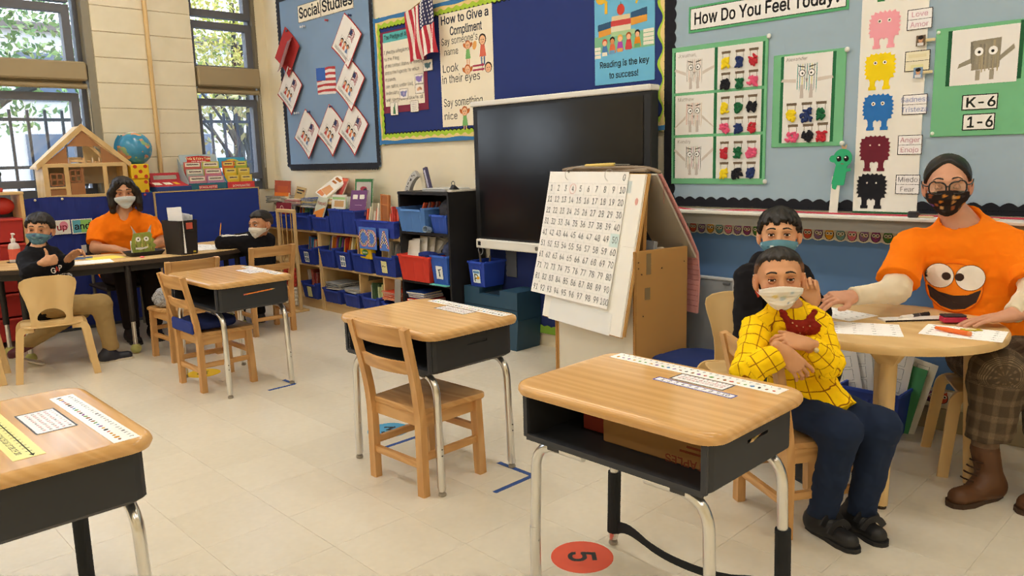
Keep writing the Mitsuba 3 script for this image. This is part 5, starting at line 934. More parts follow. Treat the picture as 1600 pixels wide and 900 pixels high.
k = thing('cabinet_cable', 'black cable hanging at the right of the top shelf', 'cable'); put(k+'__cable', tube(smoothpath([(-4.03, 3.35, .97), (-4.05, 3.34, .93), (-4.055, 3.34, .87), (-4.04, 3.36, .8)], 14), .006, 6), '141416', 'satin')
bin_at(-4.37, 3.26, .3905, .36, .28, .185, 'c23628', 'red bin of papers on the middle shelf of the black cabinet', dip=0)
bin_at(-4.11, 3.28, .3905, .175, .27, .2, '2f58b0', 'blue bin with a white letter card on the middle shelf of the black cabinet', dip=0, lab=LBW)
for i in range(6):
    k = thing('paper_sheet', f'white sheet, {ORD[i]} from the left in the red bin', 'paper', 'papers in the red bin'); put(k+'__sheet', mv(box(-.09, .09, 0, .0015, 0, .27+.01*(i % 3)), tr(-4.46+.028*i, 3.31+.03*i, .41) @ rot('y', -10+5*i) @ rot('x', -12)), ['e9e5da', 'efece4', 'dcd6c8'][i % 3])
k = thing('dotted_board', 'grey board with black dots leaning out of the red bin', 'board'); Md = tr(-4.3, 3.37, .44) @ rot('y', 38) @ rot('x', -14); put(k+'__board', rbox(-.075, .075, 0, .004, 0, .33, .001), '8f8a82', M=Md); put(k+'__dots', mv(cat(*[disc(-.035+.07*(i % 2), .05+.065*(i//2), .018, h=.001, n=12) for i in range(8)]), Md @ mat4(np.array([[1, 0, 0], [0, 0, -1], [0, 1, 0.]]))), '1d1b1c')
k = thing('navy_cloth', 'navy cloth lying over the edge of the red bin', 'cloth'); g = trimesh.creation.icosphere(subdivisions=3); v = np.array(g.vertices)*(1+.5*(meshkit.fbm(np.array(g.vertices)*2.5, 3, 2)-.5))[:, None]*[.1, .05, .03]; put(k+'__cloth', (v+[-4.26, 3.32, .578], np.array(g.faces)), '23306e', 'cloth', smooth=True)
k = thing('grey_pouch', 'grey blue pouch in the blue bin with the white letter card', 'pouch'); v = np.array(g.vertices)*(1+.5*(meshkit.fbm(np.array(g.vertices)*2.2+9, 3, 6)-.5))[:, None]*[.06, .08, .07]; put(k+'__pouch', (v+[-4.11, 3.42, .61], np.array(g.faces)), '4d5575', 'cloth', smooth=True)
k = thing('teal_folder', 'teal folder lying under the blue bin at the right of the cabinet', 'folder'); put(k+'__cover', box(-4.2, -4.02, 3.265, 3.5, .3852, .3902), '5fb0a6')
flat_stack(-4.44, 3.42, .081, 11, .2, .2, 80, 'the red pile in the black cabinet', ['c9392e', 'd6483a', 'b8322a'], .014); flat_stack(-4.45, 3.42, .249, 3, .19, .18, 81, 'the blue pile in the black cabinet', ['2f58b0', '4a7ac9', '2a4a96'], .015)
k = thing('red_bag', 'bunched red bag with a yellow strap at the bottom of the black cabinet', 'bag'); v = np.array(g.vertices)*(1+.5*(meshkit.fbm(np.array(g.vertices)*2.2+3, 3, 3)-.5))[:, None]*[.09, .1, .075]; put(k+'__bag', (v+[-4.23, 3.4, .15], np.array(g.faces)), 'c93a2c', 'cloth', smooth=True); put(k+'__strap', sweep(smoothpath([(-4.3, 3.3, .1), (-4.27, 3.29, .18), (-4.22, 3.3, .235), (-4.14, 3.32, .25)], 14), rect(.03, .006), up=(0, 1, 0)), 'e0b82a', smooth=30)
k = thing('dark_dome', 'black rounded case at the bottom right of the black cabinet', 'case'); v = np.array(g.vertices); v = v*[.075, .11, .11]; v[:, 2] = np.maximum(v[:, 2], 0); put(k+'__case', (v+[-4.1, 3.43, .081], np.array(g.faces)), '222024', 'satin', smooth=True)
k = thing('laptop', 'silver laptop with papers lying on top of the black cabinet', 'laptop'); put(k+'__base', rbox(-4.32, -4.06, 3.33, 3.55, 1.0205, 1.034, .003), '9a9c9e', 'satin'); put(k+'__lid', mv(rbox(-.13, .13, 0, .22, 0, .008, .003), tr(-4.19, 3.33, 1.0345)), 'b4b6b6', 'satin'); 
k = thing('clip_stack', 'white papers under a black bulldog clip at the right of the cabinet top', 'papers'); put(k+'__papers', rbox(-4.06, -4.015, 3.34, 3.56, 1.0205, 1.035, .001), 'd9d6cc'); put(k+'__clip', hull([(-4.06, 3.36, 1.035), (-4.02, 3.36, 1.035), (-4.06, 3.42, 1.035), (-4.02, 3.42, 1.035), (-4.055, 3.38, 1.068), (-4.025, 3.38, 1.068)]), '232326', 'satin'); put(k+'__wire', tube(np.array([(-4.04+.016*math.cos(t), 3.38, 1.075+.016*math.sin(t)) for t in np.linspace(0, 2*PI, 14)[:-1]]), .0025, 6, closed=True, up=(0, 1, 0)), '5a5a5c', 'gloss')
# ---------------------------------------------------------------- abacus
k = thing('abacus', 'tall wooden bead frame with red and white beads in front of the corner shelf', 'abacus'); ax, ay = -5.985, 3.17
for x in (-.14, .14): put(k+'__post', rbox(ax+x-.013, ax+x+.013, ay-.012, ay+.012, .02, .86, .003), mat='wood_birch')
for z in (.845, .03): put(k+'__bar', rbox(ax-.15, ax+.15, ay-.012, ay+.012, z-.015, z+.015, .003), mat='wood_birch')
put(k+'__foot', rbox(ax-.16, ax+.16, ay-.07, ay+.07, 0, .018, .004), mat='wood_birch')
wires = [ax-.08, ax+.0, ax+.08]; put(k+'__wires', cat(*[cyl((x, ay, .03), (x, ay, .84), .005, n=8) for x in wires]), 'b9945a', 'satin')
bead = lathe([(.005, -.0155), (.017, -.013), (.021, 0), (.017, .013), (.005, .0155)], 12)
for x in wires:
    for j in range(10):
        put(k+'__bead', mv(bead, tr(x, ay, .065+.032*j)), 'e9e2d0' if j < 5 else 'c23a2e', 'gloss', smooth=60)
# ---------------------------------------------------------------- window counter and its things
put('wall_counter', cat(box(-6.9, -6.61, -2.5, 3.2, 0, 1.0)), '59606c', 'satin', kind='structure'); put('wall_counter__top', rbox(-6.99, -6.6, -2.5, 3.24, 1.0, 1.02, .004), '8b8272', 'satin')
k = thing('blue_cloth', 'blue cloth pinned across the front of the counter behind the teacher with the bob', 'cloth')
yy = np.linspace(1.34, 2.33, 60); zz2 = np.linspace(.03, 1.03, 14); v = np.array([(-6.582+.006*math.sin(y*23)*(1.05-z)+.004*math.sin(y*57+z*3), y, z+(.008*math.sin(y*9) if z > 1 else 0)) for z in zz2 for y in yy]); f = np.array([(j*60+i, j*60+i+1, j*60+i+61, j*60+i+60) for j in range(13) for i in range(59)])
vq, fq = vf((v, f)); put(k+'__cloth', cat((vq, fq), (vq-[.002, 0, 0], fq[:, ::-1])), '2f3a80', 'cloth', smooth=False)
for y in (1.48, 1.66, 1.98, 2.26): put(k+'__pin', mv(ell_((0, 0, 0), (.006, .01, .01), 1), tr(-6.572, y, 1.02)), ['d9d4c4', 'd9d4c4', 'c0506a', 'd9d4c4'][int(y*3) % 4], 'gloss')
k = thing('folding_screen', 'blue covered screen standing before the counter, right of the woman with the bob', 'screen'); put(k+'__panel', rbox(-6.595, -6.575, 2.335, 3.235, .05, 1.03, .003), '2a3c8a'); put(k+'__edge', cat(box(-6.598, -6.572, 2.325, 2.34, .05, 1.035), box(-6.598, -6.572, 2.33, 3.24, 1.028, 1.038), box(-6.598, -6.572, 3.23, 3.24, .05, 1.035)), 'b59a72', 'satin')
put(k+'__foot', cat(box(-6.6, -6.55, 2.4, 2.44, 0, .05), box(-6.6, -6.55, 3.1, 3.14, 0, .05)), '4a4a50')
def wc(y0, y1, z0, z1, word, label, bg=None, col='23242c', extra=()):
    k = thing('word_card', label, 'word card', 'word cards pinned to the blue cloth'); put(k+'__card', sheet(y0, y1, z0, z1, .0015), 'e6e4de', M=wwall(0, 0, .03)); cx, h = (y0+y1)/2, z1-z0
    pr = ([(sheet(y0+.008, y1-.008, z0+.008, z1-.008, .0004, .0015), bg)] if bg else [])+[(mv(m, tr(cx, (z0+z1)/2, .0017)), c) for m, c in extra]
    if word: pr.append((mv(text(word, h*.42, .0006, True, True), tr(cx, z0+h*.3, .0022)), col))
    if pr: put(k+'__print', pr, M=wwall(0, 0, .03))
wc(1.70, 1.848, .75, .862, 'and', 'white card with the word and on blue and green ground', '8fc46a', extra=[(sheet(-.066, -.01, -.048, .048, .0003), '5fa8b8')])
wc(1.578, 1.692, .755, .862, 'up', 'white card with the word up over a pink shape, pinned to the blue cloth', extra=[(disc(.012, .01, .03, .035, .0003, 0, 14), 'd98aa0')], col='8a2a3a')
wc(1.75, 1.855, .60, .66, '', 'white card half hidden by the table top, pinned to the blue cloth', extra=[(disc(.02, -.02, .016, .012, .0005, 0, 12), '33343c')]); wc(1.58, 1.72, .485, .55, 'is', 'low white card with the word is, pinned to the blue cloth'); wc(1.835, 1.92, .49, .54, 'WA', 'low white card with big letters beside the teacher legs', col='5a5a60')
# dollhouse
k = thing('dollhouse', 'wooden dollhouse with an open front on the window counter', 'dollhouse'); Md = np.array([[0, -1, 0, -6.655], [1, 0, 0, 1.87], [0, 0, 1, 1.0205], [0, 0, 0, 1.0]])   # local x along +Y, local y into the wall, z up
Wd, Hd, Dd, Rp = .6, .245, .22, .53
def dh(n, m, c='c8995a', mt='wood_birch', lab=None): return put(k+'__'+n, m, c, mt, M=Md, label=lab)
for x in (-Wd/2, Wd/2-.012): dh('side_wall', box(x, x+.012, 0, Dd, 0, Hd))
dh('floor', box(-Wd/2, Wd/2, 0, Dd, 0, .014)); dh('upper_floor', box(-Wd/2, Wd/2, 0, Dd, Hd-.012, Hd+.004)); dh('back_wall', box(-Wd/2, Wd/2, Dd-.008, Dd, .1, Hd), 'b0a28a', 'matte')
for x0, x1, z0, z1 in ((-.3, .3, 0, .024), (-.3, .3, Hd-.012, Hd+.018), (-.3, -.262, 0, Hd), (-.155, -.122, .0, Hd), (.118, .15, 0, Hd), (.265, .3, 0, Hd), (-.262, -.155, .072, .088)): dh('front_frame', rbox(x0, x1, -.012, .004, z0, z1, .002))
dh('lower_panel', box(-.262, -.155, -.004, .004, .024, .072), '9c6b44', 'satin')
def win(cx, z0, w, h, n):
    q = dh(n, cat(*[box(cx-w/2+i*w/2-.006, cx-w/2+i*w/2+.006, -.008, .002, z0, z0+h) for i in range(3)], *[box(cx-w/2, cx+w/2, -.008, .002, z0+j*h/2-.006, z0+j*h/2+.006) for j in range(3)]), '8a5a38', 'satin'); return q
win(-.208, .1, .085, .085, 'window_frame'); dh('door', box(-.118, -.03, -.004, .004, .014, .115), '9c6b44', 'satin'); win(-.078, .125, .075, .085, 'door_window'); dh('door_stile', box(-.038, -.02, -.004, .006, .014, Hd-.012), '9c6b44', 'satin')
sl = math.atan2(Rp-Hd, Wd/2)
for s in (-1, 1):
    dh('roof_slope', hull([(s*(Wd/2+.03), y, Hd-.02+dz) for y in (0, Dd) for dz in (0, .014)]+[(0, y, Rp+dz) for y in (0, Dd) for dz in (0, .016)]) if s < 0 else hull([(s*(Wd/2+.03), y, Hd-.02+dz) for y in (.1, Dd) for dz in (0, .014)]+[(0, y, Rp+dz) for y in (.1, Dd) for dz in (0, .016)]))
    dh('gable_beam', hull([(s*(Wd/2+.035), y, Hd-.03+dz) for y in (-.014, .006) for dz in (0, .045)]+[(0, y, Rp-.02+dz) for y in (-.014, .006) for dz in (0, .05)]))
    dh('gable_panel', hull([(s*.12, y, z) for y in (-.003, .003) for z in (Hd+.01, Rp-.14)]+[(s*.29, y, Hd+.01) for y in (-.003, .003)]), 'a37249', 'satin')
dh('gable_peak', hull([(0, y, Rp-.02) for y in (-.003, .003)]+[(s*.12, y, Rp-.14) for y in (-.003, .003) for s in (-1, 1)]), 'a37249', 'satin'); dh('attic_wall', hull([(.2, y, z) for y in (Dd-.02, Dd-.014) for z in (Hd+.005, Hd+.08)]+[(.05, y, z) for y in (Dd-.02, Dd-.014) for z in (Hd+.005, Rp-.1)]), 'cdbb93', 'matte'); dh('roof_brace', hull([(.02+.1*t, y, Rp-.11-.11*t+dz) for t in (0, 1.3) for y in (.02, .04) for dz in (0, .03)]))
def dtoy(n, m, label, cat_): kk = thing(n, label, cat_, 'toy furniture in the dollhouse'); put(kk+'__body', m, 'd9b98a', 'satin', M=Md)
zf = Hd+.0045
dtoy('toy_bed', cat(rbox(-.095, .005, .03, .09, zf+.02, zf+.04, .002), box(-.1, -.092, .03, .09, zf, zf+.055), box(.003, .01, .03, .09, zf, zf+.055), box(-.09, .0, .085, .09, zf+.03, zf+.06)), 'tiny wooden bed in the attic of the dollhouse', 'toy bed'); dtoy('toy_table', cat(mv(lathe([(.016, 0), (.02, .006), (.008, .012), (.008, .022), (.022, .026), (.0, .03)], 14), tr(.04, .05, zf))), 'tiny round wooden table in the dollhouse attic', 'toy table'); dtoy('toy_chair', cat(box(.07, .095, .04, .065, zf+.018, zf+.024), box(.07, .074, .04, .065, zf, zf+.055), *[box(x, x+.004, y, y+.004, zf, zf+.02) for x in (.091,) for y in (.04, .061)]), 'tiny wooden chair in the dollhouse attic', 'toy chair'); dtoy('toy_chair', cat(box(.1, .122, .04, .065, zf+.018, zf+.024), box(.118, .122, .04, .065, zf, zf+.055), *[box(x, x+.004, y, y+.004, zf, zf+.02) for x in (.1,) for y in (.04, .061)]), 'second tiny wooden chair in the dollhouse attic', 'toy chair')
# globe
k = thing('globe', 'blue classroom globe with orange land on a blue stand', 'globe'); gc = np.array([-6.78, 2.285, 1.39]); s_ = trimesh.creation.icosphere(subdivisions=5); v = np.array(s_.vertices)
n1 = meshkit.fbm(v*1.5+5.3, 4, 11); land = n1 > .54; h2 = meshkit.fbm(v*3+1, 3, 4); col = np.where(land[:, None], np.where((h2 > .5)[:, None], lin('d9a06a'), np.where((h2 > .42)[:, None], lin('c98f86'), lin('8fae7a'))), lin('3f8db3')); col = np.where((np.abs(v[:, 2]) > .93)[:, None], lin('d9dcd8'), col)
put(k+'__ball', (v*.135+gc, np.array(s_.faces)), col, 'gloss', smooth=True); ar = np.array([(gc[0]+.02, gc[1]-.15*math.cos(t)*1.0, gc[2]+.15*math.sin(t)) for t in np.linspace(-1.15, .75, 24)]); put(k+'__meridian', sweep(ar, rect(.022, .008), up=(1, 0, 0)), '2a7aa0', 'satin', smooth=30); put(k+'__base', mv(lathe([(0, 0), (.085, 0), (.09, .012), (.05, .03), (.018, .06), (.018, .1), (.012, .115), (0, .115)], 24), tr(gc[0], gc[1]+.03, 1.0205)), '2f7f96', 'satin', smooth=40); put(k+'__axis', cat(cyl(gc+[0, .0, -.18], gc+[0, 0, -.13], .008), cyl(gc+[0.02, -.1, .105], gc+[0, -.08, .1], .006)), '2f7f96', 'satin')
# dice blocks
k = thing('foam_die', 'yellow foam block with red dots beside the globe, upper of two', 'foam die', None); put(k+'__block', rbox(-6.72, -6.63, 2.195, 2.335, 1.1455, 1.265, .008), 'e6bf26', 'satin'); put(k+'__dots', mv(cat(*[cat(disc(x, z, .015, h=.001, n=14)) for x, z in ((2.225, 1.245), (2.305, 1.245), (2.265, 1.205), (2.225, 1.165), (2.305, 1.165))]), wwall(0, 0, -.03)), 'c2432e')
k = thing('foam_die', 'yellow foam block with red dots beside the globe, lower of two', 'foam die', None); put(k+'__block', rbox(-6.72, -6.635, 2.20, 2.325, 1.0205, 1.145, .008), 'e0b820', 'satin'); put(k+'__dots', mv(cat(*[disc(x, z, .015, h=.001, n=14) for x, z in ((2.3, 1.045), (2.3, 1.12), (2.22, 1.045))]), wwall(0, 0, -.035)), 'c2432e')
# cash register toy
k = thing('toy_register', 'red and blue toy box with a tilted lid on the counter right of the globe', 'toy'); My = wwall(2.51, 1.0205, -.09)
put(k+'__base', rbox(-.145, .145, 0, .055, -.12, .09, .006), '2b3f7a', 'satin', M=My); put(k+'__deck', hull([(-.145, .055, -.12), (.145, .055, -.12), (-.145, .055, .085), (.145, .055, .085), (-.145, .1, -.12), (.145, .1, -.12)]), 'b5323c', 'satin', M=My); put(k+'__lid', mv(rbox(-.125, .125, 0, .085, -.008, .008, .004), My @ tr(0, .085, -.09) @ rot('x', -20)), 'b5323c', 'satin'); put(k+'__lid_window', mv(box(-.095, .095, .025, .06, .008, .0095), My @ tr(0, .085, -.09) @ rot('x', -20)), 'a8a49a'); put(k+'__cards', mv(cat(*[box(x, x+.06, .001, .003, -.03, .05) for x in (-.13, -.045)]), My @ tr(0, .078, -.02) @ rot('x', 12)), 'ece6d8'); put(k+'__orange_card', mv(box(.04, .075, .001, .003, -.03, .05), My @ tr(0, .078, -.02) @ rot('x', 12)), 'e0a53a')
# two display boxes of books
def bookbox(y0, y1, H, side, head, front, title, tc, tbg, label, lower, seed):
    k = thing('book_display_box', label, 'display box'); M = wwall(0, 1.0205, -.06); w = y1-y0
    put(k+'__front', rbox(y0, y1, 0, .07, .035, .045, .002), front, 'satin', M=M); put(k+'__sides', cat(*[hull([(x, 0, -.16), (x, H-.03, -.16), (x, 0, .04), (x, .07, .04), (x, H*.62, -.08), (x+.004, 0, -.16), (x+.004, H-.03, -.16), (x+.004, 0, .04), (x+.004, .07, .04), (x+.004, H*.62, -.08)]) for x in (y0, y1-.004)]), side, 'satin', M=M)
    put(k+'__header', mv(box(y0, y1, 0, .09, -.003, 0), M @ tr(0, H-.09, -.1) @ rot('x', -14)), head, 'satin'); put(k+'__base', box(y0, y1, 0, .006, -.16, .04), side, M=M)
    Mh = M @ tr((y0+y1)/2, H-.09, -.0995) @ rot('x', -14); put(k+'__title', [(ext(tbg[1], .0006), tbg[0])]+[(mv(text(t, h, .0006, True, True), tr(0, y, .0006)), c) for t, h, y, c in title], M=Mh)
    put(k+'__lettering', [(mv(text('SCHOLASTIC', .018, .0005, True, True), tr((y0+y1)/2, .027, .0455)), 'e8d8d0')]+([(sheet((y0+y1)/2-.08, (y0+y1)/2+.08, .02, .052, .0003, .045), 'b8343a')] if lower else []), M=M)
    for r in range(3):
        for c in range(2):
            q = thing('small_reader', f'small booklet, {("front","middle","rear")[r]} row {("left","right")[c]}, in the {"grey" if lower else "red"} display box', 'booklet', f'booklets in the {"grey" if lower else "red"} display box'); x0 = y0+.012+c*(w/2-.004); x1 = x0+w/2-.016; zb, off = .075+.06*r, .02-.04*r
            cv = (['c98a9a', 'b98ab0'] if r == 0 else ['a9b0a8', 'd98a9a'] if r == 1 else ['c9605a', 'c9c86a'])[c] if lower else (['e0c03a', 'd9bc4a'] if r < 2 else ['d9703a', 'a8b84a'])[c]
            put(q+'__cover', box(x0, x1, 0.01, zb+.055, off-.006, off), cv, 'satin', M=M); put(q+'__title', [(sheet(x0+.01, x1-.01, zb+.015, zb+.048, .0005, off), 'e6dfcc' if lower else 'e6d27a'), (sheet(x0+.022, x1-.022, zb+.028, zb+.037, .0008, off), '6a5a5a')], M=M)
bookbox(2.64, 2.965, .315, '9db4bf', 'a9bcc4', '2f6578', [('Folk & Fairy Tale', .02, .045, 'f0e4b0'), ('EASY READERS', .013, .022, 'f0e8e0')], '', ('c23a34', [(-.11, .015), (.11, .015), (.1, .04), (.11, .07), (0, .08), (-.11, .07), (-.1, .04)]), 'grey-blue cardboard display box of small readers on the counter', True, 1)
bookbox(2.975, 3.225, .285, '3f9ac4', '46a5cf', 'cf3f44', [('Very First', .017, .048, '6a4a9a'), ('Biographies', .018, .02, 'c23a34')], '', ('e6c53a', [(.09*math.cos(t), .012+.065*math.sin(t)) for t in np.linspace(0, PI, 16)]), 'bright blue and red cardboard display box of small readers on the counter', False, 2)
# red drawer unit at the left
k = thing('drawer_unit', 'wooden frame unit with red plastic drawers at the left edge', 'drawer unit'); Mr = wwall(0, 0, 0, -6.33)
for y in (.72, 1.345): put(k+'__post', rbox(y-.012, y+.012, 0, 1.09, -.27, .0, .003), mat='wood_birch', M=Mr)
put(k+'__top', rbox(.71, 1.36, 1.075, 1.095, -.27, .005, .003), mat='wood_birch', M=Mr)
for i in range(5):
    z = .05+.175*i; q = put(k+'__drawer', cat(hull([(y, zz, x) for y, zz in ((.745, z), (1.32, z), (.735, z+.155), (1.33, z+.155)) for x in (-.25, .012)])), 'a82a26', 'satin', M=Mr); put(q+'__rim', rbox(.735, 1.33, z+.145, z+.16, -.25, .025, .003), 'b93a32', 'satin', M=Mr)
k = thing('red_ball', 'red ball lying in the top of the drawer unit', 'ball'); put(k+'__ball', ell_((-6.43, 1.24, .997), (.07, .075, .06), 3), 'b23228', 'satin', smooth=True)
k = thing('toy_robot', 'small dark toy with a red and white base on the drawer unit', 'toy'); put(k+'__arm', cat(cyl((-6.42, 1.1, 1.11), (-6.42, 1.22, 1.21), .028), ell_((-6.42, 1.235, 1.22), (.025, .025, .025), 2)), '2a2a2e', 'satin', smooth=40); put(k+'__base', cat(rbox(-6.46, -6.38, 1.1, 1.25, 1.0955, 1.125, .006)), 'b8443a', 'satin'); put(k+'__white_part', rbox(-6.4, -6.37, 1.17, 1.21, 1.125, 1.16, .005), 'e0ddd6', 'satin')
# ---------------------------------------------------------------- things on the kidney table
def flat(nm, label, cat_, x, y, a, w, d, col, pr=(), z=KZ, grp=None, h=.0012):
    k = thing(nm, label, cat_, grp); M = tr(x, y, z+.0002) @ rot('z', a); put(k+'__sheet', sheet(-w/2, w/2, -d/2, d/2, h), col, M=M)
    if pr: put(k+'__print', [(mv(m, tr(0, 0, h)), c) for m, c in pr], M=M)
    return k
flat('paper_sheet', 'white paper on the curved table in front of the boy giving a thumbs up', 'paper', -5.56, 1.50, 80, .3, .22, 'efeeea'); flat('yellow_folder', 'yellow folder on the curved table left of the black tray', 'folder', -5.72, 1.66, 95, .2, .2, 'e3d05a'); flat('blue_folder', 'dark blue folder on the curved table beside the yellow folder', 'folder', -5.86, 1.52, 75, .2, .14, '4a5a7a')
flat('paper_sheet', 'white papers on the curved table right of the black file box', 'paper', -5.82, 2.38, 20, .3, .22, 'ececea', [(sheet(-.12, .1, .07-.02*i, .073-.02*i, .0002), 'a9adb2') for i in range(7)]); flat('paper_sheet', 'white worksheet on the curved table under the arms of the boy with the pencil', 'paper', -5.62, 2.42, 70, .3, .21, 'efefed', [(sheet(-.12, .1, .07-.03*i, .073-.03*i, .0002), 'a9adb2') for i in range(5)])
k = thing('pink_eraser', 'small pink eraser on the curved table below the black tray', 'eraser'); put(k+'__body', rbox(-.02, .02, -.01, .01, 0, .01, .003), 'd9707a', M=tr(-5.50, 1.83, KZ))
k = thing('black_tray', 'black tray on the curved table in front of the teacher', 'tray'); Mt = tr(-5.66, 1.9, KZ)
o1 = m3.Manifold.hull_points([(x, y, 0) for x, y in rrect(.15, .2, .03).tolist()]+[(x, y, .03) for x, y in rrect(.19, .25, .04).tolist()]); o2 = m3.Manifold.hull_points([(x, y, .004) for x, y in rrect(.14, .19, .03).tolist()]+[(x, y, .032) for x, y in rrect(.178, .238, .036).tolist()]); put(k+'__tub', vf(o1-o2), '232224', 'satin', M=Mt)
k = thing('bag_puppet', 'paper puppet with a green-brown striped face and grey ears standing in the black tray', 'puppet'); Mq = basis((.12, .993, 0), (0, 0, 1), (.993, -.12, 0), (-5.64, 1.89, KZ+.006))
rp_ = np.random.default_rng(8); hd = Polygon([(-.065, 0), (.075, 0), (.072, .04), (.085, .06), (.066, .08), (.078, .1), (.06, .115), (.066, .135), (.05, .155), (-.055, .15), (-.07, .1), (-.078, .06)])
put(k+'__face', ext(hd, .008), '8f9a4a', M=Mq); st_ = []
for i in range(40): x = -.06+.12*rp_.random(); y = .01+.11*rp_.random(); st_.append((box(x, x+.004, y, y+.025, .008, .0088), ['b5b45a', '7a6a3a', '6a7a3a', 'c9c07a', '9a6a4a'][i % 5]))
put(k+'__stripes', st_, M=Mq); put(k+'__ears', cat(*[ext([(s*.045-.012, .14), (s*.045+.014, .145), (s*.06+.006*s, .205), (s*.05-.006, .17)], .006, .001) for s in (-1, 1)]), 'a9a39c', M=Mq); put(k+'__eyes', [(disc(x, .108, .017, .017, .001, .0088, 14), 'ecebe6') for x in (-.028, .024)]+[(disc(x, .108, .0055, .0055, .0015, .0088, 8), '20201e') for x in (-.028, .024)], M=Mq); put(k+'__mouth', ext([(-.05, .04), (-.02, .035), (.02, .042), (.03, .05), (.028, .056), (.0, .05), (-.05, .052)], .001, .0088), 'e3e0d6', M=Mq); put(k+'__white_fringe', ext([(-.078, 0), (-.06, 0), (-.066, .1), (-.08, .1)], .007, .0), 'e0ddd4', M=Mq)
# black mesh file box
k = thing('file_box', 'black mesh file box holding white papers on the curved table', 'file box'); Mf = tr(-5.50, 2.10, KZ+.0005) @ rot('z', 102)
o1 = m3.Manifold.hull_points([(x, y, 0) for x, y in rrect(.125, .20, .012).tolist()]+[(x, y, .235) for x, y in rrect(.145, .22, .014).tolist()]); o2 = m3.Manifold.hull_points([(x, y, .004) for x, y in rrect(.117, .192, .012).tolist()]+[(x, y, .25) for x, y in rrect(.14, .214, .014).tolist()]); put(k+'__shell', vf(o1-o2), '26211f', 'satin', M=Mf); put(k+'__wire_pocket', cat(tube(bend([(-.035, -.114, .22), (-.035, -.118, .165), (.035, -.118, .165), (.035, -.114, .22)], .015), .0025, 6)), '1c1a1a', 'satin', M=Mf); put(k+'__pocket_card', box(-.025, .025, -.1145, -.1135, .175, .22), 'c25a4a', M=Mf); put(k+'__badge', box(.02, .04, -.1035, -.1025, .01, .022), 'b5a23a', M=Mf)
for i, (x, h, a, s) in enumerate(((-.045, .32, -3, -.04), (-.02, .285, 2, .01), (.005, .28, 4, .02), (.03, .275, 3, .02), (.045, .27, 5, .015))):
    k2 = thing('paper_sheet', f'white sheet, {ORD[i]} from the left in the black mesh file box', 'paper', 'papers in the file box'); put(k2+'__sheet', mv(box(-.0008, .0008, -.085+s, .085+s, 0, h), Mf @ tr(x, 0, .005) @ rot('x', a)), ['efefef', 'e3e4e6', 'ececec', 'dfe0e2', 'eaeaea'][i])
# hand sanitizer
k = thing('sanitizer_bottle', 'clear pump bottle of hand sanitizer with a red label on the curved table', 'bottle'); Mz = tr(-6.04, 1.20, KZ)
put(k+'__bottle', lathe([(0, 0), (.033, 0), (.035, .006), (.035, .1), (.028, .122), (.014, .13), (.013, .14), (0, .14)], 20), 'd9d0cf', 'gloss', smooth=40, M=Mz); put(k+'__label', lathe([(.0352, .02), (.0356, .02), (.0356, .09), (.0352, .09)], 20), 'd8604f', 'satin', M=Mz); put(k+'__pump', cat(lathe([(0, .14), (.015, .14), (.015, .158), (.006, .16), (.006, .185), (0, .185)], 14), rbox(-.01, .045, -.008, .008, .183, .196, .003)), 'e4e2de', 'gloss', M=Mz); put(k+'__tray_mat', box(-.05, .05, -.05, .05, 0, .0006), '3a322c', M=Mz)
# ---------------------------------------------------------------- things on the round table
def worksheet_flat(label, x, y, a, w, d, seed, n=(5, 4)):
    r = np.random.default_rng(seed); pr = []
    for i in range(n[0]):
        for j in range(n[1]): pr.append((mv(sheet(0, .012, 0, .004, .0002), tr(-w*.42+w*.26*j, d*.38-d*.19*i)), '3a3b40')); pr.append((mv(sheet(.016, .035, 0, .0015, .0002), tr(-w*.42+w*.26*j, d*.38-d*.19*i)), 'b9bcc0'))
    return flat('paper_sheet', label, 'paper', x, y, a, w, d, 'f1f1f0', pr, RZ, 'worksheets on the round table')
worksheet_flat('white worksheet on the round table nearest the two boys, at its far left', -1.275, 3.005, -14, .27, .17, 1); worksheet_flat('white worksheet on the round table in front, left of the orange highlighter', -1.075, 2.80, 24, .24, .2, 2); worksheet_flat('white worksheet on the round table under the orange highlighter', -.795, 2.945, 8, .25, .18, 3)
k = thing('marker_pen', 'black and white whiteboard marker lying on the round table', 'marker'); Mm = tr(-1.005, 3.10, RZ+.0085) @ rot('z', 68); put(k+'__barrel', mv(cyl((-.07, 0, 0), (.02, 0, 0), .008), Mm), 'e4e0d8', 'satin', smooth=40); put(k+'__cap', mv(cyl((.02, 0, 0), (.07, 0, 0), .0085), Mm), '1d1a1c', 'satin', smooth=40); put(k+'__band', mv(cyl((-.015, 0, 0), (.018, 0, 0), .0083), Mm), '3a3638', 'satin'); put(k+'__tip', mv(cyl((-.082, 0, 0), (-.07, 0, 0), .003, .006), Mm), 'd0ccc4')
k = thing('white_board', 'narrow white board with a dark edge lying on the round table', 'board'); Mm = tr(-.975, 3.09, RZ+.0003) @ rot('z', 47); put(k+'__board', mv(box(-.155, .155, -.03, .03, 0, .006), Mm), 'eceae6', 'gloss'); put(k+'__edge', mv(box(-.155, .155, -.0315, -.03, 0, .0062), Mm), '3d342e')
k = thing('board_eraser', 'red felt board eraser with a black top on the round table', 'eraser'); Me = tr(-.87, 3.085, RZ+.0065) @ rot('z', 40); put(k+'__felt', rbox(-.04, .04, -.022, .022, 0, .02, .003), 'b5344e', 'cloth', M=Me); put(k+'__top', rbox(-.04, .04, -.022, .022, .02, .027, .003), '2a2226', 'satin', M=Me)
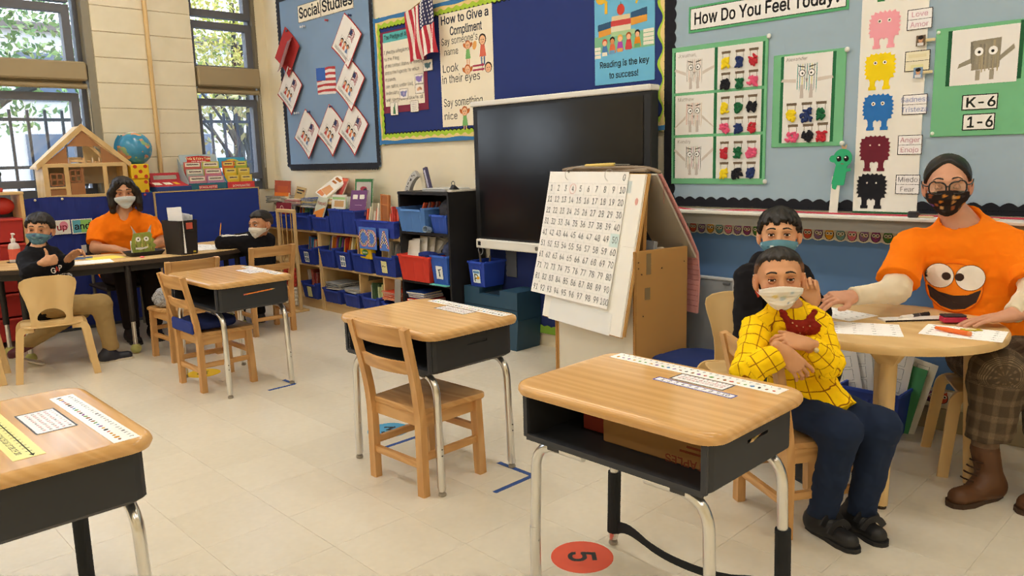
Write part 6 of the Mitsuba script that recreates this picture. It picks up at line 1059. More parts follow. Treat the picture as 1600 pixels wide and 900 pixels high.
k = thing('highlighter', 'orange highlighter lying on the worksheet on the round table', 'highlighter'); Mh = tr(-.82, 2.91, RZ+.0112) @ rot('z', -14); put(k+'__barrel', mv(tube([(-.06, 0, 0), (-.02, 0, 0), (.055, 0, 0)], .0085, 12, scale=[.6, 1, 1]), Mh), 'e8702a', 'satin', smooth=40); put(k+'__end', mv(cyl((.055, 0, 0), (.064, 0, 0), .008), Mh), 'e89058', 'satin')
k = thing('yellow_tag', 'small yellow tag with a white slot on the worksheet on the round table', 'tag'); Mm = tr(-.785, 3.0, RZ+.0015) @ rot('z', 38); put(k+'__tag', mv(rbox(-.032, .032, -.016, .016, 0, .003, .001), Mm), 'b5a02c', 'satin'); put(k+'__slot', mv(cat(box(-.02, .01, -.003, .003, .003, .0036), ext([(.006, -.007), (.018, 0), (.006, .007)], .0006, .003)), Mm), 'eeeadb')
# bin of papers on the floor and the navy bag
bin_at(-1.26, 3.36, .0005, .26, .24, .2, '24409a', 'blue bin of papers on the floor by the blue wall under the round table', dip=0, taper=.9)
for i, (x, a, c, h) in enumerate(((-1.36, -16, 'e4e4e2', .32), (-1.33, -10, 'd9dad8', .34), (-1.30, -6, 'e9e9e6', .31), (-1.25, 6, 'e4e4e0', .36), (-1.21, 10, '4f9a6a', .3), (-1.19, 12, 'e6e6da', .33))):
    k = thing('paper_sheet', f'white paper, {ORD[i]} from the left in the blue bin under the round table' if i != 4 else 'green folder standing in the blue bin under the round table', 'paper' if i != 4 else 'folder', 'papers in the blue floor bin' if i != 4 else None); Ms = tr(x, 3.43+.012*i, .01) @ rot('y', a) @ rot('x', -8); put(k+'__sheet', box(-.085, .085, 0, .0015, 0, h), c, M=Ms)
    if i != 4: put(k+'__print', mv(cat(*[outline(-.06+.065*j, -.01+.065*j, h-.07-.06*q, h-.02-.06*q, .0015, .0003) for j in range(2) for q in range(3)]), Ms @ mat4(np.array([[1, 0, 0], [0, 0, -1], [0, 1, 0.]]))), '6f7276')
k = thing('navy_bag', 'navy blue floor cushion behind the chairs, beside the easel', 'floor cushion'); g = trimesh.creation.icosphere(subdivisions=4); v = np.array(g.vertices); v = np.sign(v)*np.abs(v)**.6*(1+.25*(meshkit.fbm(v*2.2+3, 3, 3)-.5))[:, None]*[.26, .2, .13]; v[:, 2] = np.maximum(v[:, 2], -.12)+.1205; put(k+'__cushion', (v+[-2.05, 3.25, 0], np.array(g.faces)), '2c3a6e', 'cloth', smooth=True); put(k+'__trim', tube(np.array([(-2.05+.235*math.cos(t), 3.25+.18*math.sin(t), .155+.01*math.sin(3*t)) for t in np.linspace(0, 2*PI, 40)[:-1]]), .012, 8, closed=True), '1d2238', 'cloth', smooth=True)
# ---------------------------------------------------------------- outside
put('ground_outside', box(-40, -7.2, -25, 40, -.5, -.35), '8a8a80', kind='structure')
k = thing('iron_fence', 'dark iron bar fence outside the windows', 'fence')
for z in (1.25, 1.72): put(k+'__rail', box(-9.02, -8.98, -2, 7, z, z+.03), '2c3038', 'satin')
for i in range(50):
    y = -1.2+.155*i; put(k+'__bar', cat(box(-9.012, -8.988, y-.012, y+.012, -.35, 1.83)), '2c3038', 'satin')
def tree(x, y, h, r, seed, label, cols, dens=500, trunk=.2):
    k = thing('tree', label, 'tree', 'trees outside the windows'); q = np.random.default_rng(seed); P_ = smoothpath([(x, y, -.36), (x+.1, y+.1, h*.3), (x-.1, y+.25, h*.6), (x+.1, y+.2, h)], 14)
    put(k+'__trunk', tube(P_, trunk, 10, scale=np.linspace(1, .3, 14)), '4b4944', smooth=40)
    for b in range(5):
        s = P_[5+b]; e = s+np.array([(q.random()-.5)*1.2, (q.random()-.5)*3.5, 1.0+q.random()]); put(k+'__branch', tube(smoothpath([s, (s+e)/2+[0, 0, .25], e], 8), trunk*.4, 7, scale=np.linspace(1, .35, 8)), '4b4944', smooth=40)
    c = q.normal(size=(dens, 3)); c = c/np.linalg.norm(c, axis=1, keepdims=True)*(q.random((dens, 1))**.4)*r*[.7, 1.2, .8]+[x, y, h*.85]
    L = []
    base = np.array([(-.5, 0, 0), (0, -.25, .05), (.5, 0, 0), (0, .25, .05)])
    for i in range(dens):
        R_ = trimesh.transformations.random_rotation_matrix(q.random(3))[:3, :3]; L.append(base*(.09+.08*q.random()) @ R_.T+c[i])
    V_ = np.vstack(L); F_ = np.vstack([np.array([(0, 1, 2), (0, 2, 3)])+4*i for i in range(dens)]); cc = np.repeat(np.array([lin(cols[i]) for i in q.integers(0, len(cols), dens)]), 4, 0)
    kk = put(k+'__foliage', (V_, F_), cc, 'leaf', kind='stuff')
tree(-14, 2.0, 4.4, 2.6, 1, 'tree with a dark forked trunk outside the left window', ['6f8f5a', '8aa868', '5c7c54', 'a3b67a'], 5500, .28); tree(-16.5, 7.6, 4.6, 2.2, 2, 'yellow-green autumn tree outside the right window', ['b5b45a', 'd1c66a', '9aa85a', 'ded08a'], 5000, .16); tree(-12, 5.6, 2.4, .9, 3, 'bare thin tree outside the right window', ['9a9a6a', 'a89a6a'], 300, .08)
k = thing('house_outside', 'pale building with windows across the street outside', 'building'); put(k+'__wall', box(-26, -25, -4, 26, -.35, 5), 'd9d4d0'); 
for i in range(7):
    for zz in (.9, 3.1): put(k+'__window', box(-25, -24.95, -2+3.8*i, -.6+3.8*i, zz, zz+1.3), '5d6a7a', 'gloss')
put(k+'__roof', box(-26.2, -24.8, -4.2, 26.2, 5, 5.2), '77706a')
k = thing('parked_van', 'white parked van beyond the fence outside the left window', 'van'); put(k+'__body', cat(rbox(-11.6, -10.2, -.9, 1.0, .0, 1.15, .15)), 'd6dade', 'gloss'); put(k+'__windows', box(-10.2, -10.185, -.6, .8, .65, 1.0), '3a4656', 'gloss'); put(k+'__wheels', cat(*[cyl((-10.3, y, -.05), (-10.2, y, -.05), .3, n=18) for y in (-.5, .6)]), '222224')
# ---------------------------------------------------------------- people: smooth distance fields turned into meshes
A_ = lambda *p: np.array(p, float)
def C(a, b, ra, rb=None, k=.02): return ('c', A_(*a), A_(*b), ra, ra if rb is None else rb, k)
def FC(a, b, ra, rb=None, k=.02): return ('f', A_(*a), A_(*b), ra, ra if rb is None else rb, k)
def E_(c, r, R=None, k=.02): return ('e', A_(*c), A_(*r), np.eye(3) if R is None else np.asarray(R, float), 0, k)
def SUB(q): return ('-',)+(q,)
def sd1(q, p):
    t = q[0]
    if t == 'e':
        l = (p-q[1]) @ q[3].T; k0 = np.linalg.norm(l/q[2], axis=-1); k1 = np.linalg.norm(l/q[2]**2, axis=-1); return k0*(k0-1)/np.maximum(k1, 1e-9)
    a, b = q[1], q[2]; ab = b-a; L = max(ab @ ab, 1e-12); pa = p-a; h = pa @ ab/L; hc = np.clip(h, 0, 1)
    rad = np.linalg.norm(pa-hc[..., None]*ab, axis=-1)-(q[3]+(q[4]-q[3])*hc)
    if t == 'c': return rad
    perp = np.linalg.norm(pa-h[..., None]*ab, axis=-1)-(q[3]+(q[4]-q[3])*hc); ln = math.sqrt(L); return np.maximum(perp, np.maximum(-h*ln, (h-1)*ln))
def smin(a, b, k): h = np.maximum(k-np.abs(a-b), 0)/k; return np.minimum(a, b)-h*h*k*.25
def sdf(prims, p, cuts=()):
    d = None
    for q in prims:
        if q[0] == '-': d = -smin(-d, sd1(q[1], p), q[1][5]); continue
        e = sd1(q, p); d = e if d is None else smin(d, e, q[5])
    for o, n in cuts: d = np.maximum(d, (p-np.asarray(o)) @ np.asarray(n))
    return d
def nets(prims, h, cuts=()):
    lo, hi = np.full(3, 9e9), np.full(3, -9e9)
    for q in prims:
        if q[0] == '-': continue
        for c_, r_ in (((q[1], max(q[2])),) if q[0] == 'e' else ((q[1], q[3]), (q[2], q[4]))): lo = np.minimum(lo, c_-r_); hi = np.maximum(hi, c_+r_)
    lo -= .012+2*h; hi += .012+2*h; B = 8; nb = np.ceil((hi-lo)/(h*B)).astype(int); n = nb*B+1
    V = np.full(n, 1.0, np.float32); bi = np.stack(np.meshgrid(*[np.arange(m) for m in nb], indexing='ij'), -1).reshape(-1, 3)
    R = h*B*.5*math.sqrt(3)
    dc = sdf(prims, lo+(bi+.5)*B*h, cuts); keep = bi[np.abs(dc) < R*1.35+.01]
    for i, j, k in bi[dc <= -(R*1.35+.01)]: V[i*B:i*B+B+1, j*B:j*B+B+1, k*B:k*B+B+1] = -1
    o = np.stack(np.meshgrid(*[np.arange(B+1)]*3, indexing='ij'), -1).reshape(-1, 3)
    for s in range(0, len(keep), 48):
        kb = keep[s:s+48]; ctr = lo+(kb+.5)*B*h
        ds = [sd1(q if q[0] != '-' else q[1], ctr) for q in prims]; dm = np.min([d for d, q in zip(ds, prims) if q[0] != '-'], axis=0)
        use = [q for q, d in zip(prims, ds) if np.any(d < (dm if q[0] != '-' else 0)+2.2*R+(q[5] if q[0] != '-' else q[1][5]))]
        idx = kb[:, None]*B+o[None]; val = sdf(use, lo+idx*h, cuts); V[idx[..., 0], idx[..., 1], idx[..., 2]] = val
    ins = V < 0; cnt = sum(ins[a:n[0]-1+a, b:n[1]-1+b, c:n[2]-1+c].astype(np.int8) for a in (0, 1) for b in (0, 1) for c in (0, 1))
    cell = np.argwhere((cnt > 0) & (cnt < 8)); ID = np.full(n-1, -1, np.int32); ID[tuple(cell.T)] = np.arange(len(cell))
    P_, N_ = np.zeros((len(cell), 3)), np.zeros(len(cell)); cs = np.array(list(np.ndindex(2, 2, 2)))
    for a in range(8):
        for b in range(a+1, 8):
            if np.abs(cs[a]-cs[b]).sum() != 1: continue
            va, vb = V[tuple((cell+cs[a]).T)], V[tuple((cell+cs[b]).T)]; m = (va < 0) != (vb < 0); t = np.where(m, va/np.where(va == vb, 1, va-vb), 0)[:, None]
            P_ += np.where(m[:, None], cs[a]+t*(cs[b]-cs[a]), 0); N_ += m
    P_ = lo+(cell+P_/N_[:, None])*h; F = []
    for ax in range(3):
        s0 = [slice(1, -1)]*3; s1 = [slice(1, -1)]*3; s0[ax] = slice(0, -1); s1[ax] = slice(1, None)
        a, b = ins[tuple(s0)], ins[tuple(s1)]; e = np.argwhere(a != b); flip = a[tuple(e.T)]
        e = e+1; e[:, ax] -= 1; u, v = [(1, 2), (2, 0), (0, 1)][ax]; U, W_ = np.eye(3, dtype=int)[u], np.eye(3, dtype=int)[v]
        q = np.stack([ID[tuple((e-U-W_).T)], ID[tuple((e-W_).T)], ID[tuple(e.T)], ID[tuple((e-U).T)]], 1); q = np.where(flip[:, None], q, q[:, ::-1]); q = q[(q >= 0).all(1)]; F += [q[:, [0, 1, 2]], q[:, [0, 2, 3]]]
    return P_, np.vstack(F)
def relax(m, n=2):
    v, f = np.array(m[0]), m[1]; e = np.vstack([f[:, [0, 1]], f[:, [1, 2]], f[:, [2, 0]]]); e = np.unique(np.sort(e, 1), axis=0); i, j = np.r_[e[:, 0], e[:, 1]], np.r_[e[:, 1], e[:, 0]]; c = np.maximum(np.bincount(i, minlength=len(v)), 1)
    for q in (.5, -.52)*n: v = v+q*(np.stack([np.bincount(i, v[j, a], len(v)) for a in range(3)], 1)/c[:, None]-v)
    return v, f
def normals(m): return meshkit.arrays(m, True)[2]
def wrinkle(m, amp, fr, seed=0, stretch=(1, 1, 1)):
    v, f = m; n = normals(m); q = v*np.asarray(stretch)*fr; w = np.abs(meshkit.fbm(q+seed, 3, seed)-.5)*2; return v+n*((w-.35)*amp)[:, None], f
unit = lambda v: np.asarray(v, float)/np.linalg.norm(v)
# ---- head. local frame: x to the person's right, y forward, z up; origin between the ears, adult size
def head_prims(child):
    j = 1.04 if child else 1.0
    P_ = [E_((0, -.014, .036), (.074*j, .094*j, .084), k=.03), E_((0, .022, -.028), (.060*j, .067, .075), k=.03), E_((0, .058, -.088 if not child else -.08), (.024, .024, .02), k=.03)]
    for s in (-1, 1): P_ += [E_((s*.036, .056, -.028), (.027*j, .03, .027), k=.02), C((s*.014, .084, .033), (s*.046, .072, .031), .010, .008, .02)]
    P_ += [C((0, .086, .02), (0, .103 if not child else .098, -.024), .008, .0115, .016), E_((0, .097, -.03), (.013, .012, .009), k=.01)]
    for s in (-1, 1): P_ += [E_((s*.0125, .091, -.032), (.008, .010, .008), k=.008), SUB(E_((s*.032, .101, .008), (.0165, .014, .0125), k=.014))]
    for s in (-1, 1):
        a = math.radians(20*s); R_ = np.array([[math.cos(a), math.sin(a), 0], [-math.sin(a), math.cos(a), 0], [0, 0, 1]])
        P_ += [E_((s*.081*j, -.012, -.004), (.008, .022, .033), R_, .008), SUB(E_((s*.092*j, -.006, .002), (.009, .012, .020), R_, .006)), E_((s*.078*j, -.004, -.026), (.007, .010, .011), R_, .008)]
    return P_
def ray_surface(prims, o, d, rmax=.16, n=90):
    t = np.linspace(.0, rmax, n); p = o[..., None, :]+d[..., None, :]*t[:, None]; v = sdf(prims, p) < 0
    last = np.where(v.any(-1), n-1-np.argmax(v[..., ::-1], -1), 0); return t[last]
def person(name_label, group, s, child, skin, head, fwd, up, eyes, hair, mask, opts):
    """head parts and the empty body list; returns key, list to collect skin meshes, world matrix of the head"""
    k = thing('person', name_label, 'person', group); y = unit(fwd); z = unit(np.asarray(up)-y*(np.asarray(up) @ y)); x = np.cross(y, z); M = basis(x*s, y*s, z*s*(.94 if child else .97), head)
    HP = head_prims(child); h = opts.get('h', .0035)
    m = relax(nets(HP, h), 1); col = np.tile(lin(skin), (len(m[0]), 1)); v = m[0]
    def blush(c, r, t, w): 
        q = np.exp(-((v-np.asarray(c))**2).sum(1)/r**2)[:, None]*w; return col*(1-q)+lin(t)*q
    sk = np.array([int(skin[i:i+2], 16) for i in (0, 2, 4)])/255; red = np.clip(sk*[.97, .72, .66], 0, 1); dk = np.clip(sk*[.72, .64, .60], 0, 1)
    for c, r, t, w in (((.04, .08, -.03), .025, red, .5), ((-.04, .08, -.03), .025, red, .5), ((0, .105, -.028), .016, red, .45), ((.085, 0, 0), .03, red, .4), ((-.085, 0, 0), .03, red, .4), ((.032, .09, .006), .017, dk, .45), ((-.032, .09, .006), .017, dk, .45)): col = blush(c, r, t, w)
    mesh = [(mv(m, M), col)]
    # eyes: ball, iris, lids, brows
    er = .0128 if child else .0118; yo = .0795; op = eyes
    def patch(c, r, az0, az1, e0, e1, n=10, curve=0):
        A, E = np.meshgrid(np.linspace(az0, az1, n), np.linspace(0, 1, 7)); ed = np.cos(np.radians(A)*1.15); Ed = e0*ed+(e1-e0*ed)*E if curve == 0 else (e0+(e1-e0)*E)*ed
        A, Ed = np.radians(A), np.radians(Ed); p = np.stack([r*np.sin(A)*np.cos(Ed), r*np.cos(A)*np.cos(Ed), r*np.sin(Ed)], -1).reshape(-1, 3)+c
        f = np.array([(j*n+i, j*n+i+1, j*n+n+i+1, j*n+n+i) for j in range(6) for i in range(n-1)]); f = np.vstack([f[:, [0, 1, 2]], f[:, [0, 2, 3]]]); return p, np.vstack([f, f[:, ::-1]])
    lid = np.clip(sk*[.93, .86, .83], 0, 1)
    for s_ in (-1, 1):
        c = A_(s_*.0315, yo, .006)
        put(k+'__eye', [(mv(ell_(c, (er, er, er), 3), M), 'e4dcd6'), (mv(patch(c, er*1.012, -30, 30, -30, 30, 12, 1), M), '3a2417'), (mv(patch(c, er*1.02, -13, 13, -13, 13, 8, 1), M), '0d0a0a')], mat='gloss', smooth=True)
        mesh += [(mv(patch(c, er*1.09, -78, 78, op[0], 88), M), lid), (mv(patch(c, er*1.09, -78, 78, op[1], -88), M), lid)]
        put(k+'__lashes', mv(patch(c, er*1.13, -70, 70, op[0], op[0]+opts.get('lash', 9)), M), '1c1412', smooth=True)
        bx = np.linspace(.014, .05, 9); bz = .0335+.0045*np.sin((bx-.014)/.036*PI)-.003*((bx-.014)/.036)**2-opts.get('brow', 0)
        oo = np.stack([s_*bx, bx*0, bz], -1); t = ray_surface(HP, oo, np.tile(A_(0, 1, 0), (9, 1)), .14, 140); pth = oo+np.stack([t*0, t+.0005, t*0], -1)
        put(k+'__eyebrow', mv(sweep(pth, circ(1, 8)*[.0022, .0036], up=(0, 0, 1), scale=[.7, 1, 1.05, 1.05, 1, .95, .8, .6, .35]), M), opts.get('browcol', '221814'), 'hair', smooth=True)
    # mask
    if mask:
        na, nz = 44, 26; a = np.radians(np.linspace(-86, 86, na)); u = np.linspace(0, 1, nz)
        ztop = opts.get('mtop', -.006)-.020*np.abs(np.sin(a))**1.5; zbot = -.112+.052*np.abs(np.sin(a))**1.6
        Z = ztop[None]+(zbot-ztop)[None]*u[:, None]; D = np.stack([np.sin(a), np.cos(a), 0*a], -1)[None].repeat(nz, 0); O = np.stack([0*Z, 0*Z, Z], -1)
        r = ray_surface(HP[:12], O, D, .15, 120); from scipy.ndimage import maximum_filter, gaussian_filter
        r = gaussian_filter(maximum_filter(r, size=(7, 5)), (2.2, 1.6))+.005
        w = np.clip((u-.72)/.28, 0, 1)[:, None]; r = r*(1-.10*w*w*np.cos(a)[None])
        if mask['kind'] == 'surgical': r += .0016*np.sin(np.clip(u*5.5, 0, 5)*2*PI)[:, None]*np.cos(a)[None]**2*np.clip(1-((u-.5)/.42)**4, 0, 1)[:, None]
        else: r += .006*np.exp(-(a/.22)**2)[None]*np.sin(u*PI)[:, None]
        p = O+D*r[..., None]; v = p.reshape(-1, 3); f = np.array([(j*na+i, j*na+i+1, j*na+na+i+1, j*na+na+i) for j in range(nz-1) for i in range(na-1)]); f = np.vstack([f[:, [0, 1, 2]], f[:, [0, 2, 3]]])
        base = lin(mask['col']); cc = np.tile(base, (len(v), 1)); rr_ = np.random.default_rng(mask.get('seed', 1)); AA = np.tile(a, (nz, 1)).ravel(); UU = np.repeat(u, na)
        for _ in range(mask.get('n', 0)):
            a0, u0, w0 = rr_.uniform(-1.1, 1.1), rr_.uniform(.1, .9), rr_.uniform(.05, .1); q = ((AA-a0)/w0)**2+((UU-u0)/(w0*.9))**2 < 1; cc[q] = lin(mask['dots'][rr_.integers(len(mask['dots']))])
        if 'trim' in mask: cc[(UU < .07)] = lin(mask['trim'])
        v2 = v-np.stack([D[..., 0], D[..., 1], D[..., 2]], -1).reshape(-1, 3)*.0012
        put(k+'__face_mask', [(mv((v, f[:, ::-1]), M), np.array(cc)), (mv((v2, f), M), np.array(cc))], mat='matte', smooth=True, label=mask['label'])
        for s_ in (-1, 1):
            i = na-1 if s_ > 0 else 0; p0, p1 = p[1, i], p[nz-2, i]; e0, e1 = A_(s_*.09, -.018, .026), A_(s_*.088, -.024, -.026)
            put(k+'__ear_loop', cat(*[mv(tube(q_, .0016, 6), M) for q_ in (smoothpath([p0, (p0+e0)/2+[s_*.004, 0, 0], e0], 8), smoothpath([p1, (p1+e1)/2+[s_*.003, 0, 0], e1], 8), smoothpath([e0, A_(s_*.088, -.03, 0), e1], 8))]), mask.get('loop', 'e6e6e4'), smooth=True)
    # hair cap
    nth, nph = 54, 96; el = np.radians(np.linspace(90, -60, nth)); az = np.radians(np.linspace(-180, 180, nph+1)[:-1]); E, Az = np.meshgrid(el, az, indexing='ij'); D = np.stack([np.cos(E)*np.sin(Az), np.cos(E)*np.cos(Az), np.sin(E)], -1); O = np.tile(A_(0, -.012, .03), (nth, nph, 1))
    r = ray_surface([q for q in HP[:12]], O, D, .15, 90); ad = np.abs(np.degrees(Az)); hl = np.interp(ad, *hair['line']); 
    jag = (meshkit.noise(np.stack([Az*hair.get('jf', 9), Az*0, Az*0], -1), 3)-.5)*hair.get('jag', 4); ee = np.degrees(E)
    th = hair['t']*smooth01((ee-hl-jag)/hair.get('fade', 8))*np.interp(ee, [-60, 0, 50, 90], hair.get('tz', [.75, .85, 1.1, 1.1])); tex = meshkit.fbm(np.stack([Az*hair.get('sf', 14)+3*np.sin(E*2), E*2.2, E*0], -1), 3, 7)-.5
    from scipy.ndimage import gaussian_filter as gf
    R_ = gf(r, (1.5, 2.0), mode=('nearest', 'wrap'))+th+tex*hair.get('rough', .006)*(th > .001); R_ = np.where(th <= .0003, r-.006, R_); v = (O+D*R_[..., None]).reshape(-1, 3)
    f = np.array([(i*nph+j, (i+1)*nph+j, (i+1)*nph+(j+1) % nph, i*nph+(j+1) % nph) for i in range(nth-1) for j in range(nph)]); f = np.vstack([f[:, [0, 1, 2]], f[:, [0, 2, 3]]]); keep = (th.ravel()[f] > -1).all(1)
    vz = th.ravel()[f].max(1) > .0003; hm = (v, f[vz])
    hc = np.tile(lin(hair['col']), (len(v), 1)); 
    if 'side' in hair: q = smooth01((hair['side'][1]-ee.ravel())/14)[:, None]*smooth01((ad.ravel()-48)/15)[:, None]; hc = hc*(1-q)+lin(hair['side'][0])*q
    put(k+'__hair', mv(hm, M), np.array(hc), 'hair', smooth=True)
    return k, mesh, M
def smooth01(x): t = np.clip(x, 0, 1); return t*t*(3-2*t)
# ---- hand. W: wrist, d: finger direction, nb: back of the hand
def hand(wr, d, nb, right, s, curls, thumb=(35, 20), spread=1.0, h=.0024, tpts=None):
    y = unit(d); z = unit(np.asarray(nb)-y*(np.asarray(nb) @ y)); x = np.cross(y, z)*(-1 if right else 1); M = lambda p: np.asarray(wr)+s*(p[0]*x+p[1]*y+p[2]*z); P_ = []
    B = [(.029, .088, .0), (.0095, .093, .002), (-.0105, .089, .001), (-.029, .079, -.002)]; LN = [(.040, .025, .021), (.044, .029, .023), (.041, .027, .022), (.032, .021, .019)]; RD = [.0092, .0094, .009, .0080]
    for i, (b, ln, r) in enumerate(zip(B, LN, RD)):
        P_.append(C(M((b[0]*.62, .0, 0)), M(b), .0155*s, .0115*s, .012*s))
    P_ += [E_(M((.0, .05, -.002)), (.036*s, .045*s, .0145*s), np.array([x, y, z]), .012*s), C(M((0, -.035, 0)), M((0, .012, 0)), .0225*s, .024*s, .02*s)]
    for i, (b, ln, r) in enumerate(zip(B, LN, RD)):
        cv = curls[i] if np.ndim(curls[0]) else curls; p = A_(*b); a = 0; sa = math.radians((1.5-i)*4.5*spread); q0 = p
        for j in range(3):
            a += math.radians(cv[j]); dv = A_(math.sin(sa)*math.cos(a), math.cos(sa)*math.cos(a), -math.sin(a)); q1 = q0+dv*ln[j]
            P_.append(C(M(q0), M(q1), r*(1-.06*j)*s, r*(1-.06*(j+1))*s, .003*s)); q0 = q1
    T_ = tpts or [(.024, .022, -.006), (.048, .050, -.012), (.058, .080, -.016), (.060, .103, -.018)]
    for j in range(3): P_.append(C(M(T_[j]), M(T_[j+1]), (.0145, .0112, .0100)[j]*s, (.0112, .0100, .0084)[j]*s, (.016, .004, .003)[j]*s))
    return relax(nets(P_, h), 1)
def torso(N, SR, SL, Pv, s, e=0.0, wide=1.0):
    N, SR, SL, Pv = map(lambda q: A_(*q), (N, SR, SL, Pv)); r = unit(SR-SL); u = unit(N-Pv); f = unit(np.cross(u, r)); r = np.cross(f, u); R_ = np.array([r, f, u]); L = np.linalg.norm(N-Pv)
    sh = (SR+SL)/2; sw = np.linalg.norm(SR-SL)/2
    return [C(SR*.9+SL*.1-u*.012*s, SL*.9+SR*.1-u*.012*s, .056*s+e, k=.05*s), C(N+u*.01*s, sh-u*.02*s, .055*s+e, .07*s+e, .04*s), E_(N+(Pv-N)*.33, (sw*.92+.0*s+e, .098*s*wide+e, .185*s+e), R_, .05*s), E_(N+(Pv-N)*.68, (sw*.82*wide+e, .097*s*wide+e, .16*s+e), R_, .05*s), E_(Pv, (sw*.88*wide+e, .105*s*wide+e, .11*s+e), R_, .05*s)], (r, f, u)
def limb(a, b, c, r0, r1, r2, e=0, k=.03): return [C(a, b, r0+e, r1+e, k), C(b, c, r1+e, r2+e, k)]
def bone_uv(v, bones):
    best = np.full(len(v), 9e9); uv = np.zeros((len(v), 2))
    for a, b, rr, ref in bones:
        a, b = A_(*a), A_(*b); ax = unit(b-a); L = np.linalg.norm(b-a); t = (v-a) @ ax; tc = np.clip(t, 0, L); q = v-a-tc[:, None]*ax; d = np.linalg.norm(q, axis=1)-rr; x = unit(np.asarray(ref)-ax*(np.asarray(ref) @ ax)); y = np.cross(ax, x)
        q2 = v-a-t[:, None]*ax; w = np.arctan2(q2 @ y, q2 @ x)*rr; m = d < best; best = np.where(m, d, best); uv[m] = np.stack([w, t], 1)[m]
    return uv
def shoe(k, heel, toe, s, col, sole, ankle, ups=(0, 0, 1), extra=None):
    h_, t_ = A_(*heel), A_(*toe); d = unit(t_-h_); z = A_(*ups); r = .036*s
    pr = [C(h_+d*.03*s+z*(.045*s), h_+d*.09*s+z*.05*s, .040*s, .040*s, .03*s), C(h_+d*.05*s+z*.03*s, t_-d*.045*s+z*.028*s, .036*s, .036*s, .03*s), C(A_(*ankle), h_+d*.04*s+z*.05*s, .046*s, .042*s, .03*s)]
    fl = min(h_[2], t_[2]) if abs(z[2]) > .9 else None
    cuts = [(h_+z*.012*s, -z), (A_(*ankle)+z*.03*s, z)]
    i = put(k+'__shoe', relax(nets(pr, .0045, cuts), 1), col, 'satin', smooth=True)
    n = np.cross(z, d); L = np.linalg.norm(t_-h_); pts = [(h_+d*(L*t)+n*w*s) for t, w in ((0, 0), (.02, .024), (.2, .036), (.45, .036), (.7, .044), (.9, .036), (.99, .016), (1.0, 0), (.99, -.016), (.9, -.036), (.7, -.042), (.45, -.035), (.2, -.035), (.02, -.024))]
    rg = np.array(pts); put(i+'__sole', loft([rg+z*.0005, rg+z*.018*s]), sole, 'satin'); return i
def skin_mesh(k, parts, skin): put(k+'__body', [(m, c) for m, c in parts], skin, 'skin', smooth=True)
def ear_neck(Mh, N, s): return C((Mh @ A_(0, -.022, -.05, 1))[:3], N, .050*s, .054*s, .03)
def H4(M, *p): return (M @ A_(*p, 1))[:3]
SHORT = dict(col='1d1815', t=.014, line=([0, 25, 40, 52, 62, 75, 90, 110, 135, 180], [22, 22, 24, 22, 12, -2, -6, -16, -26, -30]), jag=5, fade=10)
# ---------------------------------------------------------------- boy in the yellow checked shirt
SK = 'c48f68'; s = .78
SR, SL, N_, Pv = (-1.206, 2.262, .685), (-1.092, 2.44, .685), (-1.152, 2.348, .735), (-1.135, 2.45, .415)
k, B_, Mh = person('boy in a yellow checked shirt sitting sideways, arms over the chair back', 'children in the classroom', .875, True, SK, (-1.156, 2.306, .834), (.50, -.84, .10), (-.06, .0, 1), (17, -9), {**SHORT, 'line': ([0, 25, 40, 52, 62, 75, 90, 110, 135, 180], [30, 30, 32, 30, 18, 3, -4, -14, -26, -30]), 'col': '1f1916', 'side': ('6b4a35', 30), 't': .012, 'jag': 9, 'jf': 16, 'rough': .009, 'sf': 22}, dict(kind='surgical', col='e3e0d8', n=15, dots=['d9c98a', '8fa3b5', 'b5c4cc', 'e0d6a8', 'c9d3c0'], seed=4, trim='f0eee8', label='white paper face mask with pale printed figures'), dict(h=.003, mtop=-.014))
elR, wrR, elL, wrL = (-1.145, 2.085, .575), (-1.062, 2.155, .645), (-1.0, 2.34, .575), (-1.03, 2.245, .658)
tb, fr = torso(N_, SR, SL, Pv, .72, 0)
bd = tb+[ear_neck(Mh, N_, .75)]+limb(SR, elR, wrR, .036, .028, .02)+limb(SL, elL, wrL, .036, .028, .02)
HR, HL, KR, KL, AR, AL = (-1.12, 2.385, .40), (-1.10, 2.48, .40), (-.95, 2.335, .375), (-.88, 2.462, .368), (-1.01, 2.36, .07), (-.927, 2.462, .07)
bd += limb(HR, KR, AR, .062, .046, .032)+limb(HL, KL, AL, .062, .046, .032)
B_.append((nets(bd, .007), SK))
B_.append((hand(wrR, (.048, .03, -.055), (.2, -.75, .6), True, .74, [(18, 26, 16), (28, 30, 18), (26, 32, 18), (18, 30, 18)], spread=1.3, tpts=[(.020, .02, -.01), (.034, .05, -.026), (.034, .076, -.034), (.030, .094, -.038)]), SK))
B_.append((hand(wrL, (-.04, -.042, .012), (.35, -.45, .8), False, .72, [(30, 40, 25), (38, 45, 25), (42, 48, 28), (45, 48, 28)], spread=.8), SK))
skin_mesh(k, B_, SK)
tb, _ = torso(N_, SR, SL, Pv, .72, .016)
el2 = [FC(SR, elR, .052, .046, .03), C(elR, elR, .046, .046, .02), FC(elR, A_(*elR)*.12+A_(*wrR)*.88, .046, .038, .02), FC(SL, elL, .052, .046, .03), C(elL, elL, .046, .046, .02), FC(elL, A_(*elL)*.12+A_(*wrL)*.88, .046, .038, .02)]
tail = [FC(A_(-1.10, 2.43, .47), A_(-.985, 2.41, .39), .082, .07, .05)]
neckcut = [(A_(*N_)+[0, 0, .012], unit((.25, -.25, 1.0)))]
m = wrinkle(relax(nets(tb+el2+tail, .005, neckcut), 2), .016, 17, 3); bones = [(Pv, N_, .12, (.88, -.48, 0)), (SR, elR, .048, (1, 0, 0)), (elR, wrR, .044, (0, 0, 1)), (SL, elL, .048, (1, 0, 0)), (elL, wrL, .044, (0, 0, 1))]
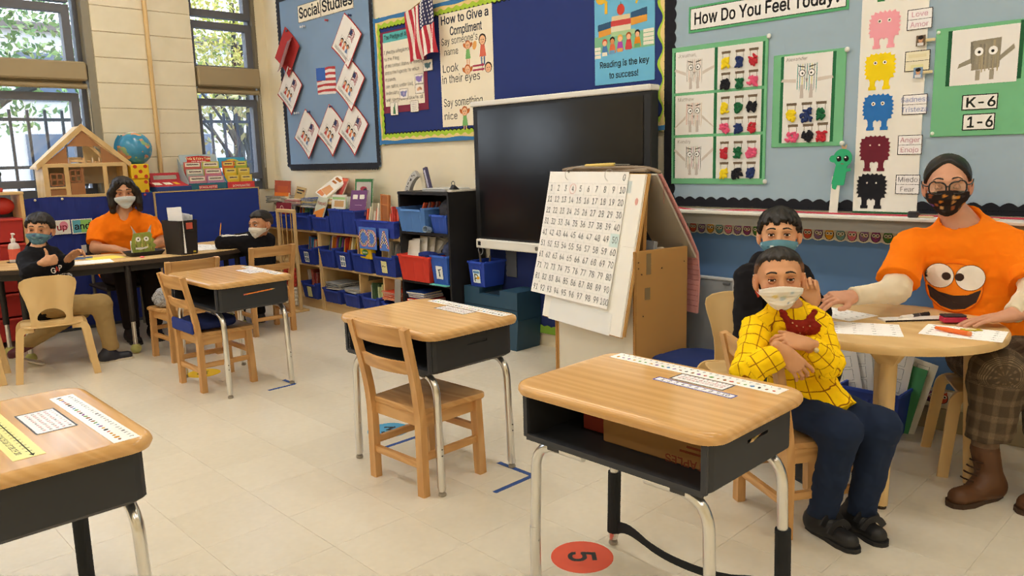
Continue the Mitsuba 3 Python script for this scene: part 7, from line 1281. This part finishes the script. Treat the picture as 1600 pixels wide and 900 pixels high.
put(k+'__shirt', m, mat='plaid', smooth=True, uv=bone_uv(m[0], bones), label='yellow shirt with a dark red check')
# collar, bandana, cuffs
def collar(k, N, fwd, s, col, mat, w=.05, uvs=True):
    f = unit(np.asarray(fwd)-[0, 0, fwd[2]]); r = np.cross(f, [0, 0, 1]); t = np.linspace(-2.75, 2.75, 40); R_ = []
    for a in t:
        d = f*math.cos(a+0)*1+r*math.sin(a); op = .012*math.cos(a); rad = .056*s; b = A_(*N)+d*rad*1.0
        R_.append([b+[0, 0, .034*s-.018*s*math.cos(a)], b+d*.010*s+[0, 0, .04*s-.018*s*math.cos(a)], b+d*(.03+.012*max(0, math.cos(a)))*s+[0, 0, -w*s*.35-.03*s*max(0, math.cos(a))]])
    V_ = np.array(R_).reshape(-1, 3); n = len(t); F_ = np.array([(3*i+j, 3*i+3+j, 3*i+4+j, 3*i+1+j) for i in range(n-1) for j in range(2)]); F_ = np.vstack([F_[:, [0, 1, 2]], F_[:, [0, 2, 3]]]); F_ = np.vstack([F_, F_[:, ::-1]+0]); V2 = V_
    uv = np.stack([np.repeat(t*.05, 3), np.tile([0, .012, .055], n)], 1); Fa = F_[:len(F_)//2]; Vb = np.vstack([V_, V_-[0, 0, .003]]); Fb = np.vstack([Fa, Fa[:, ::-1]+len(V_)])
    return put(k+'__collar', (Vb, Fb), col, mat, smooth=True, uv=np.vstack([uv, uv]) if uvs else None)
collar(k, A_(*N_)+[.006, -.004, -.004], (.70, -.70, 0), .82, 'f0cc10', 'plaid')
fw = unit((.75, -.66, 0)); b0 = A_(*N_)+fw*.098+[0, 0, -.040]; rt = np.cross(fw, [0, 0, 1])
put(k+'__bandana', wrinkle(relax(nets([E_(b0, (.038, .022, .028), np.array([rt, fw, A_(0, 0, 1)]), .01), E_(b0+rt*(-.040)+[0, 0, -.002], (.034, .018, .026), np.array([rt, fw, A_(0, 0, 1)]), .01), C(b0+rt*.02, b0+rt*.055+[0, 0, .055], .014, .010, .012), C(b0-rt*.02, b0-rt*.06+[0, 0, .045]-fw*.02, .014, .010, .012), C(b0+rt*.01+[0, 0, -.01], b0+rt*.03+fw*.004+[0, 0, -.06], .014, .008, .012), C(b0, b0+rt*(-.0)+[0, 0, -.045]+fw*.004, .012, .009, .012)], .003), 1), .010, 60, 4), '7d2116', 'cloth', smooth=True, label='crumpled dark red neckerchief')
put(k+'__bandana_spots', cat(*[ell_(b0+fw*(.017)+rt*a+[0, 0, c], (.003, .003, .003), 1) for a, c in ((.012, .01), (-.008, .005), (-.03, .008), (.0, -.012), (.025, .02))]), 'b58a6a')
put(k+'__cuff_button', ell_(A_(*elL)*.3+A_(*wrL)*.7+[.022, -.030, .010], (.008, .008, .008), 2), 'c9b98a', 'gloss', smooth=True)
tr_ = [E_(Pv, (.105, .098, .085), k=.03)]+limb(HR, KR, AR, .070, .056, .044, .004)+limb(HL, KL, AL, .070, .056, .044, .004)
m = wrinkle(relax(nets(tr_, .0055, [(A_(0, 0, .062), A_(0, 0, -1))]), 2), .012, 15, 8); put(k+'__jeans', m, '202b42', 'cloth', smooth=True, label='dark blue jeans')
S1 = shoe(k, (-1.06, 2.375, 0), (-.868, 2.305, 0), .84, '1b1b1d', '1b1b1e', (-1.012, 2.36, .082)); S2 = shoe(k, (-.987, 2.483, 0), (-.822, 2.402, 0), .84, '1b1b1d', '1b1b1e', (-.94, 2.463, .082))
for S_, a_, t_2 in ((S1, A_(-1.012, 2.36, 0), A_(-.868, 2.305, 0)), (S2, A_(-.94, 2.463, 0), A_(-.822, 2.402, 0))):
    d_ = unit(t_2-a_); w_ = np.cross([0, 0, 1], d_)
    for q_ in (.045, .075): put(S_+'__strap', sweep(smoothpath([a_+d_*q_+w_*x_*.042+[0, 0, .085-.45*(q_-.04)-.030*abs(x_)**2.5] for x_ in np.linspace(-1, 1, 7)], 12), rect(.022, .005), up=d_), '242427', 'satin', smooth=30)
put(k+'__sock', relax(nets([FC((-1.013, 2.36, .085), (-1.008, 2.36, .122), .041, .041)], .005), 1), '8a8a8c', 'cloth', smooth=True)
# ---------------------------------------------------------------- woman in the orange monster-face shirt
SKW = 'c9957a'; SR, SL, N_, Pv = A_(-1.11, 3.31, .862), A_(-.775, 3.405, .872), A_(-.955, 3.37, .945), A_(-.80, 3.42, .44)
k, B_, Mh = person('woman in glasses and an orange T-shirt with a round face, at the round table', None, .98, False, SKW, (-.983, 3.302, 1.087), (.30, -.95, -.04), (-.05, 0, 1), (-24, -27), dict(col='17120f', t=.012, line=([0, 12, 25, 40, 52, 64, 76, 90, 110, 130, 180], [46, 42, 32, 20, 8, -4, -14, -20, -28, -44, -50]), jag=2, fade=9, rough=.003, sf=7), dict(kind='cloth', col='241a17', n=22, dots=['b5722a', 'c9852f', '6a4a8a', '8a4a2a', 'b58a5a', '3a3030'], seed=12, loop='241a17', label='black cloth mask printed with orange and purple figures'), dict(h=.003, mtop=-.004, lash=6, brow=-.004))
elR, wrR, elL, wrL = A_(-1.085, 3.115, .695), A_(-1.155, 2.855, .70), A_(-.66, 3.30, .72), A_(-.70, 3.14, .642)
tb, fr = torso(N_, SR, SL, Pv, 1.0, 0)
HR, HL, KR, KL, AR, AL = A_(-.87, 3.37, .42), A_(-.72, 3.40, .42), A_(-.70, 3.03, .455), A_(-.545, 3.12, .455), A_(-.715, 3.0, .12), A_(-.55, 3.1, .12)
B_.append((nets(tb+[ear_neck(Mh, N_, .95)]+limb(SR, elR, wrR, .045, .036, .026)+limb(SL, elL, wrL, .045, .036, .026)+limb(HR, KR, AR, .07, .05, .030)+limb(HL, KL, AL, .07, .05, .030), .008), SKW))
B_.append((hand(wrR, (-.045, -.13, .012), (.35, -.1, .9), True, .92, [(14, 24, 16), (26, 34, 20), (32, 38, 22), (36, 40, 24)], spread=.8), SKW)); B_.append((hand(wrL, (-.09, -.07, -.016), (0, .1, 1), False, .92, [(6, 8, 6)]*4, spread=1.1), SKW)); skin_mesh(k, B_, SKW)
tb, _ = torso(N_, SR, SL, Pv, 1.0, .018, 1.08)
half = lambda a, b, t: A_(*a)*(1-t)+A_(*b)*t
m = wrinkle(relax(nets(tb+[FC(SR, half(SR, elR, .82), .066, .082, .05), FC(SL, half(SL, elL, .82), .066, .084, .05), SUB(C(N_+[.006, -.022, -.002], N_+[.05, -.11, .2], .060, .10, .006))], .0065, [(A_(0, 0, .45), A_(0, 0, -1))]), 2), .022, 9, 5)
put(k+'__shirt', m, 'f07d12', 'cloth', smooth=True, label='bright orange T-shirt with a round cartoon face')
for s0, e0, w0, q_ in ((SR, elR, wrR, .95), (SL, elL, wrL, .93)): put(k+'__sleeve', wrinkle(relax(nets([FC(half(s0, e0, .5), e0, .056, .05, .02), C(e0, e0, .05, .05, .03), FC(e0, half(e0, w0, q_), .05, .035, .03)], .005), 2), .012, 16, 6), 'd9cdb5', 'cloth', smooth=True, label='long cream undersleeve')
fr_f = unit((.30, -.95, .0)); fr_r = np.cross(fr_f, [0, 0, 1]); ec = (SR+SL)/2+fr_f*.15+A_(-.012, 0, -.165)
def shirt_print(poly, h0, col):
    v, f = vf(ext(poly, .002)); t_ = trimesh.Trimesh(v, f); v, f = trimesh.remesh.subdivide_to_size(t_.vertices, t_.faces, .02); return v, f, h0, col
em = [(Point(0, 0).buffer(.098, 24), 0, 'f58a1e'), (Point(0, 0).buffer(.098, 24).difference(Point(0, 0).buffer(.0945, 24)), .0006, 'c95a0c')]
for s_ in (-1, 1): em += [(Point(s_*.052, .043).buffer(.050, 20), .0012, '2a211c'), (Point(s_*.052, .043).buffer(.0485, 20), .0018, 'efece6'), (Point(s_*.022-.006, .044).buffer(.0155, 14), .0024, '3a2a24')]
mouth = Polygon([(-.088, -.005), (-.05, -.026), (0, -.034), (.05, -.026), (.088, -.005), (.075, -.05), (.04, -.078), (0, -.086), (-.04, -.078), (-.075, -.05)]).buffer(.002); em.append((mouth, .0012, '3b2c28'))
sv = m[0]; from scipy.spatial import cKDTree
loc = (sv-ec) @ np.array([-fr_r, [0, 0, 1], fr_f]).T; sel = (loc[:, 2] > -.14) & (np.abs(loc[:, 0]) < .17) & (np.abs(loc[:, 1]) < .16); sel &= normals(m) @ fr_f > .15
kd = cKDTree(loc[sel][:, :2]); zz_ = loc[sel][:, 2]
pr = []
for pl, h0, c in em:
    v, f, _, _ = shirt_print(pl, h0, c); d_, i_ = kd.query(v[:, :2], k=40); zq = zz_[i_].mean(1); q = np.c_[v[:, 0], v[:, 1], zq+.006+h0*2+v[:, 2]*.3]
    pr.append((ec+q @ np.array([-fr_r, [0, 0, 1], fr_f]), c)); pr[-1] = ((pr[-1][0], f), c)
put(k+'__shirt_face', pr, mat='matte', label='round orange face with white eyes and a dark open smile')
tr_ = [E_(Pv, (.17, .15, .12), k=.05)]+limb(HR, KR, AR, .095, .082, .075, .0, .05)+limb(HL, KL, AL, .095, .082, .075, .0, .05); m = wrinkle(relax(nets(tr_, .0075, [(A_(0, 0, .215), A_(0, 0, -1))]), 2), .02, 10, 2)
put(k+'__trousers', m, mat='tweed', smooth=True, uv=bone_uv(m[0], [(HR, KR, .09, (0, 0, 1)), (KR, AR, .085, (0, -1, 0)), (HL, KL, .09, (0, 0, 1)), (KL, AL, .085, (0, -1, 0))]), label='brown checked wide trousers')
for a_, hl_, te in ((A_(-.715, 3.0, .12), (-.675, 3.055, 0), (-.77, 2.835, 0)), (A_(-.55, 3.1, .12), (-.53, 3.15, 0), (-.575, 2.93, 0))):
    i = shoe(k, hl_, te, 1.0, '55361f', '3a2618', a_+[0, 0, .06]); put(i+'__sock', relax(nets([FC(a_+[0, 0, .06], a_+[0, 0, .13], .043, .045)], .005), 1), '6e5a4a', 'cloth', smooth=True)
    d_ = unit(A_(*te)-A_(*hl_)); put(i+'__laces', cat(*[tube(smoothpath([a_+d_*(.036+.013*j-abs(w_)*.5)+np.cross([0, 0, 1], d_)*w_+[0, 0, .045-.02*j-abs(w_)*.15] for w_ in (-.026, 0, .026)], 6), .003, 6) for j in range(5)]), '3a2517')
put(k+'__glasses', cat(*[mv(tube([(s_*.034+.029*abs(math.cos(t))**.8*math.copysign(1, math.cos(t)), .112-.10*abs(s_*.034+.029*math.cos(t))**1.5*2.2, .004+.0235*abs(math.sin(t))**.8*math.copysign(1, math.sin(t))+.006*(math.cos(t)*s_ > .2)*(math.sin(t) > 0)) for t in np.linspace(0, 2*PI, 40)[:-1]], .0028, 8, closed=True, up=(0, 1, 0)), Mh) for s_ in (-1, 1)], mv(tube(smoothpath([(-.008, .11, .008), (0, .113, .011), (.008, .11, .008)], 6), .0024, 8), Mh), *[mv(tube(smoothpath([(s_*.064, .096, .014), (s_*.082, .05, .014), (s_*.087, -.01, .012), (s_*.086, -.035, -.004)], 10), .0022, 8), Mh) for s_ in (-1, 1)]), '171213', 'gloss', smooth=True, label='black-rimmed glasses')
put(k+'__lens', cat(*[mv(mv(ext(Point(0, 0).buffer(1, 10), .0006), basis((.026, 0, -.0) , (0, 0, .021), (0, 1, 0), (s_*.034, .0975, .004))), Mh) for s_ in (-1, 1)]), mat='pane')
put(k+'__hair_bun', mv(relax(nets([E_((0, -.118, .0), (.045, .035, .045), k=.02), C((0, -.1, .02), (0, -.08, -.06), .04, .03, .03)], .005), 1), Mh), '17120f', 'hair', smooth=True)
# ---------------------------------------------------------------- dark-haired boy behind
SK = 'cf9d78'; SR, SL, N_, Pv = A_(-1.455, 2.66, .765), A_(-1.365, 2.865, .755), A_(-1.41, 2.775, .805), A_(-1.53, 2.86, .41)
k, B_, Mh = person('boy in a black hoodie half hidden behind the boy in the yellow shirt', 'children in the classroom', .88, True, SK, (-1.392, 2.762, .922), (.45, -.89, .08), (-.02, 0, 1), (24, -16), dict(col='15110f', t=.017, line=([0, 12, 25, 40, 52, 62, 75, 100, 130, 180], [17, 12, 20, 15, 10, -4, -12, -18, -26, -32]), jag=16, jf=13, fade=6, rough=.012, sf=22), dict(kind='cloth', col='5f8fa5', n=16, dots=['dfe8ea', '2f5f7a', '9fc4cf'], seed=3, label='blue patterned face mask'), dict(h=.0032, mtop=-.012))
elL, wrL, elR, wrR = A_(-1.255, 2.80, .635), A_(-1.235, 2.73, .70), A_(-1.43, 2.60, .60), A_(-1.33, 2.66, .615)
tb, fr = torso(N_, SR, SL, Pv, .72, 0)
HR, HL, KR, KL = A_(-1.52, 2.79, .40), A_(-1.48, 2.92, .40), A_(-1.165, 2.655, .455), A_(-1.22, 2.82, .44); AR, AL = A_(-1.25, 2.72, .1), A_(-1.28, 2.9, .1)
B_.append((nets(tb+[ear_neck(Mh, N_, .75)]+limb(SR, elR, wrR, .036, .028, .02)+limb(SL, elL, wrL, .036, .028, .02)+limb(HR, KR, AR, .06, .045, .032)+limb(HL, KL, AL, .06, .045, .032), .008), SK))
B_.append((hand(wrL, (-.016, -.012, .07), (-.40, .85, .25), False, .78, [(50, 82, 46), (58, 86, 48), (62, 88, 48), (66, 88, 48)], spread=1.0), SK)); B_.append((hand(wrR, (.09, .02, -.01), (0, 0, 1), True, .74, [(10, 14, 10)]*4, h=.003), SK)); skin_mesh(k, B_, SK)
tb, _ = torso(N_, SR, SL, Pv, .72, .024); put(k+'__hoodie', wrinkle(relax(nets(tb+[C(SR, elR, .058, .05, .03), FC(elR, half(elR, wrR, .9), .05, .036, .03), C(SL, elL, .058, .05, .03), FC(elL, half(elL, wrL, .92), .05, .04, .03), C(N_+[-.02, .05, .0], N_+[-.06, 0, .0], .05, .05, .03), SUB(C(N_+[.008, -.012, .01], N_+[.05, -.08, .2], .046, .08, .006))], .006), 2), .014, 14, 11), '17161a', 'cloth', smooth=True, label='black hoodie')
put(k+'__red_cord_end', mv(relax(nets([C((0, 0, 0), (0, .0, -.025), .010, .012)], .004), 1), tr(-1.405, 2.625, .735)), 'b5402e', 'cloth', smooth=True)
put(k+'__trousers', wrinkle(relax(nets([E_(Pv, (.11, .10, .09), k=.03)]+limb(HR, KR, AR, .072, .062, .046)+limb(HL, KL, AL, .072, .062, .046), .007, [(A_(0, 0, .08), A_(0, 0, -1))]), 2), .012, 13, 4), '35332a', 'cloth', smooth=True, label='dark olive trousers')
shoe(k, (-1.29, 2.74, 0), (-1.12, 2.66, 0), .75, '1c1c20', '2a2a2c', A_(-1.25, 2.72, .08)); shoe(k, (-1.32, 2.92, 0), (-1.15, 2.84, 0), .75, '1c1c20', '2a2a2c', A_(-1.28, 2.9, .08))
# ---------------------------------------------------------------- teacher with the bob, at the kidney table
SKT = 'bf8c6c'; SR, SL, N_, Pv = A_(-6.245, 1.80, .835), A_(-6.15, 2.125, .84), A_(-6.19, 1.965, .905), A_(-6.29, 1.95, .46)
k, B_, Mh = person('woman with a dark bob and pale blue mask behind the curved table', None, .97, False, SKT, (-6.145, 1.965, 1.052), (.95, -.27, -.06), (-.03, -.03, 1), (4, -10), dict(col='1c1512', t=.016, line=([0, 8, 20, 35, 50, 70, 90, 180], [30, 24, 12, -2, -14, -30, -40, -50]), jag=4, fade=10, rough=.006, sf=8), dict(kind='surgical', col='c9d6dc', trim='dfe6ea', label='pale blue surgical face mask'), dict(h=.0045, mtop=-.010))
elR, wrR, elL, wrL = A_(-6.16, 1.735, .665), A_(-5.95, 1.80, .67), A_(-6.06, 2.17, .675), A_(-5.88, 2.02, .67)
tb, fr = torso(N_, SR, SL, Pv, .95, 0); HR, HL, KR, KL, AR, AL = A_(-6.28, 1.87, .44), A_(-6.26, 2.03, .44), A_(-5.87, 1.82, .47), A_(-5.86, 1.99, .47), A_(-5.84, 1.82, .1), A_(-5.84, 1.98, .1)
B_.append((nets(tb+[ear_neck(Mh, N_, .9)]+limb(SR, elR, wrR, .045, .037, .027)+limb(SL, elL, wrL, .045, .037, .027)+limb(HR, KR, AR, .07, .055, .04)+limb(HL, KL, AL, .07, .055, .04), .009), SKT)); B_.append((hand(wrR, (.09, .04, -.01), (0, 0, 1), True, .9, [(12, 16, 10)]*4, h=.004), SKT)); B_.append((hand(wrL, (.08, -.05, -.01), (0, 0, 1), False, .9, [(12, 16, 10)]*4, h=.004), SKT)); skin_mesh(k, B_, SKT)
tb, _ = torso(N_, SR, SL, Pv, .95, .016, 1.05); put(k+'__shirt', wrinkle(relax(nets(tb+[FC(SR, half(SR, elR, .8), .064, .074, .05), FC(SL, half(SL, elL, .8), .064, .074, .05), SUB(C(N_+[.012, -.004, .0], N_+[.06, -.02, .2], .058, .10, .006)), SUB(C(N_+[.10, -.03, -.02], N_+[.13, -.035, -.105], .05, .012, .01))], .008), 2), .018, 9, 9), 'f07a14', 'cloth', smooth=True, label='orange T-shirt with a V neck')
put(k+'__trousers', relax(nets([E_(Pv, (.15, .16, .12), k=.05)]+limb(HR, KR, AR, .085, .07, .055)+limb(HL, KL, AL, .085, .07, .055), .010, [(A_(0, 0, .1), A_(0, 0, -1))]), 2), '1f1816', 'cloth', smooth=True)
for a_, hl_, te in ((AR, (-5.9, 1.82, 0), (-5.67, 1.8, 0)), (AL, (-5.9, 1.98, 0), (-5.67, 1.96, 0))): shoe(k, hl_, te, 1.0, '1a1718', '2a2726', a_+[0, 0, -.01])
bob = [E_((0, -.03, .03), (.094, .105, .094), k=.03), E_((0, -.06, -.06), (.088, .06, .09), k=.04)]
for s_ in (-1, 1): bob += [C((s_*.083, .035, .03), (s_*.092, .038, -.075), .022, .024, .03), C((s_*.09, .0, .0), (s_*.094, .02, -.13), .028, .022, .03), C((s_*.04, .075, .088), (s_*.082, .05, .02), .02, .02, .03)]
m = relax(nets(bob, .0045), 2); v = m[0]; n = normals(m); v = v+n*((meshkit.fbm(np.c_[np.arctan2(v[:, 0], v[:, 1])*13, v[:, 2]*8, v[:, 2]*0], 3, 5)-.5)*.010)[:, None]; inside = (v[:, 1] > .055) & (np.abs(v[:, 0]) < .05) & (v[:, 2] < .07)
put(k+'__long_hair', mv((v, m[1]), Mh), '1c1512', 'hair', smooth=True)
tc = thing('teacher_chair', 'dark chair under the teacher with the bob', 'chair'); put(tc+'__seat', rbox(-6.5, -6.1, 1.75, 2.15, .345, .37, .01), '2b2523', 'satin'); put(tc+'__back', rbox(-6.52, -6.49, 1.77, 2.13, .45, .75, .01), '2b2523', 'satin'); 
for x in (-6.47, -6.13):
    for y in (1.78, 2.12): put(tc+'__leg', cyl((x, y, 0), (x, y, .345 if x > -6.3 else .46), .012), '6b675f', 'satin')
# ---------------------------------------------------------------- boy giving a thumbs up
SK = 'c99672'; SR, SL, N_, Pv = A_(-5.425, 1.135, .705), A_(-5.555, 1.305, .705), A_(-5.505, 1.225, .755), A_(-5.42, 1.20, .41)
k, B_, Mh = person('boy in khaki trousers giving a thumbs up at the curved table', 'children in the classroom', .88, True, SK, (-5.532, 1.25, .868), (.84, -.42, .02), (.02, .10, 1), (9, -8), dict(col='1b1512', t=.02, line=([0, 15, 30, 45, 55, 65, 80, 100, 130, 180], [18, 12, 20, 18, 8, -4, -12, -16, -26, -32]), jag=14, jf=12, fade=7, rough=.011, sf=20), dict(kind='cloth', col='5b8296', n=24, dots=['7fa3b0', '3f6678', '8fb0b8', '4a5a7a'], seed=6, loop='6b8a9a', label='grey-blue patterned face mask'), dict(h=.004, mtop=-.012))
elR, wrR, elL, wrL = A_(-5.27, 1.105, .635), A_(-5.225, 1.185, .70), A_(-5.46, 1.35, .655), A_(-5.44, 1.37, .685)
elL = A_(-5.50, 1.36, .645)
HR, HL, KR, KL, AR, AL = A_(-5.39, 1.26, .40), A_(-5.46, 1.22, .40), A_(-5.35, 1.50, .385), A_(-5.55, 1.42, .33), A_(-5.36, 1.53, .09), A_(-5.60, 1.12, .16)
tb, fr = torso(N_, SR, SL, Pv, .72, 0); B_.append((nets(tb+[ear_neck(Mh, N_, .75)]+limb(SR, elR, wrR, .036, .028, .021)+limb(SL, elL, wrL, .036, .028, .021)+limb(HR, KR, AR, .062, .046, .033)+limb(HL, KL, AL, .062, .046, .033), .009), SK))
B_.append((hand(wrR, (-.02, .07, .01), (.85, .1, .2), True, .78, [(70, 85, 50), (72, 88, 52), (74, 88, 52), (74, 86, 50)], h=.003, spread=.3, tpts=[(.02, .02, -.006), (.042, .038, -.006), (.072, .044, -.004), (.095, .04, -.002)]), SK)); B_.append((hand(wrL, (.05, .06, .055), (-.3, .2, .8), False, .76, [(20, 40, 30), (24, 44, 30), (28, 46, 30), (30, 46, 30)], h=.003), SK)); skin_mesh(k, B_, SK)
tb, _ = torso(N_, SR, SL, Pv, .72, .022); m = wrinkle(relax(nets(tb+[C(SR, elR, .056, .05, .03), FC(elR, half(elR, wrR, .85), .05, .036, .03), C(SL, elL, .056, .05, .03), FC(elL, half(elL, wrL, .8), .05, .038, .03), SUB(C(N_+[.01, -.006, .012], N_+[.06, -.04, .2], .047, .08, .006))], .007), 2), .016, 13, 13); put(k+'__sweatshirt', m, '151417', 'cloth', smooth=True, label='black sweatshirt with white and red lettering')
lf = unit((.95, .1, .1)); lr = unit(np.cross([0, 0, 1], lf)); Ml = basis(lr, np.cross(lf, lr), lf, H4(basis((1, 0, 0), (0, 1, 0), (0, 0, 1), (0, 0, 0)), -5.262, 1.25, .60))
ht = cKDTree(m[0]); 
def stick_on(msh, o, lr_, lu, lf_, off):
    v, f = vf(msh); w = o+v[:, :1]*lr_+v[:, 1:2]*lu; sel = m[0]; q = []
    for p_ in w:
        d_ = sel-p_; al = d_ @ lf_; pe = np.linalg.norm(d_-al[:, None]*lf_, axis=1); c_ = pe < .012; q.append(al[c_].max() if c_.any() else 0)
    return w+(np.array(q)+off+v[:, 2]*.5)[:, None]*lf_, f
lo_ = A_(-5.42, 1.24, .605); lu_ = np.cross(lf, lr)
put(k+'__lettering', [(stick_on(mv(text(c_, .034, .001, True), tr(x_, y_, 0)), lo_, lr, lu_, lf, .004), h_) for c_, x_, y_, h_ in (('G', 0, 0, 'e4ddd8'), ('A', .03, .006, 'b8402e'), ('P', .058, .012, 'e4ddd8'))]+[(stick_on(hull([(.005, -.03, 0), (.05, -.008, 0), (.07, -.05, 0), (.045, -.022, 0), (.005, -.03, .001), (.05, -.008, .001), (.07, -.05, .001)]), lo_, lr, lu_, lf, .004), 'ddd6d0'), (stick_on(mv(text('KIDS', .022, .001, True), tr(.06, -.032, 0)), lo_, lr, lu_, lf, .004), 'd9d4d0'), (stick_on(box(.06, .11, -.038, -.034, 0, .001), lo_, lr, lu_, lf, .005), 'b8402e')])
m = wrinkle(relax(nets([E_(Pv, (.11, .10, .09), k=.03)]+limb(HR, KR, AR, .074, .062, .05)+limb(HL, KL, AL, .074, .06, .048), .007, [(A_(0, 0, .075), A_(0, 0, -1))]), 2), .014, 13, 3); put(k+'__trousers', m, '9a8258', 'cloth', smooth=True, label='khaki trousers')
shoe(k, (-5.355, 1.455, 0), (-5.33, 1.655, 0), .82, '232530', 'c9c2b2', A_(-5.36, 1.515, .075)); shoe(k, (-5.62, 1.03, .075), (-5.60, 1.2, .0), .8, '5a2a30', 'd6cfc4', A_(-5.60, 1.12, .14), ups=unit((.1, -.4, .9)))
# ---------------------------------------------------------------- boy writing with a pencil
SK = 'b98562'; SR, SL, N_, Pv = A_(-5.56, 2.77, .66), A_(-5.47, 2.56, .665), A_(-5.49, 2.67, .70), A_(-5.43, 2.65, .41)
k, B_, Mh = person('boy with white sleeve stripes writing with a pencil at the curved table', 'children in the classroom', .87, True, SK, (-5.425, 2.662, .793), (.28, -.955, -.02), (-.06, .02, 1), (24, -16), {**SHORT, 'col': '181412', 'side': ('4a3528', 20), 't': .017}, dict(kind='surgical', col='e2dfd6', n=10, dots=['c9c2a0', 'd6cfb8', 'b5b09a'], seed=9, label='white face mask'), dict(h=.004, mtop=-.008))
elR, wrR, elL, wrL = A_(-5.72, 2.74, .67), A_(-5.80, 2.60, .675), A_(-5.52, 2.42, .672), A_(-5.66, 2.46, .674)
HR, HL, KR, KL, AR, AL = A_(-5.45, 2.71, .40), A_(-5.45, 2.58, .40), A_(-5.70, 2.72, .39), A_(-5.70, 2.56, .39), A_(-5.68, 2.72, .09), A_(-5.68, 2.56, .09)
tb, fr = torso(N_, SR, SL, Pv, .72, 0); B_.append((nets(tb+[ear_neck(Mh, N_, .75)]+limb(SR, elR, wrR, .036, .028, .021)+limb(SL, elL, wrL, .036, .028, .021)+limb(HR, KR, AR, .06, .046, .033)+limb(HL, KL, AL, .06, .046, .033), .009), SK)); B_.append((hand(wrR, (-.05, -.06, .015), (-.2, -.2, .9), True, .72, [(40, 50, 30), (46, 54, 32), (52, 56, 34), (55, 56, 34)], h=.003), SK)); B_.append((hand(wrL, (-.08, .02, -.005), (0, 0, 1), False, .72, [(14, 20, 14)]*4, h=.003), SK)); skin_mesh(k, B_, SK)
tb, _ = torso(N_, SR, SL, Pv, .74, .022); sl = [C(SR, elR, .066, .06, .03), FC(elR, half(elR, wrR, .9), .055, .042, .03), C(SL, elL, .07, .062, .03), FC(elL, half(elL, wrL, .98), .062, .05, .03)]
m = wrinkle(relax(nets(tb+sl+[SUB(C(N_+[.004, -.012, .012], N_+[.04, -.06, .2], .047, .08, .006))], .007), 2), .014, 13, 17)
cc = np.tile(lin('161518'), (len(m[0]), 1)); v = m[0]
for a_, b_ in ((SL, elL), (elL, wrL), (SR, elR)):
    ax = unit(b_-a_); t = (v-a_) @ ax; L_ = np.linalg.norm(b_-a_); q = v-a_-t[:, None]*ax; upv = unit(A_(0, 0, 1)-ax*ax[2]); ang = np.degrees(np.arccos(np.clip((q @ upv)/np.maximum(np.linalg.norm(q, axis=1), 1e-6), -1, 1))); near = (np.linalg.norm(q, axis=1) < .075) & (t > -.01) & (t < L_+.02)
    cc[near & (ang < 26)] = lin('d9d6d0'); cc[near & (ang < 9)] = lin('161518')
put(k+'__sweatshirt', m, np.array(cc), 'cloth', smooth=True, label='black sweatshirt with white stripes along the sleeves')
m = wrinkle(relax(nets([E_(Pv, (.11, .10, .09), k=.03)]+limb(HR, KR, AR, .072, .06, .048)+limb(HL, KL, AL, .072, .06, .048), .008, [(A_(0, 0, .08), A_(0, 0, -1))]), 2), .012, 13, 5); v = m[0]; cc = np.tile(lin('17161a'), (len(v), 1)); q = (np.abs(v[:, 0]+5.60-.35*(v[:, 2]-.4)) < .03) & (v[:, 1] < 2.56); cc[q & (np.sin(v[:, 2]*170) > -.4)] = lin('d0cdc8'); put(k+'__trousers', m, np.array(cc), 'cloth', smooth=True, label='black trousers with a white side stripe')
shoe(k, (-5.64, 2.72, 0), (-5.82, 2.73, 0), .8, '2a2a30', 'c9c2b2', AR); shoe(k, (-5.64, 2.56, 0), (-5.82, 2.55, 0), .8, '2a2a30', 'c9c2b2', AL)
pencil((-5.84, 2.545, .80), (-5.845, 2.52, .64), 'yellow pencil held upright by the writing boy')
